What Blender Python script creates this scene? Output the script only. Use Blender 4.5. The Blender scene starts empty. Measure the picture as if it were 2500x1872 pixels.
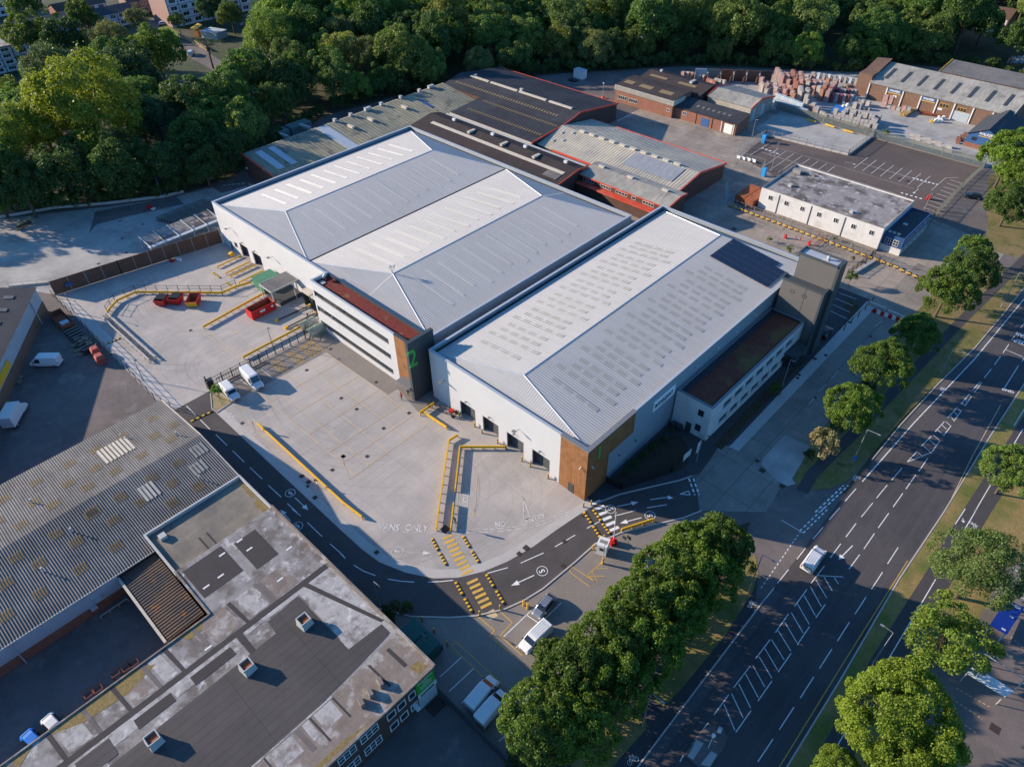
import bpy, math, random
import numpy as np
from mathutils import Vector, Matrix
random.seed(7)
RNG = np.random.default_rng(7)
SC = bpy.context.scene
COL = SC.collection
# ---------------------------------------------------------------- camera and pixel-to-ground helper
FPX = 1728.68943227209
ROT = Matrix([[0.72678782, -0.4511111, 0.51795582], [0.68678742, 0.48839621, -0.53832349], [-0.01012395, 0.7469725, 0.66477785]])
CAMH = 90.0
ORG = [(0, 0), (830, 0), (1660, 0), (0, 620), (830, 620), (1660, 620), (0, 1242), (830, 1242), (1660, 1242)]
def P(t, x, y, z=0.0):
    """survey helper: world point at height z seen at a point of the survey sheets"""
    o = ORG[t - 1]
    px, py = o[0] + x * .38043, o[1] + y * .38043
    d = ROT @ Vector((px - 1250, 936 - py, -FPX))
    s = (z - CAMH) / d.z
    return Vector((d.x * s, d.y * s, z))
def P2(t, x, y, z=0.0):
    v = P(t, x, y, z)
    return (v.x, v.y)
cam = bpy.data.cameras.new("camera")
camo = bpy.data.objects.new("camera", cam)
COL.objects.link(camo)
cam.sensor_width = 36
cam.lens = FPX / 2500 * 36
cam.clip_start = 1
cam.clip_end = 3000
camo.matrix_world = Matrix.Translation((0, 0, CAMH)) @ ROT.to_4x4()
SC.camera = camo
# ---------------------------------------------------------------- light
SUN_EL, SUN_AZ = math.radians(18.3), math.radians(27.5)   # shadows fall towards SUN_AZ (from +x, anticlockwise)
w = bpy.data.worlds.new("World")
SC.world = w
w.use_nodes = True
nt = w.node_tree
bg = nt.nodes["Background"]
sky = nt.nodes.new("ShaderNodeTexSky")
sky.sky_type = 'NISHITA'
sky.sun_disc = False
sky.sun_elevation = SUN_EL
# direction TO the sun, azimuth measured from +Y clockwise
tx, ty = -math.cos(SUN_AZ), -math.sin(SUN_AZ)
sky.sun_rotation = math.atan2(tx, ty)
sky.air_density = 1.0
sky.dust_density = 0.6
sky.ozone_density = 2.0
tint = nt.nodes.new("ShaderNodeMix")
tint.data_type = 'RGBA'
tint.blend_type = 'MULTIPLY'
tint.inputs[0].default_value = 1.0
tint.inputs[7].default_value = (.37, .71, 1.03, 1)
nt.links.new(sky.outputs[0], tint.inputs[6])
nt.links.new(tint.outputs[2], bg.inputs[0])
bg.inputs[1].default_value = 0.128
sl = bpy.data.lights.new("sun", 'SUN')
sl.energy = 5.0
sl.angle = math.radians(0.55)
sl.color = (1.0, 0.82, 0.645)
so = bpy.data.objects.new("sun", sl)
COL.objects.link(so)
to_sun = Vector((tx * math.cos(SUN_EL), ty * math.cos(SUN_EL), math.sin(SUN_EL)))
so.rotation_euler = to_sun.to_track_quat('Z', 'Y').to_euler()
so.location = (0, 0, 200)
SC.view_settings.view_transform = 'Standard'
SC.view_settings.look = 'None'
SC.view_settings.exposure = 0.95
SC.render.engine = 'CYCLES'
SC.cycles.max_bounces = 6
SC.cycles.diffuse_bounces = 3
SC.cycles.transparent_max_bounces = 8
SC.cycles.use_denoising = True
# ---------------------------------------------------------------- materials
MATS = {}
def mat(name, c, rough=.85, noise=(), c2=None, brick=None, bump=None, wave=None, metal=0.0, spec=.3, trans=0, objcol=False, alpha=None, streak=None, grad=None):
    """noise: list of (scale, amount); c2: (colour, scale, lo, hi) patches; brick: (w, h, mortar size, mortar mul, tint amount);
    streak: (sx, sy, amount) stretched noise"""
    if name in MATS:
        return MATS[name]
    m = bpy.data.materials.new(name)
    MATS[name] = m
    m.use_nodes = True
    t = m.node_tree
    N, Lk = t.nodes, t.links.new
    b = N["Principled BSDF"]
    b.inputs["Roughness"].default_value = rough
    b.inputs["Metallic"].default_value = metal
    b.inputs["Specular IOR Level"].default_value = spec
    tc = N.new("ShaderNodeTexCoord").outputs["Object"]
    rgb = N.new("ShaderNodeRGB")
    rgb.outputs[0].default_value = (*c, 1)
    cur = rgb.outputs[0]
    if objcol:
        oi = N.new("ShaderNodeObjectInfo")
        cur = oi.outputs["Color"]
    def mix(kind, fac, a, bb):
        x = N.new("ShaderNodeMix")
        x.data_type = 'RGBA'
        x.blend_type = kind
        for sock, val in ((x.inputs[0], fac), (x.inputs[6], a), (x.inputs[7], bb)):
            if isinstance(val, (int, float)):
                sock.default_value = val
            elif isinstance(val, tuple):
                sock.default_value = (*val, 1)
            else:
                Lk(val, sock)
        return x.outputs[2]
    def ramp(val, lo, hi, a=0.0, bb=1.0):
        r = N.new("ShaderNodeMapRange")
        r.inputs[1].default_value, r.inputs[2].default_value = lo, hi
        r.inputs[3].default_value, r.inputs[4].default_value = a, bb
        Lk(val, r.inputs[0])
        return r.outputs[0]
    def noi(scale, vec=None, det=4, rgh=.6):
        n = N.new("ShaderNodeTexNoise")
        n.inputs["Scale"].default_value = scale
        n.inputs["Detail"].default_value = det
        n.inputs["Roughness"].default_value = rgh
        Lk(vec or tc, n.inputs["Vector"])
        return n.outputs["Fac"]
    if c2:
        for (col, s, lo, hi) in (c2 if isinstance(c2, list) else [c2]):
            cur = mix('MIX', ramp(noi(s), lo, hi), cur, col)
    if brick:
        bt = N.new("ShaderNodeTexBrick")
        bt.offset = 0.0 if len(brick) > 5 else 0.5
        bt.inputs["Scale"].default_value = 1
        bt.inputs["Brick Width"].default_value = brick[0]
        bt.inputs["Row Height"].default_value = brick[1]
        bt.inputs["Mortar Size"].default_value = brick[2]
        bt.inputs["Mortar Smooth"].default_value = 0.1
        bt.inputs["Color1"].default_value = (1, 1, 1, 1)
        k = 1 - brick[4]
        bt.inputs["Color2"].default_value = (k, k, k, 1)
        bt.inputs["Mortar"].default_value = (brick[3],) * 3 + (1,)
        Lk(tc, bt.inputs["Vector"])
        if len(brick) > 6:       # vertical walls: use z
            sx = N.new("ShaderNodeSeparateXYZ"); cx = N.new("ShaderNodeCombineXYZ")
            ad = N.new("ShaderNodeMath"); ad.operation = 'ADD'
            Lk(tc, sx.inputs[0]); Lk(sx.outputs[0], ad.inputs[0]); Lk(sx.outputs[1], ad.inputs[1])
            Lk(ad.outputs[0], cx.inputs[0]); Lk(sx.outputs[2], cx.inputs[1]); Lk(cx.outputs[0], bt.inputs["Vector"])
        cur = mix('MULTIPLY', 1.0, cur, bt.outputs["Color"])
    if streak:
        mp = N.new("ShaderNodeMapping")
        mp.inputs["Scale"].default_value = (streak[0], streak[1], streak[0] if len(streak) < 4 else streak[3])
        Lk(tc, mp.inputs[0])
        cur = mix('MULTIPLY', 1.0, cur, mix('MIX', ramp(noi(1, mp.outputs[0], 5), .3, .7), (1 - streak[2],) * 3, (1 + streak[2] * .6,) * 3))
    for s, a in noise:
        f = ramp(noi(s), .25, .75)
        cur = mix('MULTIPLY', 1.0, cur, mix('MIX', f, (1 - a,) * 3, (1 + a,) * 3))
    Lk(cur, b.inputs["Base Color"])
    if bump or wave:
        bp = N.new("ShaderNodeBump")
        if wave:
            wv = N.new("ShaderNodeTexWave")
            wv.bands_direction = wave[0]
            wv.wave_profile = 'TRI'
            wv.inputs["Scale"].default_value = wave[1]
            wv.inputs["Distortion"].default_value = 0
            Lk(tc, wv.inputs["Vector"])
            Lk(wv.outputs["Fac"], bp.inputs["Height"])
            bp.inputs["Strength"].default_value = wave[2]
            bp.inputs["Distance"].default_value = .1
        else:
            Lk(noi(bump[0], det=6), bp.inputs["Height"])
            bp.inputs["Strength"].default_value = bump[1]
            bp.inputs["Distance"].default_value = bump[2] if len(bump) > 2 else .1
        Lk(bp.outputs[0], b.inputs["Normal"])
    if trans:
        tr = N.new("ShaderNodeBsdfTranslucent")
        Lk(mix('MULTIPLY', 1.0, cur, (1.15, 1.25, .5)), tr.inputs[0])
        ms = N.new("ShaderNodeMixShader")
        ms.inputs[0].default_value = trans
        Lk(b.outputs[0], ms.inputs[1]); Lk(tr.outputs[0], ms.inputs[2])
        Lk(ms.outputs[0], N["Material Output"].inputs[0])
    if alpha is not None:
        b.inputs["Alpha"].default_value = alpha
    return m
# grounds
m_earth = mat('ground_mix', (.075, .07, .045), c2=[((.04, .055, .018), .06, .4, .6)], noise=[(.5, .3), (4, .25)], bump=(3, .5))
m_conc = mat('yard_concrete', (.40, .365, .33), .9, c2=[((.33, .31, .285), .05, .42, .62), ((.44, .40, .36), .13, .5, .7)], brick=(6.0, 4.5, .025, .72, .05, 1), streak=(.9, .08, .07), noise=[(.35, .06), (3, .06), (14, .05)])
m_conc2 = mat('kerb_concrete', (.42, .40, .37), .9, noise=[(.4, .08), (5, .08)])
m_oldconc = mat('old_concrete', (.30, .255, .21), .92, c2=[((.22, .19, .16), .08, .45, .62), ((.36, .31, .26), .2, .52, .7)], brick=(4.6, 4.6, .05, .55, .08, 1), streak=(.1, .8, .10), noise=[(.5, .12), (4, .1), (16, .08)])
m_service = mat('service_concrete', (.25, .225, .195), .92, c2=[((.20, .18, .155), .1, .45, .62)], brick=(4.4, 7.0, .06, .5, .10, 1), streak=(1.0, .12, .10), noise=[(.5, .12), (4, .1)])
m_paleconc = mat('pale_concrete', (.36, .35, .325), .9, c2=[((.26, .25, .235), .12, .45, .65)], streak=(.8, .12, .10), noise=[(.4, .1), (5, .1)])
m_asph = mat('site_asphalt', (.078, .070, .068), .9, c2=[((.062, .057, .056), .12, .45, .6)], noise=[(.5, .08), (18, .12)])
m_road = mat('main_road_asphalt', (.078, .071, .074), .88, c2=[((.060, .055, .058), .07, .42, .6)], streak=(1.1, .03, .14), noise=[(.8, .08), (18, .12)])
m_tar = mat('old_asphalt', (.15, .128, .12), .92, c2=[((.11, .098, .092), .09, .42, .62), ((.185, .165, .15), .22, .58, .7)], noise=[(.6, .12), (4, .1), (18, .1)])
m_lot = mat('car_park_asphalt', (.115, .09, .08), .92, c2=[((.09, .073, .066), .06, .42, .6)], noise=[(.6, .08), (18, .1)])
m_path = mat('path_asphalt', (.06, .056, .058), .92, noise=[(.5, .12), (16, .12)])
m_block = mat('block_paving', (.23, .205, .18), .92, brick=(.4, .2, .02, .72, .10), noise=[(.3, .1), (3, .08)])
m_grass = mat('verge_grass', (.125, .125, .034), .95, c2=[((.20, .15, .065), .16, .36, .58), ((.06, .085, .018), .3, .55, .7)], noise=[(1.5, .25), (9, .35)], bump=(7, .7))
m_dry = mat('dry_grass', (.25, .18, .07), .95, c2=[((.11, .13, .03), .15, .42, .62)], noise=[(1.2, .25), (9, .3)], bump=(6, .6))
m_soil = mat('planting_soil', (.06, .042, .028), .95, c2=[((.035, .05, .015), .3, .5, .62)], noise=[(2, .3), (9, .35)], bump=(6, .7))
m_forest = mat('woodland_floor', (.03, .035, .014), .95, noise=[(.5, .3), (4, .3)])
m_white = mat('white_paint', (.72, .72, .70), .7, c2=[((.42, .40, .38), 1.3, .55, .75)], noise=[(7, .12)])
m_worn = mat('worn_white_paint', (.60, .575, .54), .8, c2=[((.46, .425, .39), .9, .42, .58)], noise=[(7, .12)])
m_yel = mat('yellow_paint', (.62, .37, .05), .7, c2=[((.42, .30, .13), 1.1, .5, .7)], noise=[(7, .12)])
m_wornyel = mat('worn_yellow_paint', (.60, .43, .19), .8, c2=[((.44, .39, .33), .7, .44, .62)], noise=[(7, .1)])
m_iron = mat('drain_iron', (.05, .035, .03), .7, noise=[(8, .2)])
# ---------------------------------------------------------------- mesh builder
WO = {}
class MB:
    def __init__(s):
        s.v, s.f, s.m = [], [], []
    def face(s, pts, mi=0):
        n = len(s.v)
        s.v += [tuple(p) for p in pts]
        s.f.append(tuple(range(n, n + len(pts))))
        s.m.append(mi)
    def box(s, x0, y0, z0, x1, y1, z1, mi=0, top=None):
        n = len(s.v)
        s.v += [(x0, y0, z0), (x1, y0, z0), (x1, y1, z0), (x0, y1, z0), (x0, y0, z1), (x1, y0, z1), (x1, y1, z1), (x0, y1, z1)]
        for k, q in enumerate(((3, 2, 1, 0), (4, 5, 6, 7), (0, 1, 5, 4), (1, 2, 6, 5), (2, 3, 7, 6), (3, 0, 4, 7))):
            s.f.append(tuple(n + i for i in q))
            s.m.append(top if (k == 1 and top is not None) else mi)
    def obox(s, cx, cy, z0, lx, ly, h, a=0.0, mi=0, taper=0.0):
        ca, sa = math.cos(a), math.sin(a)
        n = len(s.v)
        for zz, k in ((z0, 1.0), (z0 + h, 1.0 - taper)):
            for ux, uy in ((-.5, -.5), (.5, -.5), (.5, .5), (-.5, .5)):
                X, Y = ux * lx * k, uy * ly * k
                s.v.append((cx + X * ca - Y * sa, cy + X * sa + Y * ca, zz))
        for q in ((3, 2, 1, 0), (4, 5, 6, 7), (0, 1, 5, 4), (1, 2, 6, 5), (2, 3, 7, 6), (3, 0, 4, 7)):
            s.f.append(tuple(n + i for i in q))
            s.m.append(mi)
    def prism(s, poly, z0, z1, mi=0, topmi=None):
        n = len(poly)
        k = len(s.v)
        s.v += [(p[0], p[1], z0) for p in poly] + [(p[0], p[1], z1) for p in poly]
        ar = sum(poly[i][0] * poly[(i + 1) % n][1] - poly[(i + 1) % n][0] * poly[i][1] for i in range(n))
        top = tuple(range(k + n, k + 2 * n))
        s.f.append(top if ar > 0 else top[::-1])
        s.m.append(mi if topmi is None else topmi)
        for i in range(n):
            j = (i + 1) % n
            q = (k + i, k + j, k + n + j, k + n + i)
            s.f.append(q if ar > 0 else q[::-1])
            s.m.append(mi)
    def tube(s, p, q, r, n=6, mi=0, r2=None, cap=True):
        p, q = Vector(p), Vector(q)
        d = (q - p)
        if d.length < 1e-6:
            return
        d.normalize()
        u = d.cross(Vector((0, 0, 1)) if abs(d.z) < .9 else Vector((1, 0, 0))).normalized()
        w_ = d.cross(u)
        k = len(s.v)
        r2 = r if r2 is None else r2
        for c, rr in ((p, r), (q, r2)):
            for i in range(n):
                a = 2 * math.pi * i / n
                s.v.append(tuple(c + (u * math.cos(a) + w_ * math.sin(a)) * rr))
        for i in range(n):
            j = (i + 1) % n
            s.f.append((k + i, k + j, k + n + j, k + n + i)); s.m.append(mi)
        if cap:
            s.f.append(tuple(range(k + n - 1, k - 1, -1))); s.m.append(mi)
            s.f.append(tuple(range(k + n, k + 2 * n))); s.m.append(mi)
    def beam(s, p, q, w_, h, mi=0):
        """flat bar of width w_ (horizontal) and height h, p/q at its bottom centre line"""
        p, q = Vector(p), Vector(q)
        d = (q - p); L = math.hypot(d.x, d.y)
        if L < 1e-6:
            return
        nx, ny = -d.y / L * w_ / 2, d.x / L * w_ / 2
        k = len(s.v)
        for c in (p, q):
            s.v += [(c.x - nx, c.y - ny, c.z), (c.x + nx, c.y + ny, c.z), (c.x + nx, c.y + ny, c.z + h), (c.x - nx, c.y - ny, c.z + h)]
        for f in ((0, 1, 2, 3), (7, 6, 5, 4), (0, 4, 5, 1), (1, 5, 6, 2), (2, 6, 7, 3), (3, 7, 4, 0)):
            s.f.append(tuple(k + i for i in f)); s.m.append(mi)
    def ribs(s, poly, ax, pitch, w_, h, mi=0, off=0.0):
        """raised ribs running along axis ax (0=x, 1=y) over a planar convex polygon"""
        ot = 1 - ax
        lo, hi = min(p[ot] for p in poly), max(p[ot] for p in poly)
        c = lo + pitch / 2 + off
        n = len(poly)
        nr = (Vector(poly[1]) - Vector(poly[0])).cross(Vector(poly[2]) - Vector(poly[0]))
        def pz(x, y):
            return poly[0][2] - (nr.x * (x - poly[0][0]) + nr.y * (y - poly[0][1])) / nr.z
        while c < hi:
            xs = []
            for i in range(n):
                a, b = poly[i], poly[(i + 1) % n]
                if (a[ot] - c) * (b[ot] - c) < 0:
                    t = (c - a[ot]) / (b[ot] - a[ot])
                    xs.append(a[ax] + (b[ax] - a[ax]) * t)
            if len(xs) >= 2 and abs(xs[0] - xs[1]) > .05:
                a, b = min(xs), max(xs)
                k = len(s.v)
                for e in (a, b):
                    for o_, up in ((-w_ / 2, 0), (0, h), (w_ / 2, 0)):
                        X = (e, c + o_) if ax == 0 else (c + o_, e)
                        s.v.append((X[0], X[1], pz(*X) + up + .002))
                s.f += [(k, k + 3, k + 4, k + 1), (k + 1, k + 4, k + 5, k + 2)]
                s.m += [mi, mi]
            c += pitch
    def build(s, name, mats, parent=None, smooth=False):
        me = bpy.data.meshes.new(name)
        v = s.v
        off = WO.get(parent.name) if parent is not None else None
        if off:
            v = [(a - off[0], b - off[1], c - off[2]) for a, b, c in v]
        me.from_pydata(v, [], s.f)
        if not isinstance(mats, (list, tuple)):
            mats = [mats]
        for m_ in mats:
            me.materials.append(m_)
        if len(mats) > 1:
            me.polygons.foreach_set("material_index", s.m)
        if smooth:
            me.polygons.foreach_set("use_smooth", [True] * len(me.polygons))
        me.update()
        o = bpy.data.objects.new(name, me)
        COL.objects.link(o)
        if parent is not None:
            o.parent = parent
            if off:
                WO[o.name] = off
        return o
def tag(o, label=None, cat=None, group=None, kind=None):
    if label: o['label'] = label
    if cat: o['category'] = cat
    if group: o['group'] = group
    if kind: o['kind'] = kind
    return o
def thing(name, label, cat, loc=None, group=None):
    """Empty at the base of a thing. With loc: parts are given in world coordinates; without: built round the origin to be placed"""
    o = bpy.data.objects.new(name, None)
    o.empty_display_size = .5
    COL.objects.link(o)
    if loc is not None:
        o.location = loc
        WO[o.name] = tuple(loc)
    return tag(o, label, cat, group)
def dup(root, loc, rz=0.0, label=None, group=None, sc=None, color=None):
    r = root.copy(); COL.objects.link(r)
    r.location = loc; r.rotation_euler = (0, 0, rz)
    if sc: r.scale = sc if isinstance(sc, tuple) else (sc,) * 3
    if label: r['label'] = label
    if group: r['group'] = group
    for ch in list(root.children):
        c = ch.copy(); COL.objects.link(c); c.parent = r
        if color: c.color = color
        for g in ch.children:
            d = g.copy(); COL.objects.link(d); d.parent = c
    return r
def struct(name, mb, mats):
    return tag(mb.build(name, mats), kind='structure')
from mathutils.geometry import tessellate_polygon
def sheet(name, pts, z, m):
    mb = MB()
    pl = [Vector((p[0], p[1], 0)) for p in pts]
    mb.v = [(p.x, p.y, z) for p in pl]
    for t in tessellate_polygon([pl]):
        a, b, c = (mb.v[i] for i in t)
        ar = (b[0] - a[0]) * (c[1] - a[1]) - (c[0] - a[0]) * (b[1] - a[1])
        mb.f.append(tuple(t) if ar > 0 else tuple(t)[::-1]); mb.m.append(0)
    return struct(name, mb, m)
def text_mesh(txt, size, loc, rot, thick=.02, offset=.0, sx=1.0):
    """returns (verts, faces) of a line of lettering"""
    cu = bpy.data.curves.new("t", 'FONT')
    cu.body = txt; cu.size = size; cu.extrude = thick; cu.offset = offset
    cu.align_x = 'CENTER'; cu.align_y = 'CENTER'
    cu.resolution_u = 3
    o = bpy.data.objects.new("t", cu)
    COL.objects.link(o)
    dg = bpy.context.evaluated_depsgraph_get()
    me = bpy.data.meshes.new_from_object(o.evaluated_get(dg))
    M_ = Matrix.Translation(loc) @ rot.to_4x4() @ Matrix.Diagonal((sx, 1, 1, 1))
    vs = [tuple(M_ @ v.co) for v in me.vertices]
    fs = [tuple(p.vertices) for p in me.polygons]
    bpy.data.objects.remove(o); bpy.data.curves.remove(cu); bpy.data.meshes.remove(me)
    return vs, fs
def add_text(mb, txt, size, loc, rot, thick=.02, offset=0.0, sx=1.0, mi=0):
    vs, fs = text_mesh(txt, size, loc, rot, thick, offset, sx)
    k = len(mb.v)
    mb.v += vs; mb.f += [tuple(k + i for i in f) for f in fs]; mb.m += [mi] * len(fs)
def basis(right, up):
    r, u = Vector(right).normalized(), Vector(up).normalized()
    return Matrix((r, u, r.cross(u))).transposed()
# ================================================================ SETTING: ground sheets
def PP(t, *xy):
    return [P2(t, *q) for q in xy]
sheet('ground', [(-1300, -600), (900, -600), (900, 1700), (-1300, 1700)], -.04, m_earth)
TREELINE = [(-216, 28), (-193, 63), (-189, 79), (-196, 100), (-209, 128), (-205, 152), (-190, 180), (-181, 207), (-147, 250), (-120, 270), (-94, 285), (-88, 304), (-66, 318), (-22, 318)]
sheet('estate_ground', [(-12.5, -90), (-12.5, 170), (-10, 200), (-9, 260), (-12, 318)] + TREELINE[::-1][1:] + [(-230, -90)], -.03, m_tar)
sheet('estate_yard_ground', [(-134, 132), (-16, 132), (-16, 262), (-72, 262), (-72, 232), (-120, 240), (-134, 204)], -.022, m_oldconc)
sheet('estate_road_ground', [(-36, 192), (-14, 188), (-14, 300), (-36, 300)], -.018, m_tar)
sheet('merchant_yard_ground', [(-120, 232.5), (-34, 232.5), (-30, 262), (-60, 292), (-90, 292), (-118, 268), (-140, 250)], -.016, m_paleconc)
sheet('car_park_ground', [(-89.6, 192), (-91.5, 211), (-66.6, 214), (-66.8, 231.4), (-35.1, 231.4), (-35.3, 190), (-36, 184), (-70, 184), (-78, 188)], -.012, m_lot)
sheet('yard_slab', [(-91.5, 211.4), (-66.9, 214.3), (-67.0, 231.4), (-98, 232.6), (-97, 214)], -.010, m_paleconc)
# west yard beyond the timber fence
sheet('west_yard_ground', [(-182, 14), (-170, 23), (-166.2, 25), (-158.4, 62), (-158.6, 86), (-172, 86), (-187, 84), (-191.5, 64), (-203, 45), (-214, 28), (-222, 8)], -.012, m_paleconc)
sheet('west_yard_patch', PP(1, (570, 1500), (610, 1360), (1130, 1260), (1180, 1310), (820, 1390), (620, 1440)), -.006, m_tar)
sheet('old_patch_behind', PP(1, (1330, 1180), (1570, 1130), (1600, 1190), (1420, 1240)), -.004, m_tar)
# the main yard
yin = [(-104.4, 30.1), (-90, 30.0), (-66.4, 29.9), (-61, 29.95), (-57.2, 30.3), (-52.9, 31.8), (-49.1, 34.0), (-46.6, 36.5), (-44.6, 39.8), (-43.2, 43.5), (-42.2, 48), (-41.6, 53), (-41.0, 57), (-40.4, 60.2)]
sheet('yard_ground', [(-166.0, 24.6), (-115.2, 24.1), (-110.9, 25.6), (-110.9, 32.9), (-104.7, 30.3)] + yin[1:] + [(-42.4, 61.2), (-78, 61.2), (-80, 63.4), (-159.2, 63.4)], -.004, m_conc)
def offset(path, d):
    out = []
    for i, p in enumerate(path):
        a, b = path[max(i - 1, 0)], path[min(i + 1, len(path) - 1)]
        t = Vector((b[0] - a[0], b[1] - a[1])).normalized()
        out.append((p[0] - t.y * d, p[1] + t.x * d))
    return out
def strip(name, path, d0, d1, z, m, h=None):
    a, b = offset(path, d0), offset(path, d1)
    mb = MB()
    for i in range(len(path) - 1):
        q = [a[i], a[i + 1], b[i + 1], b[i]]
        if h:
            mb.prism(q, z, z + h)
        else:
            s_ = sum(q[k][0] * q[(k + 1) % 4][1] - q[(k + 1) % 4][0] * q[k][1] for k in range(4))
            if s_ < 0: q = q[::-1]
            mb.face([(p[0], p[1], z) for p in q])
    return struct(name, mb, m)
strip('yard_edge_strip', yin, 0, 1.5, .001, m_conc2)
sheet('fence_bed', [(-115.4, 24.1), (-110.9, 25.5), (-110.9, 27.0), (-160, 26.6), (-164, 24.8)], .002, m_conc2)
# access road
sheet('access_road', [(-110.9, 22.9), (-55.2, 22.9), (-52, 25.0), (-46.9, 27.8), (-42.9, 31.3), (-40.4, 34.0), (-38.2, 37.4), (-37.1, 40.4), (-36.4, 43.6), (-35.9, 50.1), (-35.7, 54.9), (-34.1, 59.1), (-31.4, 63.6), (-28.6, 68.2), (-27.3, 71.3), (-31.4, 76), (-32.3, 76.3), (-33.1, 74.2), (-35.7, 69.9), (-38.5, 65.2), (-40.0, 62.4), (-40.3, 60.2)] + yin[::-1][1:-1] + [(-104.4, 30.0), (-110.9, 33.0)], -.008, m_asph)
krb = [(-55.2, 23.2), (-52, 25.0), (-46.9, 27.8), (-42.9, 31.3), (-40.4, 34.0), (-38.2, 37.4), (-37.1, 40.4), (-36.4, 43.6), (-35.9, 50.1), (-35.7, 54.9), (-34.1, 59.1), (-31.4, 63.6), (-28.6, 68.2), (-27.3, 71.3)]
strip('access_kerb', krb, -.22, 0, -.02, m_conc2, .12)
sheet('parking_paving', [(p[0] + .18, p[1] - .1) for p in krb[1:-1]] + [(-25, 66), (-23.0, 55), (-23.2, 23.0), (-52.2, 23.0)], .004, m_block)
sheet('planting_bed', [(-54.6, 23.4), (-51.9, 25.0), (-49.3, 26.2), (-47.6, 25.6), (-47.2, 23.2)], .008, m_soil)
sheet('hedge_bed', [(-25.2, -20), (-18.6, -20), (-18.2, 66), (-20.5, 74.5), (-24.6, 66.5), (-23.4, 55), (-23.4, 31)], .010, m_soil)
sheet('brick_office_yard', [(-36.2, -60), (-24.3, -60), (-23.6, 22.9), (-36.2, 22.9)], -.006, m_tar)
sheet('dark_path_apron', [(-20.4, -60), (-12.1, -60), (-12.1, 72), (-19.4, 72.5), (-20.2, 66)], -.005, m_path)
sheet('entry_paving', [(-111.4, 34.6), (-109.6, 34.0), (-104.9, 35.8), (-104.4, 46.5), (-104.2, 54.2), (-85.1, 54.7), (-85, 57.0), (-76.8, 55.4), (-76.6, 60), (-80.6, 62.4), (-85, 62.4), (-116, 62.4), (-115.9, 60.6), (-110.9, 58)], .003, m_block)
sheet('footway_by_warehouse', [(-42.2, 60.8), (-40.4, 61.0), (-38.8, 65.0), (-35.9, 69.9), (-33.3, 74.2), (-32.5, 76.4), (-31.6, 78), (-32.6, 85.2), (-31.0, 87), (-31.7, 120), (-31.5, 146), (-42, 146), (-42.1, 84)], .001, m_path)
strip('footway_kerb', [(-40.4, 61.0), (-38.8, 65.0), (-35.9, 69.9), (-33.3, 74.2), (-32.3, 76.4)], -.15, .05, -.02, m_conc2, .11)
sheet('garden_soil', [(-41.6, 65.5), (-41.6, 79.5), (-38.8, 83.2), (-35.6, 80.8), (-34.0, 77.2), (-36.2, 72.4), (-39.8, 66.3)], .007, m_soil)
sheet('planting_strip', [(-33.4, 85), (-31.8, 84.8), (-32.3, 118.8), (-33.9, 106)], .007, m_soil)
sheet('corner_bed', [(-31.9, 131.2), (-32.2, 136.5), (-35.2, 141), (-34.9, 143), (-30.8, 141.2), (-30.8, 131.2)], .007, m_soil)
sheet('staff_bays', [(-36.4, 120.2), (-32.2, 120.2), (-31.9, 131), (-36, 138), (-41.5, 138), (-41.5, 124)], .005, m_asph)
sheet('service_road', [(-29.6, 86.9), (-26.3, 86.3), (-25.4, 87.4), (-25.6, 95.5), (-21.0, 95.9), (-21.6, 105), (-22.1, 119), (-22.6, 141.3), (-22.2, 150), (-21.5, 168), (-29.5, 168)], -.006, m_service)
sheet('service_edge', [(-31.2, 86.4), (-29.5, 86.6), (-29.5, 144), (-31.8, 145)], .012, m_conc2)
sheet('junction_slab', [(-31.5, 76.2), (-32.0, 82), (-32.5, 85.1), (-31.2, 87.0), (-29.5, 87.2), (-26.3, 86.5), (-25.4, 87.2), (-23.7, 85.9), (-20.4, 84.5), (-20.0, 81), (-19.7, 77.9), (-23, 74.9), (-27.5, 71.1)], .002, m_service)
sheet('new_slab', [(-25.6, 95.5), (-21.0, 95.9), (-20.3, 91), (-19.9, 87.1), (-18.7, 86.9), (-19.7, 85.1), (-21.5, 84.9), (-23.7, 85.9), (-25.2, 86.6), (-25.6, 87.8)], .008, m_paleconc)
sheet('junction_asphalt', [(-27.4, 71.0), (-19.7, 77.9), (-20.2, 84.4), (-19.0, 86.0), (-16.3, 87.1), (-12.0, 90), (-12.0, 60), (-14.4, 66), (-18.2, 69.5), (-20.4, 74.4), (-24.8, 66.8)], .005, m_tar)
# grass and path between the service road and the main road
GA = [(-18.5, -40), (-14.6, -40), (-14.3, 33), (-14.0, 37.5), (-14.7, 38.8), (-17.6, 37.0), (-18.0, 28.4)]
GB = [(-16.6, 42.3), (-15.2, 41.2), (-14.0, 41.3), (-13.6, 45.4), (-13.4, 55.5), (-14.0, 63.4), (-14.9, 67), (-16.9, 69.6), (-17.9, 67), (-18.2, 61.5), (-17.4, 50.2)]
GC = [(-19.6, 86.9), (-18.3, 86.2), (-16.4, 86.9), (-14.2, 89.6), (-12.9, 93.2), (-12.4, 105), (-11.9, 116.9), (-10.6, 130), (-9.3, 143.9), (-8.6, 160), (-8.3, 174), (-10.5, 178.6), (-17.8, 181), (-21.5, 181), (-22.4, 150), (-22.6, 141), (-22.1, 119), (-21.2, 103), (-20.8, 95.8), (-20.1, 90)]
GD = [(-23.4, 199), (-20.9, 188.3), (-18.2, 185.6), (-12.2, 186.3), (-10.2, 190), (-9.5, 240), (-14, 300), (-24, 300), (-32, 228), (-28, 212)]
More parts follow.
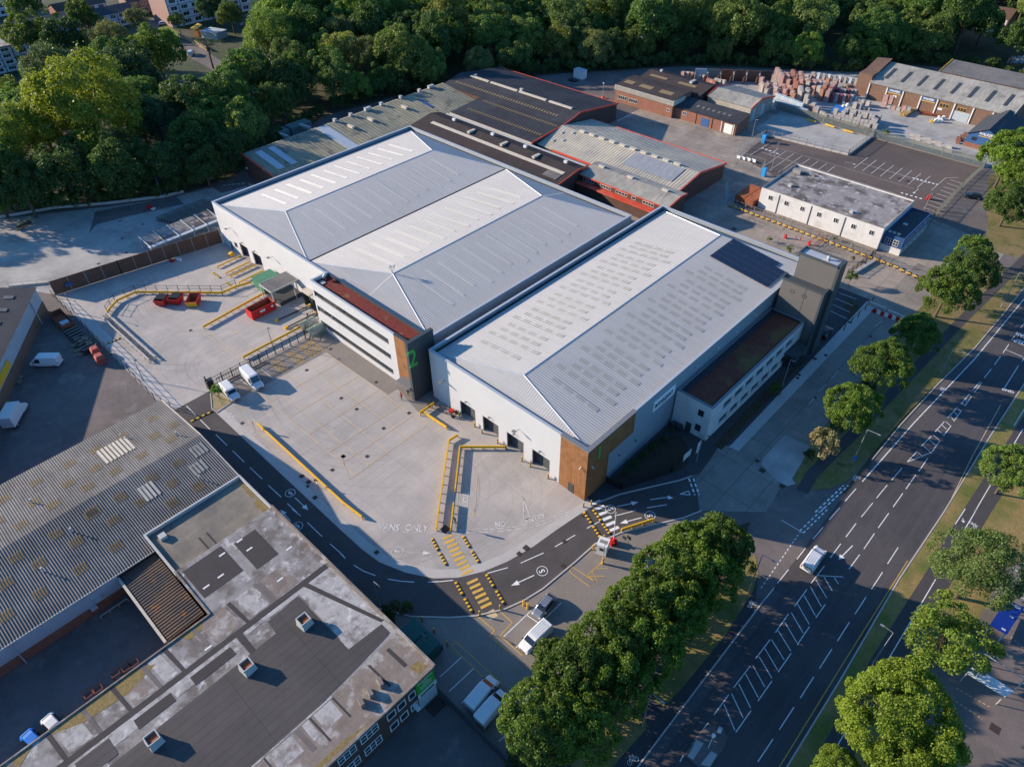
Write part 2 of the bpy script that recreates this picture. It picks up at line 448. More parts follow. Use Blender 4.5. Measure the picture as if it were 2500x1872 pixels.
for nm, g_, z_, m_ in (('grass_patch', GA, .03, m_dry), ('grass_patch', GB, .03, m_dry), ('grass_verge', GC, .03, m_grass), ('grass_verge', GD, .03, m_grass)):
    mb = MB(); mb.prism(g_, -.03, z_); struct(nm, mb, m_)
PC = [(-17.4, 85.6), (-17.9, 90), (-17.5, 96), (-16.9, 103), (-16.5, 111), (-15.9, 122), (-15.1, 138), (-14.2, 154), (-13.2, 167), (-12.2, 181), (-11, 200), (-10.6, 240)]
strip('footpath', PC, -.95, .95, .036, m_path)
# main road, 12.5 m wide
RL = [(-12.1, -120), (-12.1, 90), (-11.9, 100), (-11.6, 112), (-10.7, 127), (-9.2, 144), (-8.6, 160), (-8.3, 174), (-7.6, 200), (-6, 260), (-2, 420)]
RR = [(.6, -120), (.6, 60), (.3, 80), (.7, 97), (.7, 120), (1.0, 140), (2.5, 200), (5, 260), (12, 420)]
sheet('main_road', RL + RR[::-1], .012, m_road)
strip('main_kerb', [p for p in RL if p[1] > 92], 0, .18, -.02, m_conc2, .11)
strip('main_kerb', [(-12.1, -120), (-12.1, 64)], 0, .18, -.02, m_conc2, .11)
strip('main_kerb', RR, -.18, 0, -.02, m_conc2, .11)
VR = [(p[0] + .18, p[1]) for p in RR] + [(40, 420), (40, -120)]
mb = MB(); mb.prism(VR, -.03, .06); struct('grass_verge', mb, m_dry)
CP = [(4.3, -120), (4.3, 50), (4.0, 66), (4.4, 84), (4.4, 97), (4.8, 112), (5.0, 125), (6, 160), (9, 220)]
strip('cycle_path', CP, -1.7, 1.6, .066, m_path)
sheet('bus_forecourt', [(9.4, 62), (8.8, 68.5), (9.6, 74), (10.8, 78), (10.9, 86), (10.6, 92.4), (12.6, 95.2), (19, 96.2), (40, 100), (40, 30), (9, 30), (8.6, 48)], .068, m_tar)
m_cyc = mat('cycle_lane_asphalt', (.10, .096, .098), .9, c2=[((.075, .072, .074), .1, .42, .6)], noise=[(.8, .1), (18, .12)])
strip('cycle_lane', [(-12.1, -120), (-12.1, 66)], -1.25, 0, .0145, m_cyc)
strip('cycle_lane', [(-11.9, 98), (-11.6, 112), (-10.7, 127), (-9.2, 144), (-8.6, 160), (-8.3, 174)], -1.2, 0, .0145, m_cyc)
sheet('gravel_corner', PP(4, (1352, 895), (1400, 878), (1432, 905), (1490, 950), (1392, 1018), (1360, 992)), .03, mat('tan_gravel', (.30, .23, .14), .95, c2=[((.16, .17, .06), .6, .5, .65)], noise=[(4, .3), (12, .3)]))
pk_ = PP(4, (1352, 895), (1400, 878), (1432, 905), (1490, 950), (1392, 1018), (1360, 992)); strip('corner_kerb', pk_ + pk_[:1], -.08, .08, -.01, m_conc2, .12)
# traffic island
mb = MB(); mb.prism([(-8.9, 38.2), (-8.9, 42.2), (-8.3, 43.6), (-7.2, 44.1), (-6.2, 43.5), (-5.8, 42.1), (-5.9, 38.2)], 0, .12); struct('traffic_island', mb, m_tar)
sheet('island_tactile', PP(9, (50, 1590), (105, 1480), (150, 1505), (85, 1610)), .128, m_conc2)
sheet('island_tactile', PP(9, (130, 1640), (200, 1555), (240, 1575), (190, 1656)), .128, m_conc2)
# ================================================================ TYRE MARKS
def clear_mat(name, c, al):
    return mat(name, c, .9, alpha=al)
m_skid = clear_mat('tyre_mark', (.06, .055, .055), .055)
m_pol = clear_mat('wheel_polish', (.16, .15, .15), .16)
tm = MB()
rt = random.Random(5)
def curve(pts, w_, mi, z=.009, gap=1.7):
    for s_ in (-gap / 2, gap / 2):
        for k in range(len(pts) - 1):
            a, b = Vector(pts[k]), Vector(pts[k + 1]); d = (b - a).normalized(); n = Vector((-d.y, d.x))
            A, B = a + n * s_, b + n * s_
            tm.face([(A.x - n.x * w_ / 2, A.y - n.y * w_ / 2, z), (A.x + n.x * w_ / 2, A.y + n.y * w_ / 2, z), (B.x + n.x * w_ / 2, B.y + n.y * w_ / 2, z), (B.x - n.x * w_ / 2, B.y - n.y * w_ / 2, z)][::-1], mi)
def arc(cx, cy, r, a0, a1): return [(cx + r * math.cos(math.radians(a0 + (a1 - a0) * k / 16)), cy + r * math.sin(math.radians(a0 + (a1 - a0) * k / 16))) for k in range(17)]
for k in range(7): curve(arc(-118 + rt.uniform(-5, 5), 38 + rt.uniform(-5, 5), 8 + k * 1.1, 180 + rt.uniform(0, 20), 285), .22, 0, .005 + k * .0004)
for k in range(7): curve(arc(-140 + rt.uniform(-5, 5), 48 + rt.uniform(-5, 5), 14 + k * 1.3, 190, 330), .22, 0, .0052 + k * .0004)
for k in range(5): curve(arc(-62 + rt.uniform(-6, 5), 44 + rt.uniform(-6, 6), 9 + k * 1.2, -60, 95), .22, 0, .0054 + k * .0004)
for k in range(5): curve(arc(-90 + rt.uniform(-4, 4), 62, 22 + k * 2.3, 215, 320), .22, 0, .0056 + k * .0004)
for k in range(4): curve(arc(-158, 34, 5 + k * 1.3, 60, 185), .3, 0, .005 + k * .0004)
for x in (-9.4, -5.9, -2.2): curve([(x, -110 + k * 12) for k in range(26)], .55, 1, .0155, 1.6)
tag(tm.build('tyre_marks', [m_skid, m_pol]), kind='structure')
# ================================================================ MARKINGS
mk = MB()           # white (0), worn white (1), yellow (2), worn yellow (3), iron (4)
ZM = .018
def ln(t, a, b, w_=.115, mi=0, z=ZM, dash=None):
    p, q = P2(t, *a), P2(t, *b)
    lw(p, q, w_, mi, z, dash)
def lw(p, q, w_=.115, mi=0, z=ZM, dash=None):
    d = Vector((q[0] - p[0], q[1] - p[1])); L = d.length
    if L < .01: return
    d /= L
    n = Vector((-d.y, d.x)) * w_ / 2
    segs = [(0, L)] if not dash else []
    if dash:
        s_ = 0
        while s_ < L:
            segs.append((s_, min(L, s_ + dash[0]))); s_ += dash[0] + dash[1]
    for a, b in segs:
        A, B = Vector(p) + d * a, Vector(p) + d * b
        mk.face([(A.x + n.x, A.y + n.y, z), (A.x - n.x, A.y - n.y, z), (B.x - n.x, B.y - n.y, z), (B.x + n.x, B.y + n.y, z)], mi)
def pl(t, pts, w_=.13, mi=0, z=ZM, dash=None):
    for a, b in zip(pts[:-1], pts[1:]): ln(t, a, b, w_, mi, z, dash)
def arrow(t, tail, tip, w_=.16, mi=0, z=ZM, hl=1.2, hw=.42):
    p, q = Vector(P2(t, *tail)), Vector(P2(t, *tip))
    d = (q - p).normalized(); n = Vector((-d.y, d.x))
    c = q - d * hl
    lw(tuple(p), tuple(c), w_, mi, z)
    mk.face([(c.x + n.x * hw, c.y + n.y * hw, z + .001), (c.x - n.x * hw, c.y - n.y * hw, z + .001), (q.x, q.y, z + .001)][::-1] if False else [(c.x - n.x * hw, c.y - n.y * hw, z + .001), (q.x, q.y, z + .001), (c.x + n.x * hw, c.y + n.y * hw, z + .001)], mi)
def ring(c, r, w_, mi=0, z=ZM, a0=0, a1=2 * math.pi, n=20):
    for i in range(n):
        a, b = a0 + (a1 - a0) * i / n, a0 + (a1 - a0) * (i + 1) / n
        mk.face([(c[0] + math.cos(a) * (r - w_), c[1] + math.sin(a) * (r - w_), z), (c[0] + math.cos(a) * r, c[1] + math.sin(a) * r, z), (c[0] + math.cos(b) * r, c[1] + math.sin(b) * r, z), (c[0] + math.cos(b) * (r - w_), c[1] + math.sin(b) * (r - w_), z)], mi)
def word(txt, c, ang, size, mi=0, z=ZM, sx=1.0):
    add_text(mk, txt, size, Vector((c[0], c[1], z)), Matrix.Rotation(ang, 3, 'Z'), 0, .02 * size, sx, mi)
def bike(c, ang, s_=1.0, mi=0, z=ZM):
    ca, sa = math.cos(ang), math.sin(ang)
    def q(x, y): return (c[0] + (x * ca - y * sa) * s_, c[1] + (x * sa + y * ca) * s_)
    ring(q(-.42, 0), .27 * s_, .06, mi, z); ring(q(.42, 0), .27 * s_, .06, mi, z)
    for a, b in (((-.42, 0), (-.15, .42)), ((-.15, .42), (.3, .42)), ((.3, .42), (.42, 0)), ((-.15, .42), (0, 0)), ((0, 0), (-.42, 0)), ((0, 0), (.3, .42)), ((.3, .42), (.25, .6)), ((.25, .6), (.42, .6)), ((-.2, .55), (0, .55))):
        lw(q(*a), q(*b), .06, mi, z)
# --- main road (sheet 9)
for a, b in (((0, 1295), (525, 607)),): ln(9, a, b, .16)
for a, b in (((545, 580), (605, 505)), ((625, 478), (697, 388)), ((750, 323), (806, 250)), ((853, 193), (918, 117)), ((958, 68), (1020, 0)),
    ((965, 313), (1032, 223)), ((1065, 180), (1130, 93)), ((1163, 52), (1208, 0)), ((840, 478), (928, 365)), ((735, 625), (815, 515)), ((612, 793), (697, 672)),
    ((485, 960), (578, 838)), ((345, 1145), (450, 1008)), ((218, 1320), (313, 1190)), ((77, 1510), (180, 1372)), ((0, 1620), (22, 1580)),
    ((872, 697), (932, 612)), ((753, 870), (832, 753)), ((630, 1045), (714, 925)), ((500, 1232), (590, 1103)), ((358, 1432), (456, 1293)),
    ((1272, 122), (1340, 27)), ((1180, 257), (1248, 157)), ((1085, 385), (1153, 293)), ((1332, 352), (1400, 247)), ((1228, 515), (1300, 405)),
    ((1123, 674), (1194, 565)), ((1010, 847), (1087, 727)), ((895, 1023), (975, 898)), ((772, 1212), (858, 1077)), ((637, 1415), (732, 1270)), ((500, 1620), (597, 1475)), ((885, 427), (1050, 436)), ((652, 72), (788, 153))):
    ln(9, a, b, .115)
for a, b in (((925, 437), (977, 525)), ((872, 455), (942, 570)), ((838, 500), (907, 625)), ((797, 555), (868, 682)), ((755, 610), (830, 740)), ((715, 665), (790, 795)), ((672, 725), (750, 855)),
    ((630, 780), (711, 910)), ((588, 838), (668, 965)), ((545, 895), (625, 1030)), ((508, 947), (590, 1085)), ((468, 1003), (545, 1142)), ((422, 1058), (502, 1208)), ((378, 1122), (453, 1275)), ((332, 1185), (406, 1340)), ((283, 1253), (352, 1418)), ((990, 440), (1015, 478))):
    ln(9, a, b, .12)
arrow(9, (1108, 235), (1018, 325), .14, hl=1.0, hw=.4)
lw((.25, -60), (.0, 62), .10, 2); lw((.0, 62), (.1, 84), .10, 2); pl(6, [(1700, 1656), (1880, 1290), (2060, 965)], .10, 3)
ln(9, (520, 508), (770, 150), .12, dash=(.45, .4)); ln(9, (790, 155), (950, 0), .22, dash=(.6, .45)); ln(9, (770, 140), (925, -8), .22, dash=(.6, .45))
lw((-12.4 + .6, -60), P2(9, 0, 1295), .16)
for a, b in (((1310, 1010), (1640, 452)), ((1810, 160), (1905, 0)), ((970, 1585), (1055, 1440)), ((1765, 100), (1830, 0))): ln(9, a, b, .12, z=.075)
bike(P2(9, 465, 615), 1.2, 1.1); bike(P2(8, 1880, 1615), 1.2, 1.1); bike(P2(9, 1880, 105), -.6, 1.0, z=.075); arrow(9, (1815, 60), (1818, 90), .1, z=.075, hl=.4, hw=.3)
for y in range(0, 4):
    ln(9, (2110 + y * 5, 520 - y * 75), (2225, 590 - y * 75), .11, z=.078)
for a, b in (((1980, 865), (2140, 960)), ((1915, 930), (1985, 975)), ((1770, 1150), (1985, 1270)), ((1740, 1215), (1940, 1350)), ((1770, 1345), (1900, 1440)), ((2120, 820), (2208, 900))):
    ln(9, a, b, .12, 3, z=.078, dash=(.3, .22))
# --- sheet 6
pl(6, [(1170, 1460), (1500, 1085), (1890, 675), (2208, 290)], .16)
for a, b in (((1060, 1585), (1130, 1505)), ((997, 1656), (1025, 1628)), ((1358, 1450), (1425, 1372)), ((1262, 1565), (1330, 1482)), ((1187, 1656), (1237, 1597)), ((1450, 1507), (1513, 1417)), ((1368, 1622), (1430, 1535)), ((1532, 1395), (1590, 1310)),
    ((1457, 1335), (1523, 1265)), ((1457, 1335), (1615, 1272)), ((1615, 1272), (1670, 1197)), ((1548, 1235), (1613, 1168)), ((1637, 1140), (1697, 1075)), ((1690, 1167), (1740, 1102)), ((1720, 1050), (1778, 985)), ((1757, 1073), (1807, 1005)), ((1802, 963), (1858, 898)), ((1828, 977), (1873, 910)),
    ((1525, 1268), (1545, 1290)), ((1565, 1232), (1610, 1275)), ((1600, 1190), (1640, 1228)), ((1625, 1160), (1665, 1197)), ((1655, 1130), (1697, 1170)), ((1680, 1095), (1710, 1125)), ((1705, 1075), (1735, 1100)), ((1735, 1040), (1760, 1070)), ((1760, 1012), (1780, 1035)), ((1775, 985), (1805, 1010)), ((1810, 955), (1830, 975)), ((1830, 935), (1845, 955)), ((1855, 900), (1873, 912)),
    ((1877, 875), (1928, 818)), ((1890, 887), (1937, 825)), ((1953, 795), (1998, 738)), ((2017, 712), (2058, 655)), ((2073, 635), (2110, 580)), ((2127, 555), (2165, 500)), ((2185, 475), (2225, 425)), ((2093, 615), (2200, 660)), ((2195, 690), (2225, 645)), ((2073, 875), (2173, 715))):
    ln(6, a, b, .115)
for a, b in (((2133, 1235), (2200, 1125)), ((1890, 1656), (2005, 1460)), ((2143, 1103), (2225, 970))): ln(6, a, b, .12, z=.075)
for k in range(2): ln(6, (868 + 30 * k, 1656), (1050 + 30 * k, 1485), .25, dash=(.7, .45))
bike(P2(6, 1690, 872), 1.2, 1.1); bike(P2(6, 1133, 1440), 1.2, 1.1)
word('END', P2(6, 2105, 878), .2, 1.0)
word('KEEP', P2(6, 2188, 566), math.pi, 1.9, sx=.6); word('CLEAR', P2(6, 2215, 530), math.pi, 1.9, sx=.6)
# service road centre joint dashes, faint
for a, b in (((1253, 465), (1303, 428)), ((1130, 610), (1165, 580)), ((1075, 690), (1110, 665)), ((970, 800), (1020, 745)), ((890, 880), (940, 835)), ((830, 960), (870, 915))): ln(6, a, b, .12, 1)
# --- access road
def word5(c, ang, r=.85):
    ring(c, r, .09); word('5', c, ang, 1.2)
def ang_of(t, a, b):
    p, q = P2(t, *a), P2(t, *b)
    return math.atan2(q[1] - p[1], q[0] - p[0])
def wd(txt, t, a, b, size, mi=1, sx=.75):
    p, q = P2(t, *a), P2(t, *b)
    word(txt, ((p[0] + q[0]) / 2, (p[1] + q[1]) / 2), ang_of(t, a, b), size, mi, sx=sx)
for t, x, y, dx, dy in ((4, 1863, 1533, 85, 80), (7, 1910, 110, -65, -70), (8, 1298, 398, -150, 68), (8, 1990, 42, -138, 36), (8, 1735, 2, 130, -30)):
    word5(P2(t, x, y), ang_of(t, (x, y), (x + dx, y + dy)) - math.pi / 2)
word('5', P2(8, 370, 275), math.pi / 2, 1.3, 1); ring(P2(8, 370, 275), .95, .1, 1)
for a, b in (((1197, 975), (1257, 1035)), ((1285, 1063), (1348, 1125)), ((1385, 1158), (1458, 1228)), ((1493, 1262), (1568, 1335)), ((1605, 1370), (1683, 1443)), ((1722, 1483), (1805, 1560)), ((1845, 1600), (1905, 1656))): ln(4, a, b, .13)
arrow(4, (1893, 1563), (1978, 1642), .13); arrow(7, (1865, 78), (1800, 5), .13)
for a, b in (((1873, 0), (1930, 45)), ((1973, 87), (2067, 177)), ((2118, 223), (2208, 303))): ln(7, a, b, .13)
for q in (((0, 283), (35, 318)), ((90, 360), (150, 398)), ((150, 398), (228, 427)), ((308, 450), (390, 463)), ((390, 463), (477, 469)), ((565, 469), (650, 465)), ((650, 465), (727, 457)), ((948, 412), (1078, 376)), ((1160, 347), (1307, 282)), ((1380, 243), (1510, 167)), ((1585, 124), (1690, 68)), ((1763, 45), (1897, 10))): ln(8, *q, .13)
arrow(8, (1247, 425), (1098, 493), .15); arrow(8, (1935, 56), (1797, 92), .15); arrow(8, (430, 280), (583, 284), .12, 1)
arrow(5, (1780, 1620), (1917, 1590), .13); ln(5, (1970, 1628), (2097, 1608), .13); pl(5, [(1990, 1575), (2090, 1562)], .13); arrow(5, (2090, 1560), (2140, 1565), .13, hl=.9); pl(6, [(0, 1540), (55, 1520), (65, 1545), (0, 1540)], .14)
for k in range(2): ln(6, (58 + 28 * k, 1440), (95 + 28 * k, 1545), .28, dash=(.7, .4))
for k in range(6):      # white hump crossing by the gate
    c = Vector(P2(8, 1640 + k * 23, -40 + k * 34)); a = math.radians(58)
    d = Vector((math.cos(-.38), math.sin(-.38)))
    lw(tuple(c - Vector((-d.y, d.x)) * .95), tuple(c + Vector((-d.y, d.x)) * .95), .52)
for k in range(16):     # yellow zebra
    if k == 9: continue
    f = k / 15
    c = Vector((-53.0 + f * 12.6, 40.3 - f * 4.2))
    n = Vector((4.2, 12.6)).normalized()
    lw(tuple(c - n * .85), tuple(c + n * .85), .45, 2)
ln(8, (960, 655), (990, 700), 1.3, 3)
# yellow walkway lines in the paved parking
pl(8, [(880, 685), (993, 780), (960, 812), (1110, 940)], .12, 2); pl(8, [(1018, 650), (1107, 728), (1027, 812), (1170, 940)], .12, 2)
pl(8, [(745, 852), (712, 880), (1020, 1170)], .1, 2); pl(8, [(745, 852), (1045, 1125)], .1, 2)
pl(8, [(1493, 372), (1470, 400), (1600, 497)], .1, 2); pl(8, [(1493, 372), (1640, 470), (1587, 425), (1690, 335)], .1, 2); pl(8, [(1620, 400), (1650, 470)], .08, 2); pl(8, [(1600, 430), (1700, 432)], .08, 2); pl(8, [(1640, 380), (1720, 380)], .08, 2)
for q in (((1050, 820), (1240, 640)), ((1285, 735), (1420, 602)), ((1197, 680), (1280, 735)), ((640, 1078), (780, 950)), ((700, 1170), (857, 1023)), ((780, 1245), (820, 1210)), ((905, 1390), (1070, 1275)), ((1020, 1490), (1130, 1385)), ((1130, 890), (1170, 850))): ln(8, *q, .12)
# main yard words and give-way lines
wd('VANS', 8, (270, 118), (358, 122), 1.75); wd('ONLY', 8, (447, 122), (537, 128), 1.75)
for q in (((130, 70), (175, 108)), ((205, 118), (240, 138)), ((275, 145), (305, 146)), ((335, 148), (365, 149)), ((400, 149), (440, 150)), ((475, 151), (535, 152)), ((575, 152), (620, 152))): ln(8, *q, .1, 1)
GW = [(755, 137), (918, 133), (1022, 126), (1130, 114), (1252, 95), (1368, 55), (1532, -5)]
for dx, dy in ((0, 0), (6, 17)):
    pl(8, [(x + dx, y + dy) for x, y in GW], .14, 1, dash=(.7, .35))
wd('NO', 8, (1000, 104), (1060, 98), 1.4); wd('ENTRY', 8, (1200, 80), (1308, 46), 1.4)
pl(5, [(1180, 1570), (1180, 1700), (1222, 1695), (1180, 1570)], .16, 1)
wd('RESCUE', 5, (803, 1640), (812, 1530), 1.3)
pl(5, [(765, 1408), (882, 1408), (865, 1656)], .12, 3); pl(5, [(765, 1408), (750, 1656)], .12, 3); pl(8, [(865, 0), (862, 45), (750, 52)], .1, 3)
# loading bay grid in the yard
for x in (-99.7, -93.5, -87.3, -81.1, -77.3, -73.6): lw((x, 38.4), (x, 54.2), .12, 3)
for y in (54.2, 49.8, 45.4, 41.2, 38.4): lw((-104, y), (-73.6, y), .12, 3)
pl(5, [(0, 1270), (60, 1445), (150, 1385)], .09, 3)
pl(4, [(1300, 505), (1530, 680)], .11, 3); pl(4, [(1350, 505), (1560, 665)], .11, 3); pl(4, [(1490, 515), (1530, 500)], .4, 3)
pl(4, [(1720, 750), (1690, 735)], .1, 0); ln(4, (1675, 738), (1757, 803), .11); ln(4, (1545, 808), (1640, 880), .11)
# hatched pedestrian bays
for (ya, yb) in ((51.3, 54.4), (48.4, 50.0), (44.6, 46.2)):
    x0, x1 = -109.4, -105.2
    for p, q in (((x0, ya), (x1, ya)), ((x0, yb), (x1, yb)), ((x0, ya), (x0, yb)), ((x1, ya), (x1, yb))): lw(p, q, .1, 2)
    n = max(2, int((x1 - x0) / (yb - ya) * 2))
    hgt = yb - ya
    xx = x0 - hgt
    while xx < x1:
        for sgn in (0, 1):
            a = max(0, (x0 - xx) / hgt); b = min(1, (x1 - xx) / hgt)
            if b > a:
                f = (lambda t: ya + hgt * t) if not sgn else (lambda t: yb - hgt * t)
                lw((xx + hgt * a, f(a)), (xx + hgt * b, f(b)), .09, 2)
        xx += hgt / (3 if hgt > 2 else 1.6)
pl(4, [(1130, 125), (1210, 130)], .1, 1); pl(4, [(1075, 210), (1165, 212)], .1, 1); pl(4, [(1360, 165), (1520, 130)], .08, 3)
wd('SLOW', 4, (1190, 855), (1140, 840), 1.3); arrow(4, (1060, 890), (1095, 912), .12, 1)
wd('SLOW', 4, (1450, 1010), (1520, 1090), 1.3)
# car park bays
for k in range(9):
    x = -84.2 + k * 2.55
    if k < 8: lw((x, 199.6), (x, 204.6), .11)
for k in range(8): lw((-81.5 + k * 2.55, 189.6), (-81.5 + k * 2.55, 198.6), .1)
lw((-86.5, 199.2), (-44, 199.2), .09)
for k in range(8): lw((-61.8 + k * 2.55, 206.8), (-61.8 + k * 2.55, 216.4), .11)
lw((-62, 211.6), (-42.5, 211.6), .09); lw((-87, 205.4), (-44.5, 205.4), .07, 1)
for k in range(9): lw((-60 + k * 2.3, 189.8), (-60 + k * 2.3, 198.4), .1)
for t, a, b, n in ((3, (530, 950), (625, 985), 5), (3, (1500, 1143), (1650, 1183), 7), (3, (1425, 1238), (1545, 1273), 5), (3, (1380, 875), (1460, 895), 4)):
    for i in range(n):
        f = i / (n - 1)
        ln(t, (a[0] + (b[0] - a[0]) * f - 8, a[1] + (b[1] - a[1]) * f), (a[0] + (b[0] - a[0]) * f + 8, a[1] + (b[1] - a[1]) * f + 3), .6)
for k in range(12): ln(3, (1735 - k * 22, 1155 + k * 22), (1825 - k * 18, 1182 + k * 24), .12)
pl(3, [(1785, 1140), (1705, 1143), (1615, 1220)], .1); arrow(3, (1530, 1213), (1497, 1243), .12, hl=.8); ln(3, (445, 1000), (590, 910), .1); arrow(3, (1060, 1040), (1130, 1058), .12, 1, hl=.8)
for a, b in (((455, 1412), (540, 1445)), ((300, 1175), (300, 1300))): ln(3, a, b, .14, 1, dash=(1.0, .5))
for k in range(8): ln(3, (288, 1170 + k * 17), (316, 1176 + k * 17), .2, 1)
for k in range(5): ln(1, (1430 + k * 30, 1190 - k * 3), (1450 + k * 30, 1190 - k * 3), .5, 1)
for k in range(6): ln(2, (1780 + k * 18, 780 - k * 9), (1795 + k * 18, 770 - k * 9), .4, 1)
for k in range(4): ln(6, (1020 - k * 25, 250 + k * 35), (1130 - k * 20, 290 + k * 42), .11)
tag(mk.build('road_markings', [m_white, m_worn, m_yel, m_wornyel, m_iron]), kind='structure')
# drain covers
dr = MB()
for t, x, y, s_ in ((5, 175, 1298, .5), (5, 280, 1118, .5), (5, 107, 995, .5), (5, 233, 823, .5), (5, 443, 1020, .5), (5, 22, 1298, .5), (5, 8, 925, .5), (4, 1223, 490, .5), (4, 1968, 745, .5), (4, 2122, 610, .5), (4, 1555, 1085, .5), (4, 2133, 1385, .5),
    (4, 1937, 1425, .6), (4, 1980, 1462, .6), (4, 2022, 1562, .6), (4, 2030, 1450, .6), (4, 2200, 1298, .5), (8, 235, 278, .55), (8, 1150, 287, .55), (8, 1195, 250, .7), (8, 1440, 207, .5), (8, 1433, 367, .55), (8, 675, 130, 1.0), (8, 1560, 45, .4),
    (6, 865, 672, .55), (6, 937, 650, .55), (6, 765, 775, .5), (6, 755, 795, .5), (6, 1087, 438, .5), (6, 528, 1388, .8), (6, 497, 1327, .5), (6, 868, 922, .4), (6, 1222, 528, .5), (6, 657, 1488, .7), (3, 348, 1468, .9), (3, 1465, 1165, 1.0), (3, 1410, 1145, .8), (1, 770, 1420, .5), (1, 915, 1440, .5), (1, 785, 1530, .5), (1, 810, 1622, .5), (4, 632, 63, .5), (4, 365, 197, .5), (9, 1575, 228, .45), (9, 1293, 680, .5), (9, 948, 1240, .5), (9, 2020, 1410, .9), (4, 1975, 1490, .4)):
    c = P2(t, x, y); zz = .022 if t != 9 or x < 1700 else .08
    dr.obox(c[0], c[1], .0, s_ * 1.25, s_ * 1.25, zz)
tag(dr.build('drain_covers', m_iron), kind='structure')
# ================================================================ BUILDINGS
m_roofw = mat('white_metal_roof', (.395, .388, .372), .55, noise=[(.12, .07), (2, .03)], streak=(.12, 1.6, .09), spec=.3)
m_ribw = mat('white_metal_rib', (.42, .412, .395), .5)
m_clad = mat('white_cladding', (.57, .575, .58), .5, noise=[(.15, .04)], wave=('Z', 3.2, .5), spec=.4)
m_trimg = mat('silver_trim', (.46, .48, .50), .45, metal=.3, noise=[(1, .05)])
m_dgrey = mat('dark_grey_cladding', (.055, .065, .07), .45, noise=[(.6, .08)])
m_mgrey = mat('mid_grey_metal', (.16, .17, .18), .5, noise=[(1, .06)])
m_gut = mat('gutter_dark', (.05, .055, .06), .6)
m_lightp = mat('rooflight_panel', (.30, .295, .265), .6, noise=[(1.5, .05)])
m_lightw = mat('rooflight_edge', (.50, .49, .45), .5)
m_lights = mat('rooflight_sheet', (.40, .40, .385), .55)
m_lightc = mat('cream_flashing', (.60, .575, .49), .6)
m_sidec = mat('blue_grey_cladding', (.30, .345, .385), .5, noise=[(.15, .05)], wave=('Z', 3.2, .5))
m_lightb = mat('rooflight_cream', (.52, .51, .47), .4, noise=[(1.5, .06)])
m_wood = mat('timber_cladding', (.27, .125, .05), .65, c2=[((.20, .09, .035), .7, .45, .65)], streak=(9, 9, .28, .12), noise=[(2, .08)])
m_sedum = mat('red_sedum', (.17, .030, .022), .95, c2=[((.22, .13, .05), .45, .56, .68), ((.11, .022, .018), 1.4, .5, .65)], noise=[(3, .25), (12, .3)], bump=(9, .6))
m_sedumb = mat('brown_sedum', (.15, .045, .028), .95, c2=[((.16, .10, .035), .14, .48, .62)], noise=[(2, .2), (10, .3)], bump=(9, .6))
m_glass = mat('window_glass', (.02, .028, .035), .08, spec=.9, noise=[(.6, .3)])
m_frame = mat('white_frame', (.66, .66, .64), .5)
m_dframe = mat('dark_frame', (.04, .045, .05), .5)
m_green = mat('green_numeral', (.05, .38, .07), .5)
m_door = mat('roller_door', (.075, .085, .095), .55, wave=('Z', 4, .6))
m_brick = mat('red_brick', (.27, .125, .085), .9, brick=(.45, .15, .012, .75, .28, 1, 1), noise=[(.5, .12), (3, .1)])
m_brickb = mat('brown_brick', (.21, .125, .085), .9, brick=(.45, .15, .012, .75, .3, 1, 1), noise=[(.4, .12), (3, .1)])
m_brickd = mat('dark_brick', (.105, .058, .046), .9, brick=(.45, .15, .012, .8, .25, 1, 1), noise=[(.5, .12)])
m_redtrim = mat('red_trim', (.55, .065, .035), .6, c2=[((.42, .16, .12), .8, .5, .7)], noise=[(2, .12)])
m_asb = mat('grey_corrugated', (.30, .285, .245), .9, c2=[((.38, .355, .30), .09, .42, .62), ((.20, .195, .175), .3, .55, .7)], streak=(1.6, .14, .22), noise=[(.8, .12), (5, .12)])
m_asbp = mat('pale_corrugated', (.44, .40, .31), .9, c2=[((.33, .31, .265), .1, .42, .6)], streak=(1.6, .14, .16), noise=[(.8, .12), (5, .12)])
m_asbx = mat('mossy_corrugated', (.20, .20, .155), .9, c2=[((.28, .26, .18), .06, .42, .62), ((.09, .10, .095), .3, .55, .7)], streak=(.14, 1.6, .22), noise=[(.8, .1), (5, .1)])
m_asbl = mat('weathered_corrugated', (.165, .16, .155), .9, c2=[((.12, .117, .115), .12, .42, .62)], streak=(.2, 1.4, .2), noise=[(.8, .10), (5, .12)])
m_blackroof = mat('black_roof', (.045, .050, .058), .85, c2=[((.032, .034, .04), .1, .42, .6)], streak=(1.5, .15, .16), noise=[(.7, .15), (5, .15)])
m_brownroof = mat('brown_roof', (.055, .042, .04), .9, c2=[((.042, .034, .033), .12, .42, .6)], streak=(1.5, .2, .14), noise=[(.7, .15), (5, .15)])
m_amber = mat('amber_rooflight', (.21, .16, .085), .8, noise=[(3, .2)])
m_ambery = mat('yellowed_rooflight', (.19, .135, .055), .8, noise=[(1.2, .35), (6, .25)])
m_creamr = mat('cream_ridge', (.46, .42, .35), .85, noise=[(1, .15)])
m_felt = mat('grey_roofing_felt', (.082, .074, .072), .92, c2=[((.066, .061, .06), .08, .42, .62)], brick=(1.05, 9.0, .035, .62, .10, 1), noise=[(.4, .08), (14, .08)])
m_patina = mat('weathered_pale_roof', (.25, .235, .225), .95, c2=[((.145, .125, .112), .35, .46, .6), ((.40, .385, .37), .6, .56, .68), ((.20, .15, .07), .10, .64, .74)], noise=[(1.2, .18), (6, .22), (18, .12)])
m_patinab = mat('weathered_brown_roof', (.20, .165, .14), .95, c2=[((.33, .31, .285), .5, .52, .64), ((.15, .12, .10), .3, .55, .68)], noise=[(1.2, .18), (6, .2)])
m_darkfelt = mat('dark_felt_patch', (.05, .044, .044), .92, noise=[(.8, .1), (12, .1)])
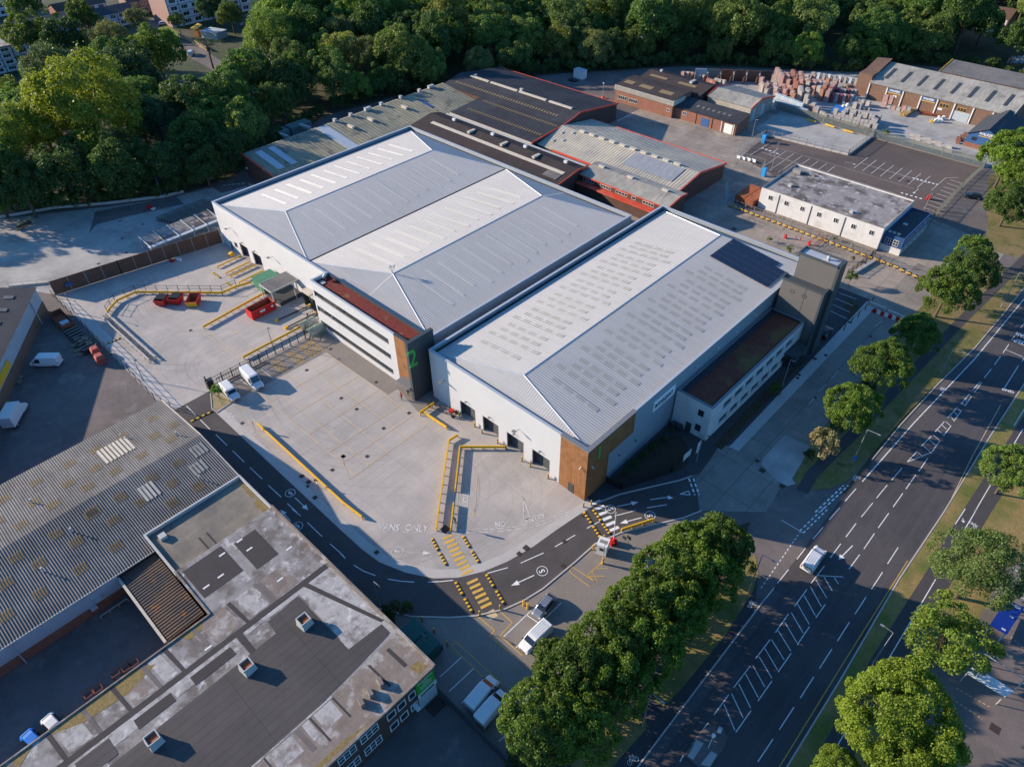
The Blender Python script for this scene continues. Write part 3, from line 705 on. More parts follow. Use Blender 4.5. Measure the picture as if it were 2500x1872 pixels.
m_tan = mat('tan_gravel_roof', (.22, .195, .155), .95, c2=[((.15, .135, .115), .15, .45, .62)], brick=(3, 1.1, .03, .9, .05, 1), noise=[(1, .1), (12, .12)])
m_moss = mat('yellow_moss', (.21, .155, .06), .95, noise=[(2, .3), (9, .35)], bump=(8, .6))
m_rust = mat('rusty_sheet', (.10, .068, .05), .9, c2=[((.06, .052, .05), .22, .42, .58), ((.24, .10, .03), .5, .62, .74)], noise=[(3, .2)])
m_metalpale = mat('pale_metal', (.40, .40, .385), .5, noise=[(1, .08)])
m_render = mat('white_render', (.56, .56, .55), .85, c2=[((.46, .45, .43), .35, .55, .7)], streak=(1.2, 1.2, .06, .12), noise=[(.6, .04), (5, .04)])
m_mottle = mat('mottled_grey_roof', (.26, .245, .235), .95, c2=[((.11, .095, .088), .22, .46, .58), ((.40, .385, .365), .5, .56, .66)], streak=(.9, .2, .16), noise=[(1.5, .15), (8, .15)])
m_blue = mat('blue_paint', (.035, .10, .24), .6, noise=[(.8, .1)])
m_blued = mat('blue_paint_dark', (.025, .075, .19), .6, noise=[(.8, .1)])
m_slate = mat('dark_slate', (.045, .05, .058), .8, streak=(1.5, .3, .12), noise=[(1, .15), (5, .15)])
m_tile = mat('brown_tile', (.105, .065, .05), .85, noise=[(.8, .15), (4, .15)])
m_upvc = mat('pale_blue_cladding', (.40, .45, .48), .6, noise=[(.6, .06)], wave=('Z', 2.5, .5))
m_timberf = mat('brown_timber_fence', (.135, .075, .05), .85, streak=(3.5, 3.5, .22, .3), noise=[(1, .1)])
m_yellow = mat('yellow_steel', (.68, .40, .025), .5, c2=[((.5, .32, .06), 1.2, .6, .75)], noise=[(2, .06)])
m_blackst = mat('black_steel', (.022, .022, .025), .5)
m_galv = mat('galvanised_steel', (.30, .315, .32), .45, metal=.4, noise=[(2, .1)])
m_red = mat('red_paint', (.50, .022, .02), .5, c2=[((.36, .03, .025), 1.2, .5, .7)], noise=[(2, .08)])
m_rustp = mat('rust_paint', (.28, .085, .035), .8, c2=[((.17, .06, .035), .8, .45, .65)], noise=[(3, .2)])
m_solar = mat('solar_cells', (.012, .016, .035), .25, spec=.7, noise=[(1.2, .2)])
m_plast = mat('pale_plastic', (.62, .60, .56), .6, noise=[(3, .1)])
def frame_box(mb, x0, y0, x1, y1, z0, z1, t, mi=0):
    mb.box(x0, y0, z0, x1, y0 + t, z1, mi); mb.box(x0, y1 - t, z0, x1, y1, z1, mi)
    mb.box(x0, y0 + t, z0, x0 + t, y1 - t, z1, mi); mb.box(x1 - t, y0 + t, z0, x1, y1 - t, z1, mi)
def walls(name, x0, y0, x1, y1, z0, z1, m, parent, t=.25):
    mb = MB(); frame_box(mb, x0, y0, x1, y1, z0, z1, t); return mb.build(name, m, parent)
def window(parent, axis, c, a0, a1, z0, z1, out, nx=2, nz=1, fr=None, gl=None, ft=.07, name='window', dep=.08):
    """axis 'x': wall plane x=c, spans y a0..a1; out = +1/-1 outward direction"""
    mb = MB()
    def bx(u0, u1, w0, w1, d0, d1, mi):
        lo, hi = sorted((c + out * d0, c + out * d1))
        if axis == 'x': mb.box(lo, u0, w0, hi, u1, w1, mi)
        else: mb.box(u0, lo, w0, u1, hi, w1, mi)
    bx(a0, a1, z0, z1, .004, .03, 1)
    bx(a0 - ft, a0, z0 - ft, z1 + ft, .004, dep, 0); bx(a1, a1 + ft, z0 - ft, z1 + ft, .004, dep, 0)
    bx(a0, a1, z0 - ft, z0, .004, dep, 0); bx(a0, a1, z1, z1 + ft, .004, dep, 0)
    for k in range(1, nx):
        u = a0 + (a1 - a0) * k / nx; bx(u - ft / 2, u + ft / 2, z0, z1, .03, dep * .8, 0)
    for k in range(1, nz):
        w_ = z0 + (z1 - z0) * k / nz; bx(a0, a1, w_ - ft / 2, w_ + ft / 2, .03, dep * .75, 0)
    return mb.build(name, [fr or m_frame, gl or m_glass], parent)
def panel(parent, name, axis, c, a0, a1, z0, z1, out, m, d=.05, off=.004):
    mb = MB(); lo, hi = sorted((c + out * off, c + out * (off + d)))
    if axis == 'x': mb.box(lo, a0, z0, hi, a1, z1)
    else: mb.box(a0, lo, z0, a1, hi, z1)
    return mb.build(name, m, parent)
def light_on(parent, pts, ze, name='rooflight', mats=None, edge=.09, up=.05):
    """thin rooflight on a plane: pts = 4 corners (x, y, z)"""
    mb = MB()
    top = [(p[0], p[1], p[2] + up) for p in pts]
    mb.face(top, 0)
    for i in range(4):
        a, b = pts[i], pts[(i + 1) % 4]
        mb.face([a, b, (b[0], b[1], b[2] + up), (a[0], a[1], a[2] + up)], 1)
    return mb.build(name, mats or [m_lightp, m_lightw], parent)
def hip(parent, x0, y0, x1, y1, rx, ry0, ry1, ze, zr, ze1=None):
    """hipped roof as one part with ribs: main slopes fall along x"""
    ze1 = ze if ze1 is None else ze1
    mb = MB()
    A, B, Cc, D = (x0, y0, ze), (x1, y0, ze1), (x1, y1, ze1), (x0, y1, ze)
    R0, R1 = (rx, ry0, zr), (rx, ry1, zr)
    for q, ax in (([A, R0, R1, D][::-1], 0), ([B, Cc, R1, R0], 0), ([A, B, R0], 1), ([Cc, D, R1], 1)):
        mb.face(q, 0); mb.ribs(q, ax, .5, .10, .045, 1)
    r = mb.build('roof', [m_roofw, m_ribw], parent)
    cap = MB()
    for p, q in ((R0, R1), (A, R0), (B, R0), (Cc, R1), (D, R1)):
        cap.tube((p[0], p[1], p[2] - .01), (q[0], q[1], q[2] - .01), .11, 6)
    cap.build('ridge_cap', m_trimg, r)
    return r
# ---------------------------------------------------------------- warehouse 1
W1 = thing('warehouse', 'white metal warehouse marked with a green 1 on its timber clad corner', 'warehouse', (-60, 96, 0))
X0, Y0, X1, Y1 = -78.4, 60.3, -42.3, 132.7
DO1 = [(-71.0, -67.15), (-65.25, -61.4), (-59.4, -55.5), (-53.55, -49.7)]
mb = MB()

xs = [X0] + [v for d in DO1 for v in d] + [X1]
for i in range(0, len(xs), 2): mb.box(xs[i], Y0, 0, xs[i + 1], Y0 + .25, 3.72)
mb.box(X0, Y0, 3.72, X1, Y0 + .25, 11.2)
mb.build('wall', m_clad, W1)
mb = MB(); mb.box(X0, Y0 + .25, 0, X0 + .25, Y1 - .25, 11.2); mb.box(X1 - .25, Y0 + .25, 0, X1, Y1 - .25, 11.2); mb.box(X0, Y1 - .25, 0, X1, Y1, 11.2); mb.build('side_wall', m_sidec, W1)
mb = MB(); frame_box(mb, X0 - .08, Y0 - .08, X1 + .08, Y1 + .08, 11.2, 11.3, .5); mb.build('parapet_capping', m_trimg, W1)
mb = MB(); mb.box(X0 + .25, Y0 + .25, 10.3, X1 - .25, Y1 - .25, 10.42); mb.build('gutter', m_gut, W1)
hip(W1, X0 + 1.0, Y0 + .9, X1 - .8, Y1 - .9, -60.3, 65.6, 127.4, 10.55, 12.6)
def roof_z(x, xr, zr, xe, ze): return zr + (ze - zr) * (x - xr) / (xe - xr)
def lights(parent, xr, xe, zr, ze, ys, segs, wdt, mats, name='rooflight'):
    """row of rooflight panels flush in the roof sheet, joined by strips of roof sheet"""
    for y in ys:
        mb = MB()
        cuts = [f for sg in segs for f in sg]
        xs_ = [xr + (xe - xr) * f for f in cuts]
        for x in xs_:
            z = roof_z(x, xr, zr, xe, ze) + .05
            mb.v += [(x, y, z), (x, y + wdt, z)]
        for i in range(len(xs_) - 1):
            q = (2 * i, 2 * i + 2, 2 * i + 3, 2 * i + 1)
            mb.f.append(q if xe > xr else q[::-1]); mb.m.append(0 if i % 2 == 0 else 2)
        p = [mb.v[0], mb.v[-2], mb.v[-1], mb.v[1]]
        if xe < xr: p = p[::-1]
        mb.ribs(p, 0, .5 if mats[0] is m_lightp else .25, .10, .04, 2 if mats[0] is m_lightp else 0)
        mb.build(name, [mats[0], mats[1], m_roofw], parent)
S4 = [(.22, .33), (.37, .48), (.52, .63), (.67, .78)]
S5 = [(.12, .22), (.27, .38), (.42, .53), (.58, .69), (.74, .84)]
for side, xe in ((0, X0 + 1.0), (1, X1 - .8)):
    ys = [68.0] + [v for k in range(7) for v in (71.2 + k * 6.6, 73.2 + k * 6.6, 75.2 + k * 6.6)]
    ys = [y for y in ys if y < (117.5 if side else 124)]
    for i, y in enumerate(ys):
        sg = S4 if i % 3 != 1 else S5
        if side == 0: sg = [(a, a + (b - a) * .9) for a, b in sg]
        lights(W1, -60.3, xe, 12.6, 10.55, [y], sg, .95, [m_lightp, m_lightw])
# timber corner
mb = MB()
mb.box(-47.5, Y0 - .18, 0, X1 + .2, Y0 - .01, 11.22)
mb.box(X1 + .02, Y0 - .0, 0, X1 + .2, 65.8, 11.22)
mb.box(X1 + .02, 65.8, 6.6, X1 + .2, 72.3, 11.22)
mb.build('timber_cladding', m_wood, W1)
mb = MB(); mb.box(-47.6, Y0 - .26, 11.24, X1 + .28, Y0 + .55, 11.42); mb.box(X1 - .5, Y0 + .55, 11.24, X1 + .28, 72.4, 11.42); mb.build('corner_capping', m_mgrey, W1)
panel(W1, 'door', 'y', Y0 - .18, -45.5, -44.4, 0, 2.0, -1, m_gut)
mb = MB(); add_text(mb, '1', 3.9, Vector((X1 + .24, 63.0, 8.9)), basis((0, 1, 0), (0, 0, 1)), .03, .06, .8); mb.build('numeral', m_green, W1)
for i, (a, b) in enumerate(DO1):
    mb = MB(); mb.box(a, Y0 + .9, 0, b, Y0 + 1.0, 3.7, 0); mb.box(a, Y0 + .25, 3.72, b, Y0 + 1.0, 3.8, 1); mb.box(a - .05, Y0 + .25, 0, a, Y0 + 1.0, 3.75, 1); mb.box(b, Y0 + .25, 0, b + .05, Y0 + 1.0, 3.75, 1)
    dd = mb.build('loading_door', [m_door, m_gut], W1)
    lamp = MB(); lamp.box((a + b) / 2 - .3, Y0 - .45, 4.5, (a + b) / 2 + .1, Y0 - .01, 4.6); lamp.build('door_lamp', m_mgrey, dd)
mb = MB(); mb.tube((-56.5, Y0, 6.3), (-56.5, Y0 - 1.0, 6.5), .05); mb.box(-57.0, Y0 - 1.4, 6.45, -56.3, Y0 - .8, 6.56); mb.build('wall_lamp', m_mgrey, W1)
mb = MB(); mb.tube((-74.5, Y0, 6.3), (-74.5, Y0 - 1.0, 6.5), .05); mb.box(-75.0, Y0 - 1.4, 6.45, -74.3, Y0 - .8, 6.56); mb.build('wall_lamp', m_mgrey, W1)
for q in ((-43.2, 7.3), ): 
    mb = MB(); mb.tube((q[0], Y0 - .2, q[1]), (q[0], Y0 - .7, q[1] - .1), .1, 6); mb.build('camera', m_frame, W1)
mb = MB(); mb.tube((X1 + .2, 61.3, 7.3), (X1 + .7, 61.3, 7.2), .1, 6); mb.build('camera', m_frame, W1)
# wall sign
mb = MB(); mb.box(X1 + .02, 77.8, 7.1, X1 + .12, 84.2, 9.35, 0)
add_text(mb, 'amazon', 1.9, Vector((X1 + .14, 80.9, 8.35)), basis((0, 1, 0), (0, 0, 1)), .01, .03, .95, 1)
for k in range(12):
    a0_, a1_ = math.radians(-150 + k * 10), math.radians(-140 + k * 10)
    q = [(X1 + .14, 80.7 + math.cos(a) * r_, 9.0 + math.sin(a) * r_ * .75) for a, r_ in ((a0_, 1.95), (a0_, 2.1), (a1_, 2.1), (a1_, 1.95))]
    mb.face(q, 1)
mb.build('sign_panel', [mat('sign_white', (.80, .80, .80), .5), m_blackst], W1)
for y in (90.5, 97.5, 104.0, 111.0):
    mb = MB(); mb.box(X1, y, 9.0, X1 + .25, y + .7, 9.35); mb.build('bulkhead_light', m_lightw, W1)
for y in (69, 73.5): 
    mb = MB(); mb.box(X1, y, 3.4, X1 + .18, y + .25, 3.6); mb.build('bulkhead_light', m_gut, W1)
# solar array
so_ = MB()
nx_, ny_ = 7, 9
xa, xb, ya, yb = -57.6, -44.3, 119.0, 128.4
def rz1(x): return roof_z(x, -60.3, 12.6, X1 - .8, 10.55)
sol_root = []
for i in range(12):
    for j in range(5):
        x_a = xa + (xb - xa) * i / 12; x_b = xa + (xb - xa) * (i + 1) / 12 - .06
        y_a = ya + (yb - ya) * j / 5; y_b = ya + (yb - ya) * (j + 1) / 5 - .07
        if j == 4 and x_a > -47.2: continue
        if j == 0 and i < 1: pass
        za, zb = rz1(x_a) + .2, rz1(x_b) + .2
        so_.face([(x_a, y_a, za), (x_b, y_a, zb), (x_b, y_b, zb), (x_a, y_b, za)], 0)
so_.build('solar_array', m_solar, W1)
mb = MB(); mb.face([(xa - .05, ya - .05, rz1(xa) + .17), (xb, ya - .05, rz1(xb) + .17), (xb, yb - 2, rz1(xb) + .17), (xa - .05, yb - 2, rz1(xa) + .17)], 0); mb.build('array_frame', m_mgrey, W1)
# office annex
AX0, AX1, AY0, AY1 = -42.05, -35.0, 84.8, 117.9
WY = [88.9 + 3.75 * k for k in range(8)]
mb = MB()
def pierced(mb, x, t, y0, y1, z0, z1, holes):
    """wall at x..x-t along y with rectangular openings (y0, y1, z0, z1) in rows"""
    zs = sorted({z0, z1} | {h[2] for h in holes} | {h[3] for h in holes})
    for za, zb in zip(zs[:-1], zs[1:]):
        hs = sorted(h[:2] for h in holes if h[2] <= za and h[3] >= zb)
        c = y0
        for a, b in hs:
            if a > c: mb.box(x - t, c, za, x, a, zb)
            c = b
        if y1 > c: mb.box(x - t, c, za, x, y1, zb)
hol = [(y, y + 2.9, 4.5, 6.1) for y in WY[:7]] + [(y - .3, y + 2.6, 1.0, 2.6) for y in WY[:7]]
pierced(mb, AX1, .35, AY0, AY1, 0, 7.7, hol)
mb.box(AX0, AY0, 0, AX1 - .35, AY0 + .3, 7.7)
mb.build('annex_wall', m_render, W1)
for h in hol:
    window(W1, 'x', AX1 - .33, h[0] + .05, h[1] - .05, h[2] + .05, h[3] - .05, 1, nx=2, fr=m_dframe, ft=.04, dep=.06)
for (a, b, c_, d) in ((-37.35, -36.4, 4.9, 6.1), (-37.35, -36.4, 1.4, 2.7)): window(W1, 'y', AY0, a, b, c_, d, -1, nx=1, fr=m_dframe, ft=.05)
panel(W1, 'door', 'y', AY0, -39.2, -38.1, 0, 2.1, -1, m_gut)
mb = MB(); frame_box(mb, AX0, AY0 - .08, AX1 + .08, AY1, 7.7, 7.8, .5); mb.build('annex_capping', m_mgrey, W1)
mb = MB(); mb.box(AX0, AY0 + .3, 7.0, AX1 - .35, AY1, 7.15); mb.build('annex_roof_deck', m_gut, W1)
mb = MB(); mb.box(-40.6, AY0 + 1.0, 7.15, AX1 - .8, AY1 - .4, 7.3); mb.build('annex_green_roof', m_sedumb, W1)
# tower
m_tow = mat('tower_grey_panel', (.115, .107, .102), .7, noise=[(.3, .05), (6, .04)])
mb = MB(); mb.box(-41.4, 118.0, 0, -33.5, 120.0, 14.6); mb.box(-40.3, 120.0, 0, -33.0, 122.6, 19.6); mb.box(-42.2, 120.0, 0, -40.3, 122.0, 12.0); mb.build('tower', m_tow, W1)
mb = MB(); mb.box(-33.5, 117.8, 0, -33.1, 119.98, 15.0); mb.box(-33.0, 119.98, 0, -32.5, 122.9, 20.0); frame_box(mb, -40.6, 119.8, -32.99, 122.9, 19.6, 20.0, .25); mb.box(-41.7, 117.75, 14.6, -33.5, 118.1, 15.0); mb.box(-41.7, 118.1, 14.6, -41.4, 119.98, 15.0); mb.box(-41.4, 118.1, 14.6, -33.5, 119.98, 14.7)
mb.build('tower_edge', m_dgrey, W1)
mb = MB(); mb.box(-40.3, 120.1, 19.62, -33.0, 122.6, 19.72); mb.build('tower_roof', m_trimg, W1)
mb = MB(); mb.tube((-35.5, 121.3, 19.7), (-35.5, 121.3, 20.3), .25, 10); mb.tube((-35.5, 121.3, 20.3), (-35.5, 121.3, 20.5), .38, 10, r2=.15); mb.obox(-35.8, 121.2, 19.72, 1.0, .6, .12); mb.build('roof_vent', m_metalpale, W1)
for cx in (-39.0, -36.6):
    mb = MB(); mk2 = mb
    for k in range(20):
        a, b = 2 * math.pi * k / 20, 2 * math.pi * (k + 1) / 20
        q = [(cx + math.cos(t_) * r_, 117.97, 12.8 + math.sin(t_) * r_) for t_, r_ in ((a, .34), (a, .44), (b, .44), (b, .34))]
        mb.face(q)
    mb.build('ring_emblem', m_dframe, W1)
mb = MB(); mb.box(-36.6, 117.975, 3, -36.55, 118.02, 14.6); mb.build('panel_joint', m_dframe, W1)
# entrance drum and canopy
mb = MB(); mb.prism([(-35 + 2.9 * math.cos(a), 114.6 + 2.9 * math.sin(a)) for a in [math.radians(-90 + k * 12) for k in range(16)]], 3.2, 3.6, 0); mb.build('entrance_canopy', m_dgrey, W1)
mb = MB(); mb.prism([(-35 + 2.2 * math.cos(a), 114.6 + 2.2 * math.sin(a)) for a in [math.radians(-90 + k * 12) for k in range(16)]], 0, 3.2, 0); mb.build('entrance_glass', m_glass, W1)
# ---------------------------------------------------------------- warehouse 2
W2 = thing('warehouse', 'wide white warehouse with twin hipped roofs and a dark slab marked with a green 2', 'warehouse', (-120, 93, 0))
X0, Y0, X1, Y1 = -158.2, 62.5, -80.9, 124.0
mb = MB(); DO2 = [(-149.7, -146.0), (-144.1, -140.3), (-121.4, -118.8), (-117.9, -115.4), (-114.8, -112.4)]

xs = [X0] + [v for d in DO2 for v in d] + [X1]
for i in range(0, len(xs), 2): mb.box(xs[i], Y0, 0, xs[i + 1], Y0 + .25, 3.6)
mb.box(X0, Y0, 3.6, X1, Y0 + .25, 11.2)
mb.build('wall', m_clad, W2)
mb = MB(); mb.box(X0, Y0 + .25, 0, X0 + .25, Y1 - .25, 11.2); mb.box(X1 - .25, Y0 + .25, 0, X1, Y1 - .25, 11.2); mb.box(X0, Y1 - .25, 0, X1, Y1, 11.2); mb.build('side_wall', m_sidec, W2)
mb = MB(); frame_box(mb, X0 - .08, Y0 - .08, X1 + .08, Y1 + .08, 11.2, 11.3, .5); mb.build('parapet_capping', m_trimg, W2)
mb = MB(); mb.box(X0 + .25, Y0 + .25, 10.3, X1 - .25, Y1 - .25, 10.42); mb.build('gutter', m_gut, W2)
XM = -119.8
hip(W2, X0 + 1.0, Y0 + .8, XM - .25, Y1 - .9, -138.4, 70.4, 115.0, 10.55, 12.7)
hip(W2, XM + .25, Y0 + .8, X1 - .8, Y1 - .9, -100.3, 70.4, 115.2, 10.55, 12.7)
for k, (xr, xe) in enumerate(((-138.4, X0 + 1.0), (-138.4, XM - .25), (-100.3, XM + .25), (-100.3, X1 - .8))):
    ys = [72.5 + 3.55 * i for i in range(12)]
    for i, y in enumerate(ys):
        if k == 0:
            lights(W2, xr, xe, 12.7, 10.55, [y], [(.22, .30), (.5, .76)] if i % 2 else [(.2, .55), (.6, .78)], .75, [m_lightb, m_lightw])
        else:
            lights(W2, xr, xe, 12.7, 10.55, [y], [(.14 + .05 * (i % 2), .3), (.31, .46), (.47, .62), (.63, .8 - .04 * (i % 3))], .75, [m_lights, m_lightc])
            mb = MB()
            for yy in (y, y + .75):
                xa_, xb_ = xr + (xe - xr) * .16, xr + (xe - xr) * .8
                if k != 2 and yy > y: continue
                za_, zb_ = roof_z(xa_, xr, 12.7, xe, 10.55) + .082, roof_z(xb_, xr, 12.7, xe, 10.55) + .082
                q = [(xa_, yy - .05, za_), (xb_, yy - .05, zb_), (xb_, yy + .05, zb_), (xa_, yy + .05, za_)]
                mb.face(q if xb_ > xa_ else q[::-1], 0)
            mb.build('rooflight_edge', m_lightc, W2)
for a, b in DO2[:2]:
    mb = MB(); mb.box(a, Y0 + .9, 0, b, Y0 + 1.0, 3.58, 0); mb.box(a - .05, Y0 + .25, 0, a, Y0 + 1, 3.6, 1); mb.box(b, Y0 + .25, 0, b + .05, Y0 + 1, 3.6, 1)
    dd = mb.build('loading_door', [m_door, m_gut], W2)
    lamp = MB(); lamp.box((a + b) / 2 - .3, Y0 - .45, 4.3, (a + b) / 2 + .1, Y0 - .01, 4.4); lamp.build('door_lamp', m_mgrey, dd)
for a, b in DO2[2:]:
    mb = MB(); mb.box(a + .1, Y0 + .5, 0, b - .1, Y0 + .6, 3.5, 0); mb.box(a - .25, Y0 - 1.6, 3.45, b + .25, Y0, 3.75, 2); mb.box(a - .25, Y0 - 1.5, 0, a + .1, Y0, 3.4, 1); mb.box(b - .1, Y0 - 1.5, 0, b + .25, Y0, 3.4, 1)
    mb.build('dock_shelter', [m_door, m_gut, m_creamr], W2)
for x, z in ((-134, 6.2), (-152, 6.6)):
    mb = MB(); mb.tube((x, Y0, z), (x, Y0 - 1.0, z + .2), .05); mb.box(x - .5, Y0 - 1.4, z + .15, x + .2, Y0 - .8, z + .26); mb.build('wall_lamp', m_mgrey, W2)
panel(W2, 'door', 'y', Y0, -154.8, -153.9, 0, 2.2, -1, m_blued); panel(W2, 'window', 'y', Y0, -152.4, -151.2, 1.6, 2.8, -1, m_glass)
mb = MB(); add_text(mb, '2', 5.4, Vector((-79.96, 57.7, 9.7)), basis((0, 1, 0), (0, 0, 1)), .03, .07, .8); mb.build('numeral', m_green, W2)
mb = MB(); mb.box(-80.7, 57.0, 0, -80.0, 63.0, 13.5); mb.build('end_slab', m_dgrey, W2)
# office block with ribbon windows
OX0, OX1, OY0, OZ = -111.7, -80.7, 58.4, 11.9
RB = [(1.0, 2.4), (4.75, 6.1), (8.4, 9.8)]
mb = MB()
zz = [0] + [v for r_ in RB for v in r_] + [OZ]
for i in range(0, len(zz), 2): mb.box(OX0, OY0, zz[i], OX1, OY0 + .3, zz[i + 1])
for a, b in RB: mb.box(OX0, OY0, a, OX0 + .5, OY0 + .3, b); mb.box(-87.6, OY0, a, OX1, OY0 + .3, b)
mb.box(OX0, OY0 + .3, 0, OX0 + .3, Y0, OZ)
mb.build('office_wall', m_clad, W2)
for a, b in RB: window(W2, 'y', OY0 + .2, OX0 + .5, -87.6, a + .05, b - .05, -1, nx=20, fr=m_dframe, ft=.06, dep=.06)
mb = MB(); mb.box(OX0, OY0 - .08, OZ, -85.8, OY0 + .35, OZ + .1); mb.box(OX0 - .08, OY0 + .35, OZ, OX0 + .35, Y0 + .1, OZ + .1); mb.build('office_capping', m_trimg, W2)
mb = MB(); mb.box(-85.7, OY0 - .1, OZ, -80.72, OY0 + .5, OZ + .15); mb.box(OX0 + .4, 62.3, 11.32, -80.72, 62.7, 11.75); mb.build('office_edge', m_dgrey, W2)
mb = MB(); mb.box(OX0 + .3, OY0 + .3, 11.0, -80.72, 62.3, 11.3); mb.build('office_green_roof', m_sedum, W2)
mb = MB(); mb.box(-85.7, OY0 - .06, 2.2, -81.8, OY0 - .005, OZ); mb.box(-85.7, OY0 - .06, 0, -84.6, OY0 - .005, 2.2); mb.build('timber_cladding', m_wood, W2)
window(W2, 'y', OY0 - .02, -81.75, -80.78, 3.2, 10.8, -1, nx=1, nz=6, fr=m_dframe, ft=.07)
mb = MB(); mb.box(-84.4, OY0 - 2.0, 2.6, -80.72, OY0 - .07, 2.85); mb.build('entrance_canopy', m_mgrey, W2)
panel(W2, 'entrance_door', 'y', OY0, -84.4, -80.9, 0, 2.4, -1, m_glass)
mb = MB(); mb.tube((-110.2, 61.0, 11.3), (-110.2, 61.0, 12.2), .06); mb.tube((-110.2, 61, 12.2), (-110.4, 60.8, 12.5), .5, 12, r2=.45); mb.obox(-109.9, 60.0, 11.3, 1.2, .9, .15); mb.build('satellite_dish', m_metalpale, W2)
mb = MB()
for dx, dy in ((0, 0), (.5, .1), (.1, .5), (-.5, 0), (0, -.5)): mb.tube((-100.3 + dx * .1, 70.4 + dy * .1, 12.8), (-100.3 + dx, 70.4 + dy, 14.3), .03, 4); mb.tube((-100.3 + dx, 70.4 + dy, 14.2), (-100.3 + dx, 70.4 + dy, 14.5), .12, 5)
mb.build('roof_aerial', m_galv, W2)
mb = MB(); mb.box(-129.2, 55.6, 4.3, -124.6, 62.4, 4.5, 0); frame_box(mb, -129.3, 55.5, -124.5, 62.4, 4.2, 4.55, .12, 1)
for x in (-129.2, -124.7):
    for y in (55.6, 60.9): mb.box(x, y, 0, x + .2, y + .2, 4.2, 1)
mb.box(-129.1, 57, 0, -124.7, 62.4, 1.0, 2)
mb.build('dock_canopy', [m_asbl, m_metalpale, m_gut], W2)
# ---------------------------------------------------------------- generic gabled sheds
def gable(name, label, cat, x0, y0, x1, y1, ax, rp, ze, zr, mw, mr, trim=None, pitch=.6, rw=.3, rh=.1, ze2=None, oh=.3, group=None, ribs=True, zw=None, trims=(1, 1)):
    """ridge runs along axis ax at coordinate rp; slopes to ze (low side) and ze2 (high side)"""
    ze2 = ze if ze2 is None else ze2
    T = thing(name, label, cat, ((x0 + x1) / 2, (y0 + y1) / 2, 0), group)
    mb = MB()
    if ax == 0:      # ridge along x, slopes along y
        prof = [(y0, ze), (rp, zr), (y1, ze2)]
        pt = lambda e, q: (e, q[0], q[1])
        lo, hi = x0, x1
    else:
        prof = [(x0, ze), (rp, zr), (x1, ze2)]
        pt = lambda e, q: (q[0], e, q[1])
        lo, hi = y0, y1
    mb.box(x0, y0, 0, x0 + .2, y1, min(ze, ze2) - .05) if False else None
    for e in (lo, hi):
        mb.face([pt(e, (prof[0][0], 0)), pt(e, (prof[0][0], ze - .05)), pt(e, (rp, zr - .05)), pt(e, (prof[2][0], ze2 - .05)), pt(e, (prof[2][0], 0))])
    mb.face([pt(lo, (prof[0][0], 0)), pt(hi, (prof[0][0], 0)), pt(hi, (prof[0][0], ze - .05)), pt(lo, (prof[0][0], ze - .05))])
    mb.face([pt(lo, (prof[2][0], 0)), pt(hi, (prof[2][0], 0)), pt(hi, (prof[2][0], ze2 - .05)), pt(lo, (prof[2][0], ze2 - .05))])
    mb.build('wall', mw, T)
    rf = MB()
    s1 = (ze - zr) / (prof[0][0] - rp) if abs(prof[0][0] - rp) > .1 else 0
    s2 = (ze2 - zr) / (prof[2][0] - rp) if abs(prof[2][0] - rp) > .1 else 0
    for a, s_, d in ((prof[0], s1, -1), (prof[2], s2, 1)):
        if abs(a[0] - rp) < .1: continue
        b = (a[0] + d * oh, a[1] + s_ * d * oh)
        q = [pt(lo - oh, b), pt(hi + oh, b), pt(hi + oh, (rp, zr)), pt(lo - oh, (rp, zr))]
        n_ = (Vector(q[1]) - Vector(q[0])).cross(Vector(q[2]) - Vector(q[0]))
        if n_.z < 0: q = q[::-1]
        rf.face(q, 0); rf.face([(p[0], p[1], p[2] - .12) for p in q][::-1], 0)
        if ribs: rf.ribs(q, 1 - ax, pitch, rw, rh, 0)
        rf.face([q[i] for i in (0, 1)] + [(q[i][0], q[i][1], q[i][2] - .12) for i in (1, 0)], 0) if False else None
    R_ = rf.build('roof', mr, T)
    if trim:
        tb = MB()
        for e, on in ((lo - oh - .05, trims[0]), (hi + oh + .05, trims[1])):
            if not on: continue
            for a, s_, d in ((prof[0], s1, -1), (prof[2], s2, 1)):
                if abs(a[0] - rp) < .1: continue
                p, q = pt(e, (a[0] + d * oh, a[1] + s_ * d * oh - .3)), pt(e, (rp, zr - .3))
                tb.beam(p, q, .18, .5)
        tb.build('bargeboard', trim, T)
    return T, R_
def box_vent(parent, x, y, z, lx, ly, h, m, m2=None, a=0):
    mb = MB(); mb.obox(x, y, z, lx, ly, h, a, 0, .15); mb.obox(x, y, z + h, lx * 1.08, ly * 1.08, .1, a, 1); mb.build('roof_vent', [m, m2 or m], parent)
# A: long pale mono-pitch shed
TA, RA = gable('factory_shed', 'long mossy grey shed with red gable trim beside the tree belt', 'industrial shed', -187.4, 86.8, -168.6, 162.6, 1, -186.9, 6.6, 6.7, m_brickd, m_asbx, m_redtrim, pitch=1.2, ze2=4.3, trims=(1, 0))
def za(x): return 6.7 - (x + 186.9) * (2.4 / 18.3)
for k, (ya_, yb_, m_) in enumerate(((89.4, 91.6, m_upvc), (93.6, 95.6, m_upvc), (111, 114.6, m_upvc), (147.5, 148.6, m_blue))):
    if k == 0 or k == 1: xa_, xb_ = -185.5, -174
    elif k == 2: xa_, xb_ = -186.6, -170
    else: xa_, xb_ = -183, -176
    light_on(TA, [(xa_, ya_, za(xa_) + .1), (xb_, ya_, za(xb_) + .1), (xb_, yb_, za(xb_) + .1), (xa_, yb_, za(xa_) + .1)], 0, 'replaced_roof_sheet', [m_, m_])
for y in (118, 124, 130.5, 136, 144, 152, 157): box_vent(TA, -186.9, y, 6.75, 1.0, 2.2 if y % 2 else .9, .7, m_metalpale)
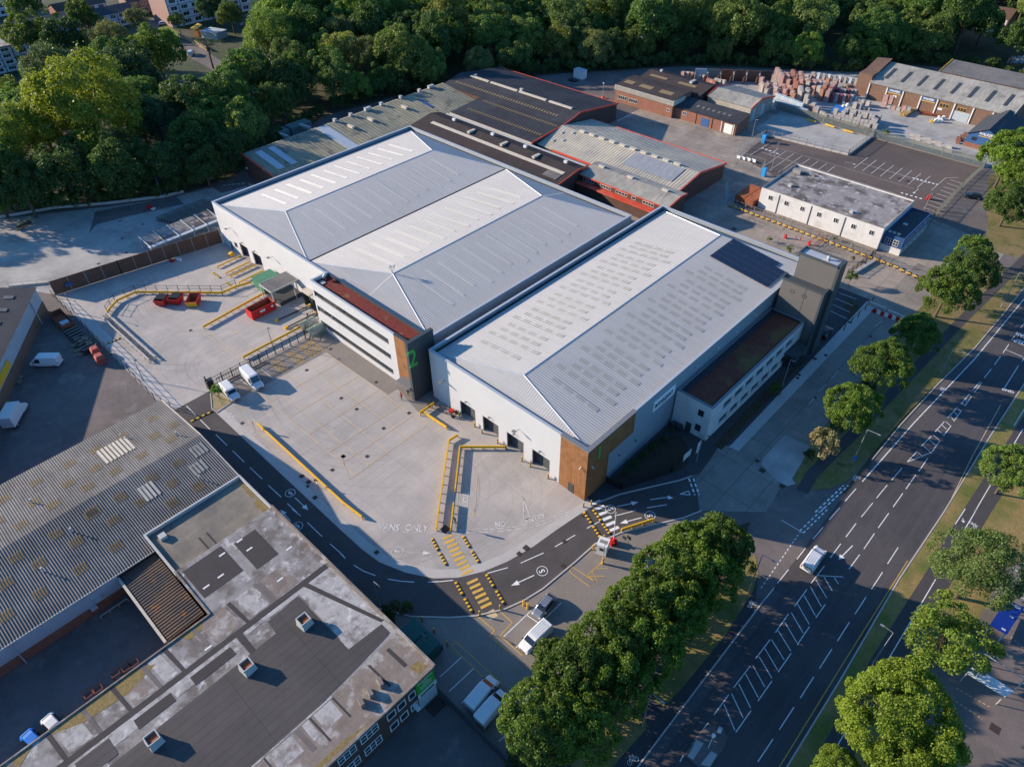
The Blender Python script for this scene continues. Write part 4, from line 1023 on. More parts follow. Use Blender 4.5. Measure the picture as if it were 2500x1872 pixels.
for y in (119.5, 127, 140.5): box_vent(TA, -181, y, 6.0, 2.6, .8, .55, m_creamr)
mb = MB(); mb.box(-187.42, 86.55, 2.2, -186.9, 86.79, 2.6); mb.build('wall_light', m_frame, TA)
# B: big black twin shed
TB, RB_ = gable('factory_shed', 'big black-roofed shed with a cream ridge vent and red edge trim', 'industrial shed', -187.0, 163.2, -134.2, 190.0, 0, 171.2, 6.35, 8.0, m_brickd, m_blackroof, m_redtrim, pitch=.9, ze2=5.4, rh=.06, trims=(0, 1))
mb = MB(); q = [(-169.0, 149.0, 5.35), (-133.9, 149.0, 5.35), (-133.9, 163.2, 6.45), (-169.0, 163.2, 6.45)]; mb.face(q, 0); mb.ribs(q, 1, .9, .3, .06, 0)
mb.box(-168.8, 149.2, 0, -134.2, 163.0, 5.2, 1); mb.build('lower_roof', [m_blackroof, m_brickd], TB)
mb = MB()
for a, b in ((-182, -173.5), (-172.6, -160.5), (-159.6, -148), (-146.8, -137.5)): mb.box(a, 170.8, 7.95, b, 171.6, 8.35)
mb.build('ridge_vent', m_creamr, TB)
mb = MB()
def zb_(y): return 5.35 + (y - 149.0) * 1.1 / 14.2 if y < 163.2 else 6.35 + (y - 163.2) * 1.65 / 8
for yc in (154.0, 161.0):
    for k in range(30):
        x = -166 + k * 1.05
        mb.face([(x, yc - .5, zb_(yc - .5) + .1), (x + .5, yc - .5, zb_(yc - .5) + .1), (x + .5, yc + .6, zb_(yc + .6) + .1), (x, yc + .6, zb_(yc + .6) + .1)])
for k in range(38):
    x = -184 + k * 1.2
    mb.face([(x, 165.6, zb_(165.6) + .1), (x + .6, 165.6, zb_(165.6) + .1), (x + .6, 166.6, zb_(166.6) + .1), (x, 166.6, zb_(166.6) + .1)])
mb.build('rooflight_rows', m_amber, TB)
mb = MB(); mb.beam((-133.8, 149.0, 5.15), (-133.8, 163.3, 6.2), .2, .45); mb.build('lower_bargeboard', m_redtrim, TB)
mb = MB(); mb.beam((-187.2, 190.3, 5.0), (-133.9, 190.3, 5.0), .25, .45); mb.build('rear_gutter', m_redtrim, TB)
box_vent(TB, -160, 172.6, 7.8, 1, .8, .7, m_creamr); box_vent(TB, -181, 172.3, 7.8, .8, .8, .6, m_creamr)
mb = MB(); mb.box(-168.8, 148.7, 4.7, -134, 149.19, 5.3); mb.build('fascia', m_creamr, TB)
# C: long brown roof
TC, RC = gable('factory_shed', 'long narrow brown-roofed shed with a pale rooflight strip behind the twin-roofed warehouse', 'industrial shed', -170.5, 133.0, -111.4, 146.2, 0, 142.6, 4.9, 6.5, m_brickd, m_brownroof, m_redtrim, pitch=.7, ze2=5.7, rh=.05, trims=(0, 1))
def zc(y): return 4.9 + (y - 133.0) * 1.6 / 9.6
light_on(TC, [(-166.0, 138.1, zc(138.1) + .1), (-113.2, 138.1, zc(138.1) + .1), (-113.2, 139.3, zc(139.3) + .1), (-166.0, 139.3, zc(139.3) + .1)], 0, 'rooflight_strip', [m_creamr, m_creamr])
light_on(TC, [(-118, 135.3, zc(135.3) + .1), (-113.2, 135.3, zc(135.3) + .1), (-113.2, 137.9, zc(137.9) + .1), (-118, 137.9, zc(137.9) + .1)], 0, 'replaced_roof_sheet', [m_asbl, m_asbl])
for x in (-151.0, -137.6, -125.2): box_vent(TC, x, 141.0, zc(141), .9, 2.6, .45, m_creamr)
for x in (-161, -144.5, -131.5, -116.5): box_vent(TC, x, 143.4, 6.3, 1.0, .7, .6, m_frame)
mb = MB(); mb.beam((-168, 146.6, 5.7), (-112, 146.6, 5.7), .5, .25); mb.build('valley_gutter', m_trimg, TC)
# D: pale corrugated with vent row
m_bluesh = mat('blue_grey_roof_sheet', (.24, .26, .28), .7, streak=(1.6, .14, .2), noise=[(.8, .12)])
TD, RD = gable('factory_shed', 'pale corrugated shed with a row of small ridge vents and a red eaves band', 'industrial shed', -133.4, 151.0, -86.2, 176.0, 0, 162.2, 4.5, 6.6, m_brickd, m_asbp, m_redtrim, pitch=.9, rw=.5, rh=.07, ze2=4.5, trims=(0, 1))
for k in range(10): box_vent(TD, -126.0 + k * 3.65, 162.2, 6.6, 1.9, .8, .45, m_creamr)
mb = MB(); mb.beam((-127.5, 150.6, 4.1), (-110.6, 150.6, 4.1), .25, .5); mb.beam((-133.7, 176.4, 4.1), (-86.0, 176.4, 4.1), .25, .5); mb.build('eaves_band', m_redtrim, TD)
def zd(y): return 6.6 - abs(y - 162.2) * 2.1 / 11.2
light_on(TD, [(-106, 155.0, zd(155.0) + .13), (-90, 155.0, zd(155.0) + .13), (-90, 161.4, zd(161.4) + .13), (-106, 161.4, zd(161.4) + .13)], 0, 'replaced_roof_sheet', [m_bluesh, m_bluesh])
mb = MB()
for x, y in ((-131, 154), (-128.5, 155.5), (-131.5, 158.5), (-128.5, 160)): mb.box(x, y, zd(y) + .1, x + .8, y + 1.4, zd(y) + .35)
mb.build('roof_hatches', m_metalpale, TD)
# D2: near grey strip with windows and red bands
TE, RE = gable('office_range', 'low brick range with a white-framed window row between red bands', 'office building', -111.2, 143.2, -83.0, 151.0, 0, 148.4, 5.0, 6.0, m_brickd, m_asb, m_redtrim, pitch=.6, rh=.05, ze2=5.8, trims=(0, 1))
for a, b in ((-109.8, -106.5), (-104.1, -100.7), (-99.0, -95.4), (-93.9, -92.7), (-90.5, -87.1)): window(TE, 'y', 143.2, a, b, 3.6, 4.3, -1, nx=4 if b - a > 2 else 1)
mb = MB(); mb.beam((-111.6, 142.75, 4.75), (-82.8, 142.75, 4.75), .12, .3); mb.build('eaves_band', m_redtrim, TE)
mb = MB(); mb.box(-111.2, 141.1, 3.0, -84, 143.19, 3.25); mb.build('canopy_band', m_redtrim, TE)
mb = MB(); mb.box(-111.2, 141.6, 0, -84, 143.19, 2.98); mb.build('lower_wall', m_brickd, TE)
for x in (-108, -98.5, -87.5): box_vent(TE, x, 148.4, 6.0, 1.8, .7, .4, m_creamr)
# E: brick workshop
TF, RF = gable('workshop', 'red brick workshop with a fluted grey fascia and three amber rooflights', 'workshop', -144.6, 203.3, -121.6, 214.0, 0, 210.0, 5.5, 6.2, m_brick, m_brownroof, None, pitch=.8, rh=.05, ze2=6.0, oh=.15)
mb = MB(); mb.box(-144.9, 203.05, 4.0, -121.3, 203.25, 5.55); mb.box(-121.55, 203.25, 4.0, -121.3, 210, 5.55)
for k in range(58): mb.box(-144.8 + k * .4, 202.97, 4.0, -144.6 + k * .4, 203.05, 5.5)
mb.build('fascia', m_creamr, TF)
for a in (-143.6, -137.5, -129.5): light_on(TF, [(a, 206.2, 5.85), (a + (5.0 if a > -143 else 3.6), 206.2, 5.85), (a + (5.0 if a > -143 else 3.6), 208.4, 6.05), (a, 208.4, 6.05)], 0, 'rooflight', [m_amber, m_amber])
for a, b, c_, d in ((-143.3, -139.8, 1.3, 2.4), (-138.8, -135.4, 1.3, 2.4), (-123.6, -122.4, 1.9, 2.6)): window(TF, 'y', 203.3, a, b, c_, d, -1, nx=4 if b - a > 2 else 2)
window(TF, 'x', -121.6, 205.0, 206.6, .6, 2.6, 1, nx=2)
# E4: dark pitched behind
TG, RG = gable('workshop', 'dark-roofed workshop with a strip of amber rooflights behind the brick workshop', 'workshop', -143.4, 214.2, -118.4, 225.5, 0, 221.5, 5.2, 6.4, m_brickd, m_brownroof, None, pitch=.8, rh=.05, ze2=5.6, oh=.15)
for a in (-141.0, -129.5): light_on(TG, [(a, 217.4, 5.85), (a + 7, 217.4, 5.85), (a + 7, 218.8, 6.02), (a, 218.8, 6.02)], 0, 'rooflight', [m_amber, m_amber])
box_vent(TG, -125.5, 220.5, 6.2, 1.0, 2.6, .5, m_metalpale); box_vent(TG, -139.5, 222.5, 6.3, .8, .8, .5, m_metalpale)
# E2 long low
TH, RH = gable('workshop', 'low brick workshop with a blue door and a white door under a black roof', 'workshop', -121.4, 204.7, -99.0, 212.6, 0, 211.6, 3.5, 4.6, m_brick, m_blackroof, None, pitch=.8, rh=.05, ze2=4.5, oh=.2)
panel(TH, 'blue_door', 'y', 204.7, -111.3, -108.5, 0, 2.5, -1, m_blue); panel(TH, 'white_door', 'y', 204.7, -103.0, -100.2, 0, 2.9, -1, m_frame)
for a in (-113.7, -107.8, -104.2, -99.9): panel(TH, 'pilaster', 'y', 204.7, a, a + .4, 0, 3.3, -1, m_creamr if a > -105 else m_brick, .15)
for k in range(7): light_on(TH, [(-115.5 + k * 1.9, 207.6, 4.05), (-114.6 + k * 1.9, 207.6, 4.05), (-114.6 + k * 1.9, 208.8, 4.22), (-115.5 + k * 1.9, 208.8, 4.22)], 0, 'rooflight', [m_asbl, m_asbl])
window(TH, 'y', 204.7, -118.3, -116.9, 1.8, 2.6, -1, nx=2)
# E3 hall
TI, RI = gable('industrial_hall', 'grey corrugated hall with red gable trim beside the brick pallets', 'industrial shed', -116.8, 216.6, -101.0, 231.4, 0, 222.4, 4.9, 6.2, m_asb, m_asb, m_redtrim, pitch=.5, rh=.05, ze2=4.6, trims=(1, 1))
for a, b in ((218.2, 220.6), (224.0, 226.6)):
    panel(TI, 'tall_door', 'x', -101.0, a, b, 0, 3.8, 1, m_upvc); panel(TI, 'door_post', 'x', -101.0, b, b + .3, 0, 3.9, 1, m_redtrim, .12)
# white building and blue annex
WB = thing('office_building', 'long white rendered building with a stained flat roof beside the car park', 'office building', (-54, 176, 0))
walls('wall', -70.3, 166.7, -38.8, 185.6, 0, 6.0, m_render, WB)
mb = MB(); mb.box(-70.05, 166.95, 5.5, -39.05, 185.35, 5.7); mb.build('roof', m_mottle, WB)
mb = MB(); frame_box(mb, -70.36, 166.64, -38.74, 185.66, 6.0, 6.06, .22); mb.build('coping', m_patinab, WB)
for x in (-67.4, -63.0, -58.7, -54.3, -50.0, -45.6, -41.2): window(WB, 'y', 166.7, x - .5, x + .5, 3.5, 4.6, -1, nx=2, ft=.06)
for x in (-65.2, -56.6, -48.0): panel(WB, 'downpipe', 'y', 166.7, x - .08, x + .08, 0, 5.6, -1, m_asbl, .12)
mb = MB(); mb.box(-70.2, 166.55, 0, -39, 166.68, .55); mb.build('plinth', m_patinab, WB)
for x, y in ((-65.5, 172.6), (-48.0, 169.8)): box_vent(WB, x, y, 5.7, .9, .9, .5, m_metalpale)
mb = MB(); mb.obox(-67.8, 181, 5.7, 2.2, 1.2, 1.0); mb.obox(-65, 182.2, 5.7, 3.2, .7, .35); mb.build('roof_plant', m_patina, WB)
BA = thing('office_annex', 'dark blue flat-roofed annex with white window frames beside the white rendered building', 'office building', (-36.4, 176.5, 0))
walls('wall', -38.7, 168.0, -34.0, 184.8, 1.7, 4.5, m_blued, BA); walls('base_wall', -38.7, 168.0, -34.0, 184.8, 0, 1.7, m_render, BA)
mb = MB(); mb.box(-38.45, 168.25, 4.1, -34.25, 184.55, 4.25); mb.build('roof', m_slate, BA)
for x in (-37.4, -35.6): window(BA, 'y', 168.0, x - .55, x + .55, 2.2, 3.5, -1, nx=2, nz=2)
for k in range(6): window(BA, 'x', -34.0, 169.2 + k * 2.6, 171.0 + k * 2.6, 2.6, 3.8, 1, nx=2); window(BA, 'x', -34.0, 169.2 + k * 2.6, 171.0 + k * 2.6, .5, 1.5, 1, nx=2)
for k in range(3): box_vent(BA, -37.9 + k * 1.0, 168.9, 4.5, .6, .5, .3, m_metalpale)
mb = MB(); mb.box(-37.2, 175, 4.25, -36.2, 175.8, 4.5); mb.build('roof_hatch', m_metalpale, BA)
# builders merchant
TW, RW = gable('merchant_shed', 'long brown brick builders merchant shed with dark rooflight strips and blue signs', 'industrial shed', -82.2, 262.6, -37.9, 279.0, 0, 278.6, 5.3, 8.2, m_brickb, m_asb, None, pitch=.6, rh=.05, ze2=8.1, oh=.25)
for k in range(8):
    x = -79.5 + k * 5.3
    light_on(TW, [(x, 267.0, 5.3 + 4.4 * .181 + .12), (x + .9, 267.0, 5.3 + 4.4 * .181 + .12), (x + .9, 274.6, 5.3 + 12 * .181 + .12), (x, 274.6, 5.3 + 12 * .181 + .12)], 0, 'rooflight', [m_gut, m_gut])
for x in (-82.2, -76.2, -70.9, -65.1, -59.9, -54.6, -49.0, -43.3): panel(TW, 'white_post', 'y', 262.6, x, x + .35, 0, 5.0, -1, m_frame, .25)
def sign(parent, a, b, z0, z1, y, txt, sub=None):
    mb = MB(); mb.box(a, y - .14, z0, b, y - .02, z1, 0)
    add_text(mb, txt, (z1 - z0) * .62, Vector(((a + b) / 2, y - .16, z0 + (z1 - z0) * .62)), basis((1, 0, 0), (0, 0, 1)), .01, .03, .95, 1)
    mb.box(a, y - .16, z0, b, y - .15, z0 + .22, 2)
    mb.build('sign_board', [m_blue, m_frame, m_yellow], parent)
sign(TW, -75.7, -71.3, 3.6, 4.9, 262.6, 'WALKERS'); sign(TW, -64.8, -60.3, 3.6, 4.9, 262.6, 'WALKERS')
for x in (-58.7, -53.3): window(TW, 'y', 262.6, x, x + 2.6, 3.0, 4.1, -1, nx=3, fr=m_yellow)
panel(TW, 'shutter_door', 'y', 262.6, -54.1, -49.3, 0, 2.9, -1, m_upvc); panel(TW, 'notice_board', 'y', 262.6, -73.6, -72.4, 2.5, 3.1, -1, m_frame); panel(TW, 'notice_board', 'y', 262.6, -59.0, -57.6, 2.0, 2.6, -1, m_frame)
mb = MB(); mb.box(-87.0, 264, 0, -82.4, 278.9, 7.2, 0); mb.face([(-87.4, 264, 5.4), (-82.3, 264, 6.5), (-82.3, 279, 9.2), (-87.4, 279, 8.6)], 1); mb.build('side_wing', [m_brickb, m_tile], TW)
TX, RX = gable('merchant_shed', 'red brick shed with a flat grey roof behind the builders merchant', 'industrial shed', -69, 291, -25, 303, 0, 302.6, 5.0, 6.2, m_brick, m_asbl, m_yellow, pitch=.9, rh=.04, ze2=6.1, oh=.2, trims=(1, 0))
mb = MB(); mb.box(-62, 307, 0, -10, 307.4, 2.6); mb.build('yard_wall', m_brickd, TX)
BH, RHs = gable('merchant_shop', 'blue gabled shop of the builders merchant with a slate roof', 'shop building', -44.2, 244.2, -34.6, 264.5, 1, -39.4, 3.9, 6.2, m_blue, m_slate, None, pitch=.9, rh=.04, oh=.25)
mb = MB(); add_text(mb, 'WALKERS', 1.0, Vector((-39.3, 244.12, 4.5)), basis((1, 0, 0), (0, 0, 1)), .02, .03, .95, 0); mb.box(-41.4, 244.08, 3.75, -37.2, 244.14, 3.9, 1); mb.build('sign_lettering', [m_frame, m_yellow], BH)
window(BH, 'y', 244.2, -42.8, -41.6, 2.2, 3.1, -1, nx=2, fr=m_dframe); window(BH, 'y', 244.2, -37.4, -36.0, 1.6, 2.6, -1, nx=2, fr=m_dframe)
mb = MB(); mb.box(-44.3, 244.02, 0, -34.5, 244.16, 1.3); mb.build('brick_plinth', m_brick, BH)
for k in range(5): light_on(BH, [(-38.3, 248 + k * 1.8, 5.75), (-37.4, 248 + k * 1.8, 5.3), (-37.4, 248.5 + k * 1.8, 5.3), (-38.3, 248.5 + k * 1.8, 5.75)], 0, 'rooflight', [m_asbl, m_asbl])
# ---------------------------------------------------------------- south-west group
# left white/brick warehouse (rotated)
LW = thing('side_warehouse', 'dark-roofed warehouse with pale cladding over brick at the left edge', 'warehouse', (-150, 14, 0))
A_ = Vector((-161.0, 21.3)); B_ = Vector((-139.0, 6.6)); u_ = (B_ - A_).normalized(); n_ = Vector((u_.y, -u_.x))
if n_.x > 0: n_ = -n_
B2 = A_ + u_ * 62
def q3(a, d, z): v = A_ + u_ * a + n_ * d; return (v.x, v.y, z)
mb = MB(); mb.face([q3(0, 0, 2.6), q3(62, 0, 2.6), q3(62, 0, 6.0), q3(0, 0, 6.0)][::-1]); mb.face([q3(0, 0, 2.6), q3(0, 0, 6), q3(0, 14, 8.0), q3(0, 28, 6), q3(0, 28, 2.6)]); mb.build('upper_cladding', m_upvc, LW)
mb = MB(); mb.face([q3(0, -.12, 0), q3(62, -.12, 0), q3(62, -.12, 2.6), q3(0, -.12, 2.6)][::-1]); mb.face([q3(0, 0, 2.6), q3(62, 0, 2.6), q3(62, -.12, 2.6), q3(0, -.12, 2.6)]); mb.face([q3(-.1, 0, 0), q3(-.1, 0, 2.6), q3(-.1, 28, 2.6), q3(-.1, 28, 0)]); mb.build('brick_base', m_brickb, LW)
mb = MB(); f1 = [q3(-.3, -.3, 6.0), q3(62, -.3, 6.0), q3(62, 14, 8.0), q3(-.3, 14, 8.0)]; f2 = [q3(-.3, 14, 8.0), q3(62, 14, 8), q3(62, 28, 6), q3(-.3, 28, 6)]
mb.face(f1[::-1]); mb.face(f2[::-1]); R_ = mb.build('roof', m_blackroof, LW)
for k in range(7):
    for d in (3.0, 8.5):
        a = 3 + k * 4.6; z0 = 6 + 2 * (d + .3) / 14.3 + .06; z1 = 6 + 2 * (d + 2.1) / 14.3 + .06
        light_on(LW, [q3(a, d, z0), q3(a + 1.1, d, z0), q3(a + 1.1, d + 1.8, z1), q3(a, d + 1.8, z1)], 0, 'rooflight', [m_asbl, m_asbl])
mb = MB(); mb.face([q3(22.5, -.14, 3.0), q3(34, -.14, 3.0), q3(34, -.14, 4.6), q3(22.5, -.14, 4.6)][::-1]); mb.build('yellow_fascia', m_yellow, LW)
mb = MB(); mb.tube(q3(5, -.2, 6), q3(5, -.2, 0), .12, 5); mb.build('downpipe', m_upvc, LW)
# corrugated twin-slope warehouse
TS, RS = gable('corrugated_warehouse', 'weathered corrugated warehouse with yellowed rooflight patches in front of the loading yard', 'warehouse', -108.8, -42, -79.6, 23.2, 1, -94.0, 4.9, 6.6, m_brick, m_asbl, None, pitch=.36, rw=.24, rh=.1, oh=.2)
def zs_(x): return 6.6 - abs(x + 94.0) * 1.7 / 14.6
SK = [(980, 1055), (1120, 1095), (795, 1158), (995, 1165), (1108, 1185), (625, 1250), (912, 1292), (455, 1340), (627, 1370), (750, 1390), (238, 1458), (450, 1468), (568, 1492), (40, 1565), (232, 1588), (345, 1612), (1155, 1335), (985, 1430), (1118, 1465), (1285, 1490), (780, 1555), (912, 1590), (1122, 1590), (605, 1645)]
SK7 = [(595, 30), (735, 70), (150, 95), (365, 160), (505, 205), (120, 300), (262, 345), (755, 240), (52, 470), (522, 385), (272, 540), (60, 675), (0, 75)]
for t, lst in ((4, SK), (7, SK7)):
    for (x, y) in lst:
        c = P(t, x, y, 5.9); z = zs_(c.x); c = P(t, x, y, z)
        mb = MB()
        for k in range(5):
            for j in range(1):
                yy = c.y - .9 + k * .36
                yy = -42 + math.floor((yy + 42) / .36) * .36
                e = random.uniform(.72, .9)
                mb.face([(c.x - e, yy - .05, zs_(c.x - e) + .03), (c.x + e, yy - .05, zs_(c.x + e) + .03), (c.x + e, yy + .05, zs_(c.x + e) + .03), (c.x - e, yy + .05, zs_(c.x - e) + .03)])
                mb.face([(c.x - e, yy + .1, zs_(c.x - e) + .105), (c.x + e, yy + .1, zs_(c.x + e) + .105), (c.x + e, yy + .26, zs_(c.x + e) + .105), (c.x - e, yy + .26, zs_(c.x - e) + .105)])
        mb.build('rooflight_patch', m_ambery, TS)
for (t, x, y, e, n) in ((4, 757, 1250, 2.3, 8), (4, 970, 1515, 1.6, 4), (4, 1285, 1250, 1.2, 4), (4, 1285, 1365, 1.2, 4)):
    c = P(t, x, y, 5.9); c = P(t, x, y, zs_(c.x)); mb = MB()
    for k in range(n):
        yy = c.y - n * .31 + k * .62
        zq = .12
        mb.face([(c.x - e, yy - .2, zs_(c.x - e) + zq), (c.x + e, yy - .2, zs_(c.x + e) + zq), (c.x + e, yy + .2, zs_(c.x + e) + zq), (c.x - e, yy + .2, zs_(c.x - e) + zq)])
    mb.build('clear_rooflight', m_creamr if e > 1.4 else m_asb, TS)
mb = MB(); mb.beam((-79.3, -42, 4.72), (-79.3, 23.2, 4.72), .22, .16); mb.beam((-109, 23.45, 4.85), (-94, 23.45, 6.55), .2, .12); mb.beam((-94, 23.45, 6.55), (-79.4, 23.45, 4.85), .2, .12); mb.build('gutter', m_creamr, TS)
mb = MB(); mb.box(-79.58, -42, 2.0, -79.4, 2.2, 4.8); mb.build('upper_cladding', m_upvc, TS)
mb = MB(); mb.tube((-79.2, -11.8, 4.7), (-79.2, -11.8, 0), .09, 5); mb.build('downpipe', m_upvc, TS)
for (y, z) in ((-1.6, 2.6), (-2.6, 1.6)):
    mb = MB(); mb.box(-79.4, y, z, -78.9, y + .9, z + .6); mb.build('air_conditioner', m_metalpale, TS)
for x, y in ((-104.3, 14.5), (-97, 20.8), (-86, 18.8), (-90, 1), (-86.5, -4.5), (-100.2, -1)):
    mb = MB(); mb.tube((x, y, zs_(x)), (x, y, zs_(x) + .8), .09, 6); mb.tube((x, y, zs_(x) + .8), (x, y, zs_(x) + .95), .17, 6); mb.build('roof_flue', m_metalpale, TS)
# flat-roofed brick factory
FF = thing('flat_roofed_factory', 'brick factory with a patched grey flat roof in the lower left', 'factory', (-50, 5, 0))
mb = MB()
mb.prism([(-62.5, -60), (-36.25, -60), (-36.25, 23.0), (-72, 23.0), (-72, 8.0), (-62.5, 8.0)], 0, 6.7); mb.build('wall', m_brickd, FF)
def slab(parent, name, pts, z, m, h=.012):
    mb = MB(); mb.prism(pts, z - .05, z + h); return mb.build(name, m, parent)
def rect(x0, y0, x1, y1): return [(x0, y0), (x1, y0), (x1, y1), (x0, y1)]
Z7 = 6.95
slab(FF, 'roof', [(-62.6, -60), (-36.1, -60), (-36.1, 23.3), (-72, 23.3), (-72, 7.9), (-62.6, 7.9)], Z7, m_patina, .01).data.materials
mb = MB(); mb.beam((-72, 23.15, 6.7), (-36.0, 23.15, 6.7), .3, .62); mb.beam((-36.12, 23.3, 6.7), (-36.12, -60, 6.7), .25, .4); mb.beam((-62.55, 8.0, 6.7), (-62.55, -60, 6.7), .2, .42); mb.beam((-72, 7.9, 6.7), (-62.5, 7.9, 6.7), .25, .45); mb.build('roof_edge', m_patinab, FF)
slab(FF, 'felt_deck', [(-53.5, -60), (-42.4, -60), (-42.2, 9.5), (-42.7, 15.6), (-43.4, 22.3), (-45.2, 22.3), (-45.5, 17.3), (-56.4, 17.3), (-56.2, 12.5), (-54, 12.3), (-53.8, 2.2)], Z7 + .02, m_felt)
slab(FF, 'roof_section', [(-42.1, -60), (-36.3, -60), (-36.3, 23.0), (-42.9, 23.0), (-42.2, 12)], Z7 + .012, m_patinab)
DK = [rect(-71.2, 8.6, -65.3, 14.4), rect(-70.2, 15.8, -64.1, 19.2), rect(-58.0, -50, -57.2, 9.5), rect(-58.0, 9.5, -57.2, 22.6), rect(-57.2, 8.6, -53.8, 9.4)]
for r_ in DK: slab(FF, 'dark_felt_patch', r_, Z7 + .022, m_darkfelt)
for k, y in enumerate((14.3, 10.4, 5.4, 1.6, -1.3, -5.0, -8.5, -12.4, -16.5)):
    slab(FF, 'felt_joint', [(-62.3, y - .3), (-58.0, y + .1), (-58.0, y + .55), (-62.3, y + .25)], Z7 + .024, m_darkfelt if k % 2 else m_tar)
slab(FF, 'felt_joint', [(-57.2, 18.6), (-45.4, 22.4), (-45.4, 22.9), (-57.2, 19.3)], Z7 + .026, m_darkfelt)
for y0, y1 in ((-5.0, -4.5), (2.0, 3.4)): slab(FF, 'dark_grille', rect(-56.6, y0, -55.2, y1 + 4), Z7 + .03, m_darkfelt)
for y0 in (-17, -23): slab(FF, 'dark_grille', rect(-55.4, y0, -53.9, y0 + 4), Z7 + .032, m_darkfelt)
slab(FF, 'dark_grille', rect(-56.8, -11.6, -54.3, -7.8), Z7 + .036, m_felt)
m_palep = mat('bleached_roof', (.36, .345, .33), .95, c2=[((.20, .18, .165), .5, .48, .62), ((.48, .47, .45), .9, .56, .68)], streak=(.5, 1.5, .15), noise=[(1.2, .18), (6, .2)])
slab(FF, 'bleached_strip', [(-57.15, -60), (-55.4, -60), (-55.4, 8.5), (-57.15, 8.5)], Z7 + .016, m_palep)
slab(FF, 'bleached_strip', [(-55.3, -60), (-53.6, -60), (-53.6, -9), (-55.3, -9)], Z7 + .017, m_palep)
slab(FF, 'bleached_strip', [(-57.1, 9.6), (-56.5, 9.6), (-56.5, 17.4), (-57.1, 17.4)], Z7 + .018, m_palep)
slab(FF, 'bleached_strip', [(-45.3, 17.4), (-43.4, 22.0), (-41.6, 22.9), (-57.0, 22.9), (-57.1, 17.6)], Z7 + .014, m_palep)
for k, (ya_, yb_) in enumerate(((14.9, 18.5), (11.1, 14.0), (6.0, 10.0), (-.8, 1.2), (-4.6, -1.7), (-12.0, -9.0), (-23, -17))):
    slab(FF, 'bleached_bay', [(-62.2, ya_ + .1), (-58.2, ya_ + .5), (-58.2, yb_ + .1), (-62.2, yb_ - .3)], Z7 + .015, m_palep if k % 2 else m_patinab)
for k, (ya_, yb_) in enumerate(((3.6, 6.6), (8.0, 8.9), (9.6, 12.0), (-6, -1.4), (-16, -8))):
    slab(FF, 'bleached_bay', rect(-41.9, ya_, -39.4, yb_), Z7 + .02, m_palep)
slab(FF, 'bleached_edge', rect(-42.25, -60, -42.02, 12.4), Z7 + .028, m_palep); slab(FF, 'bleached_patch', rect(-50.4, -8.4, -47.8, -7.3), Z7 + .028, m_palep)
for k, (y, e) in enumerate(((20.4, 1.0), (17.6, .6), (12.2, .5), (9.0, .5), (7.0, 1.2), (3.0, .4), (-1, .5))):
    slab(FF, 'felt_joint', [(-42.0, y), (-38.6 + .5 * (k % 2), y + .15), (-38.6 + .5 * (k % 2), y + .15 + e * .5), (-42.0, y + e * .5)], Z7 + .026, m_darkfelt if k != 4 else m_tar)
for pts in ([(-62.3, -13), (-60.6, -9), (-60.2, -4), (-61.3, 0), (-62.4, -2)], [(-62.3, -24), (-60.8, -21), (-60.9, -16), (-62.3, -14)], [(-62.4, 3.6), (-61.2, 4.4), (-61.3, 6.2), (-62.4, 6.8)], [(-38.2, 20.9), (-36.6, 21.2), (-36.7, 22.6), (-38.0, 22.3)], [(-37.0, 2), (-36.5, 2), (-36.5, 14), (-37.1, 10)]):
    slab(FF, 'moss_patch', pts, Z7 + .018, m_moss)
for x, y in ((-70.2, 16.2), (-67.9, 16.4), (-69.9, 13.3), (-66.8, 9.2), (-66.9, 11.4), (-63.9, 20.3), (-60.5, 16.6), (-58.6, 5.0)): slab(FF, 'white_roof_tab', rect(x, y, x + .25, y + .9), Z7 + .03, m_frame)
for i, (x, y) in enumerate(((-52.3, 15.6), (-52.3, 7.4), (-52.4, -4.4))):
    mb = MB(); mb.obox(x, y, Z7, 1.6, 1.6, 1.0, .1, 0, .12); frame_box(mb, x - .72, y - .72, x + .72, y + .72, Z7 + 1.0, Z7 + 1.4, .12, 1); mb.box(x - .5, y - .5, Z7 + 1.0, x + .5, y + .5, Z7 + 1.12, 2)
    mb.build('roof_cowl', [m_metalpale, m_metalpale, m_rustp], FF)
for x, y in ((-39.1, 17.3), (-39.05, 15.7), (-38.9, 14.3)):
    mb = MB(); mb.obox(x, y, Z7, 1.2, .55, .8, -.25, 0, .1); mb.build('small_vent', m_patinab, FF)
# raised rear roof
mb = MB(); mb.prism(rect(-81.6, 7.9, -72.2, 23.2), 0, 5.75); mb.build('rear_block', m_brickd, FF)
slab(FF, 'rear_roof', rect(-81.4, 8.1, -72.3, 23.0), 5.8, m_tan)
mb = MB(); frame_box(mb, -81.75, 7.75, -72.0, 23.35, 5.76, 6.35, .3); mb.build('rear_parapet', m_metalpale, FF)
slab(FF, 'moss_patch', [(-76, 22.9), (-72.5, 22.9), (-72.5, 22.0), (-75.5, 21.8)], 5.83, m_moss); slab(FF, 'moss_patch', [(-81.2, 22.9), (-76, 22.9), (-77, 22.3), (-81.2, 22.5)], 5.83, m_moss)
mb = MB(); mb.obox(-79.6, 9.6, 5.8, 1.0, 1.0, .6); mb.build('roof_hatch', m_metalpale, FF)
for y in (13.0, 14.2): slab(FF, 'felt_joint', rect(-75.8, y, -72.8, y + .25), 5.83, m_darkfelt)
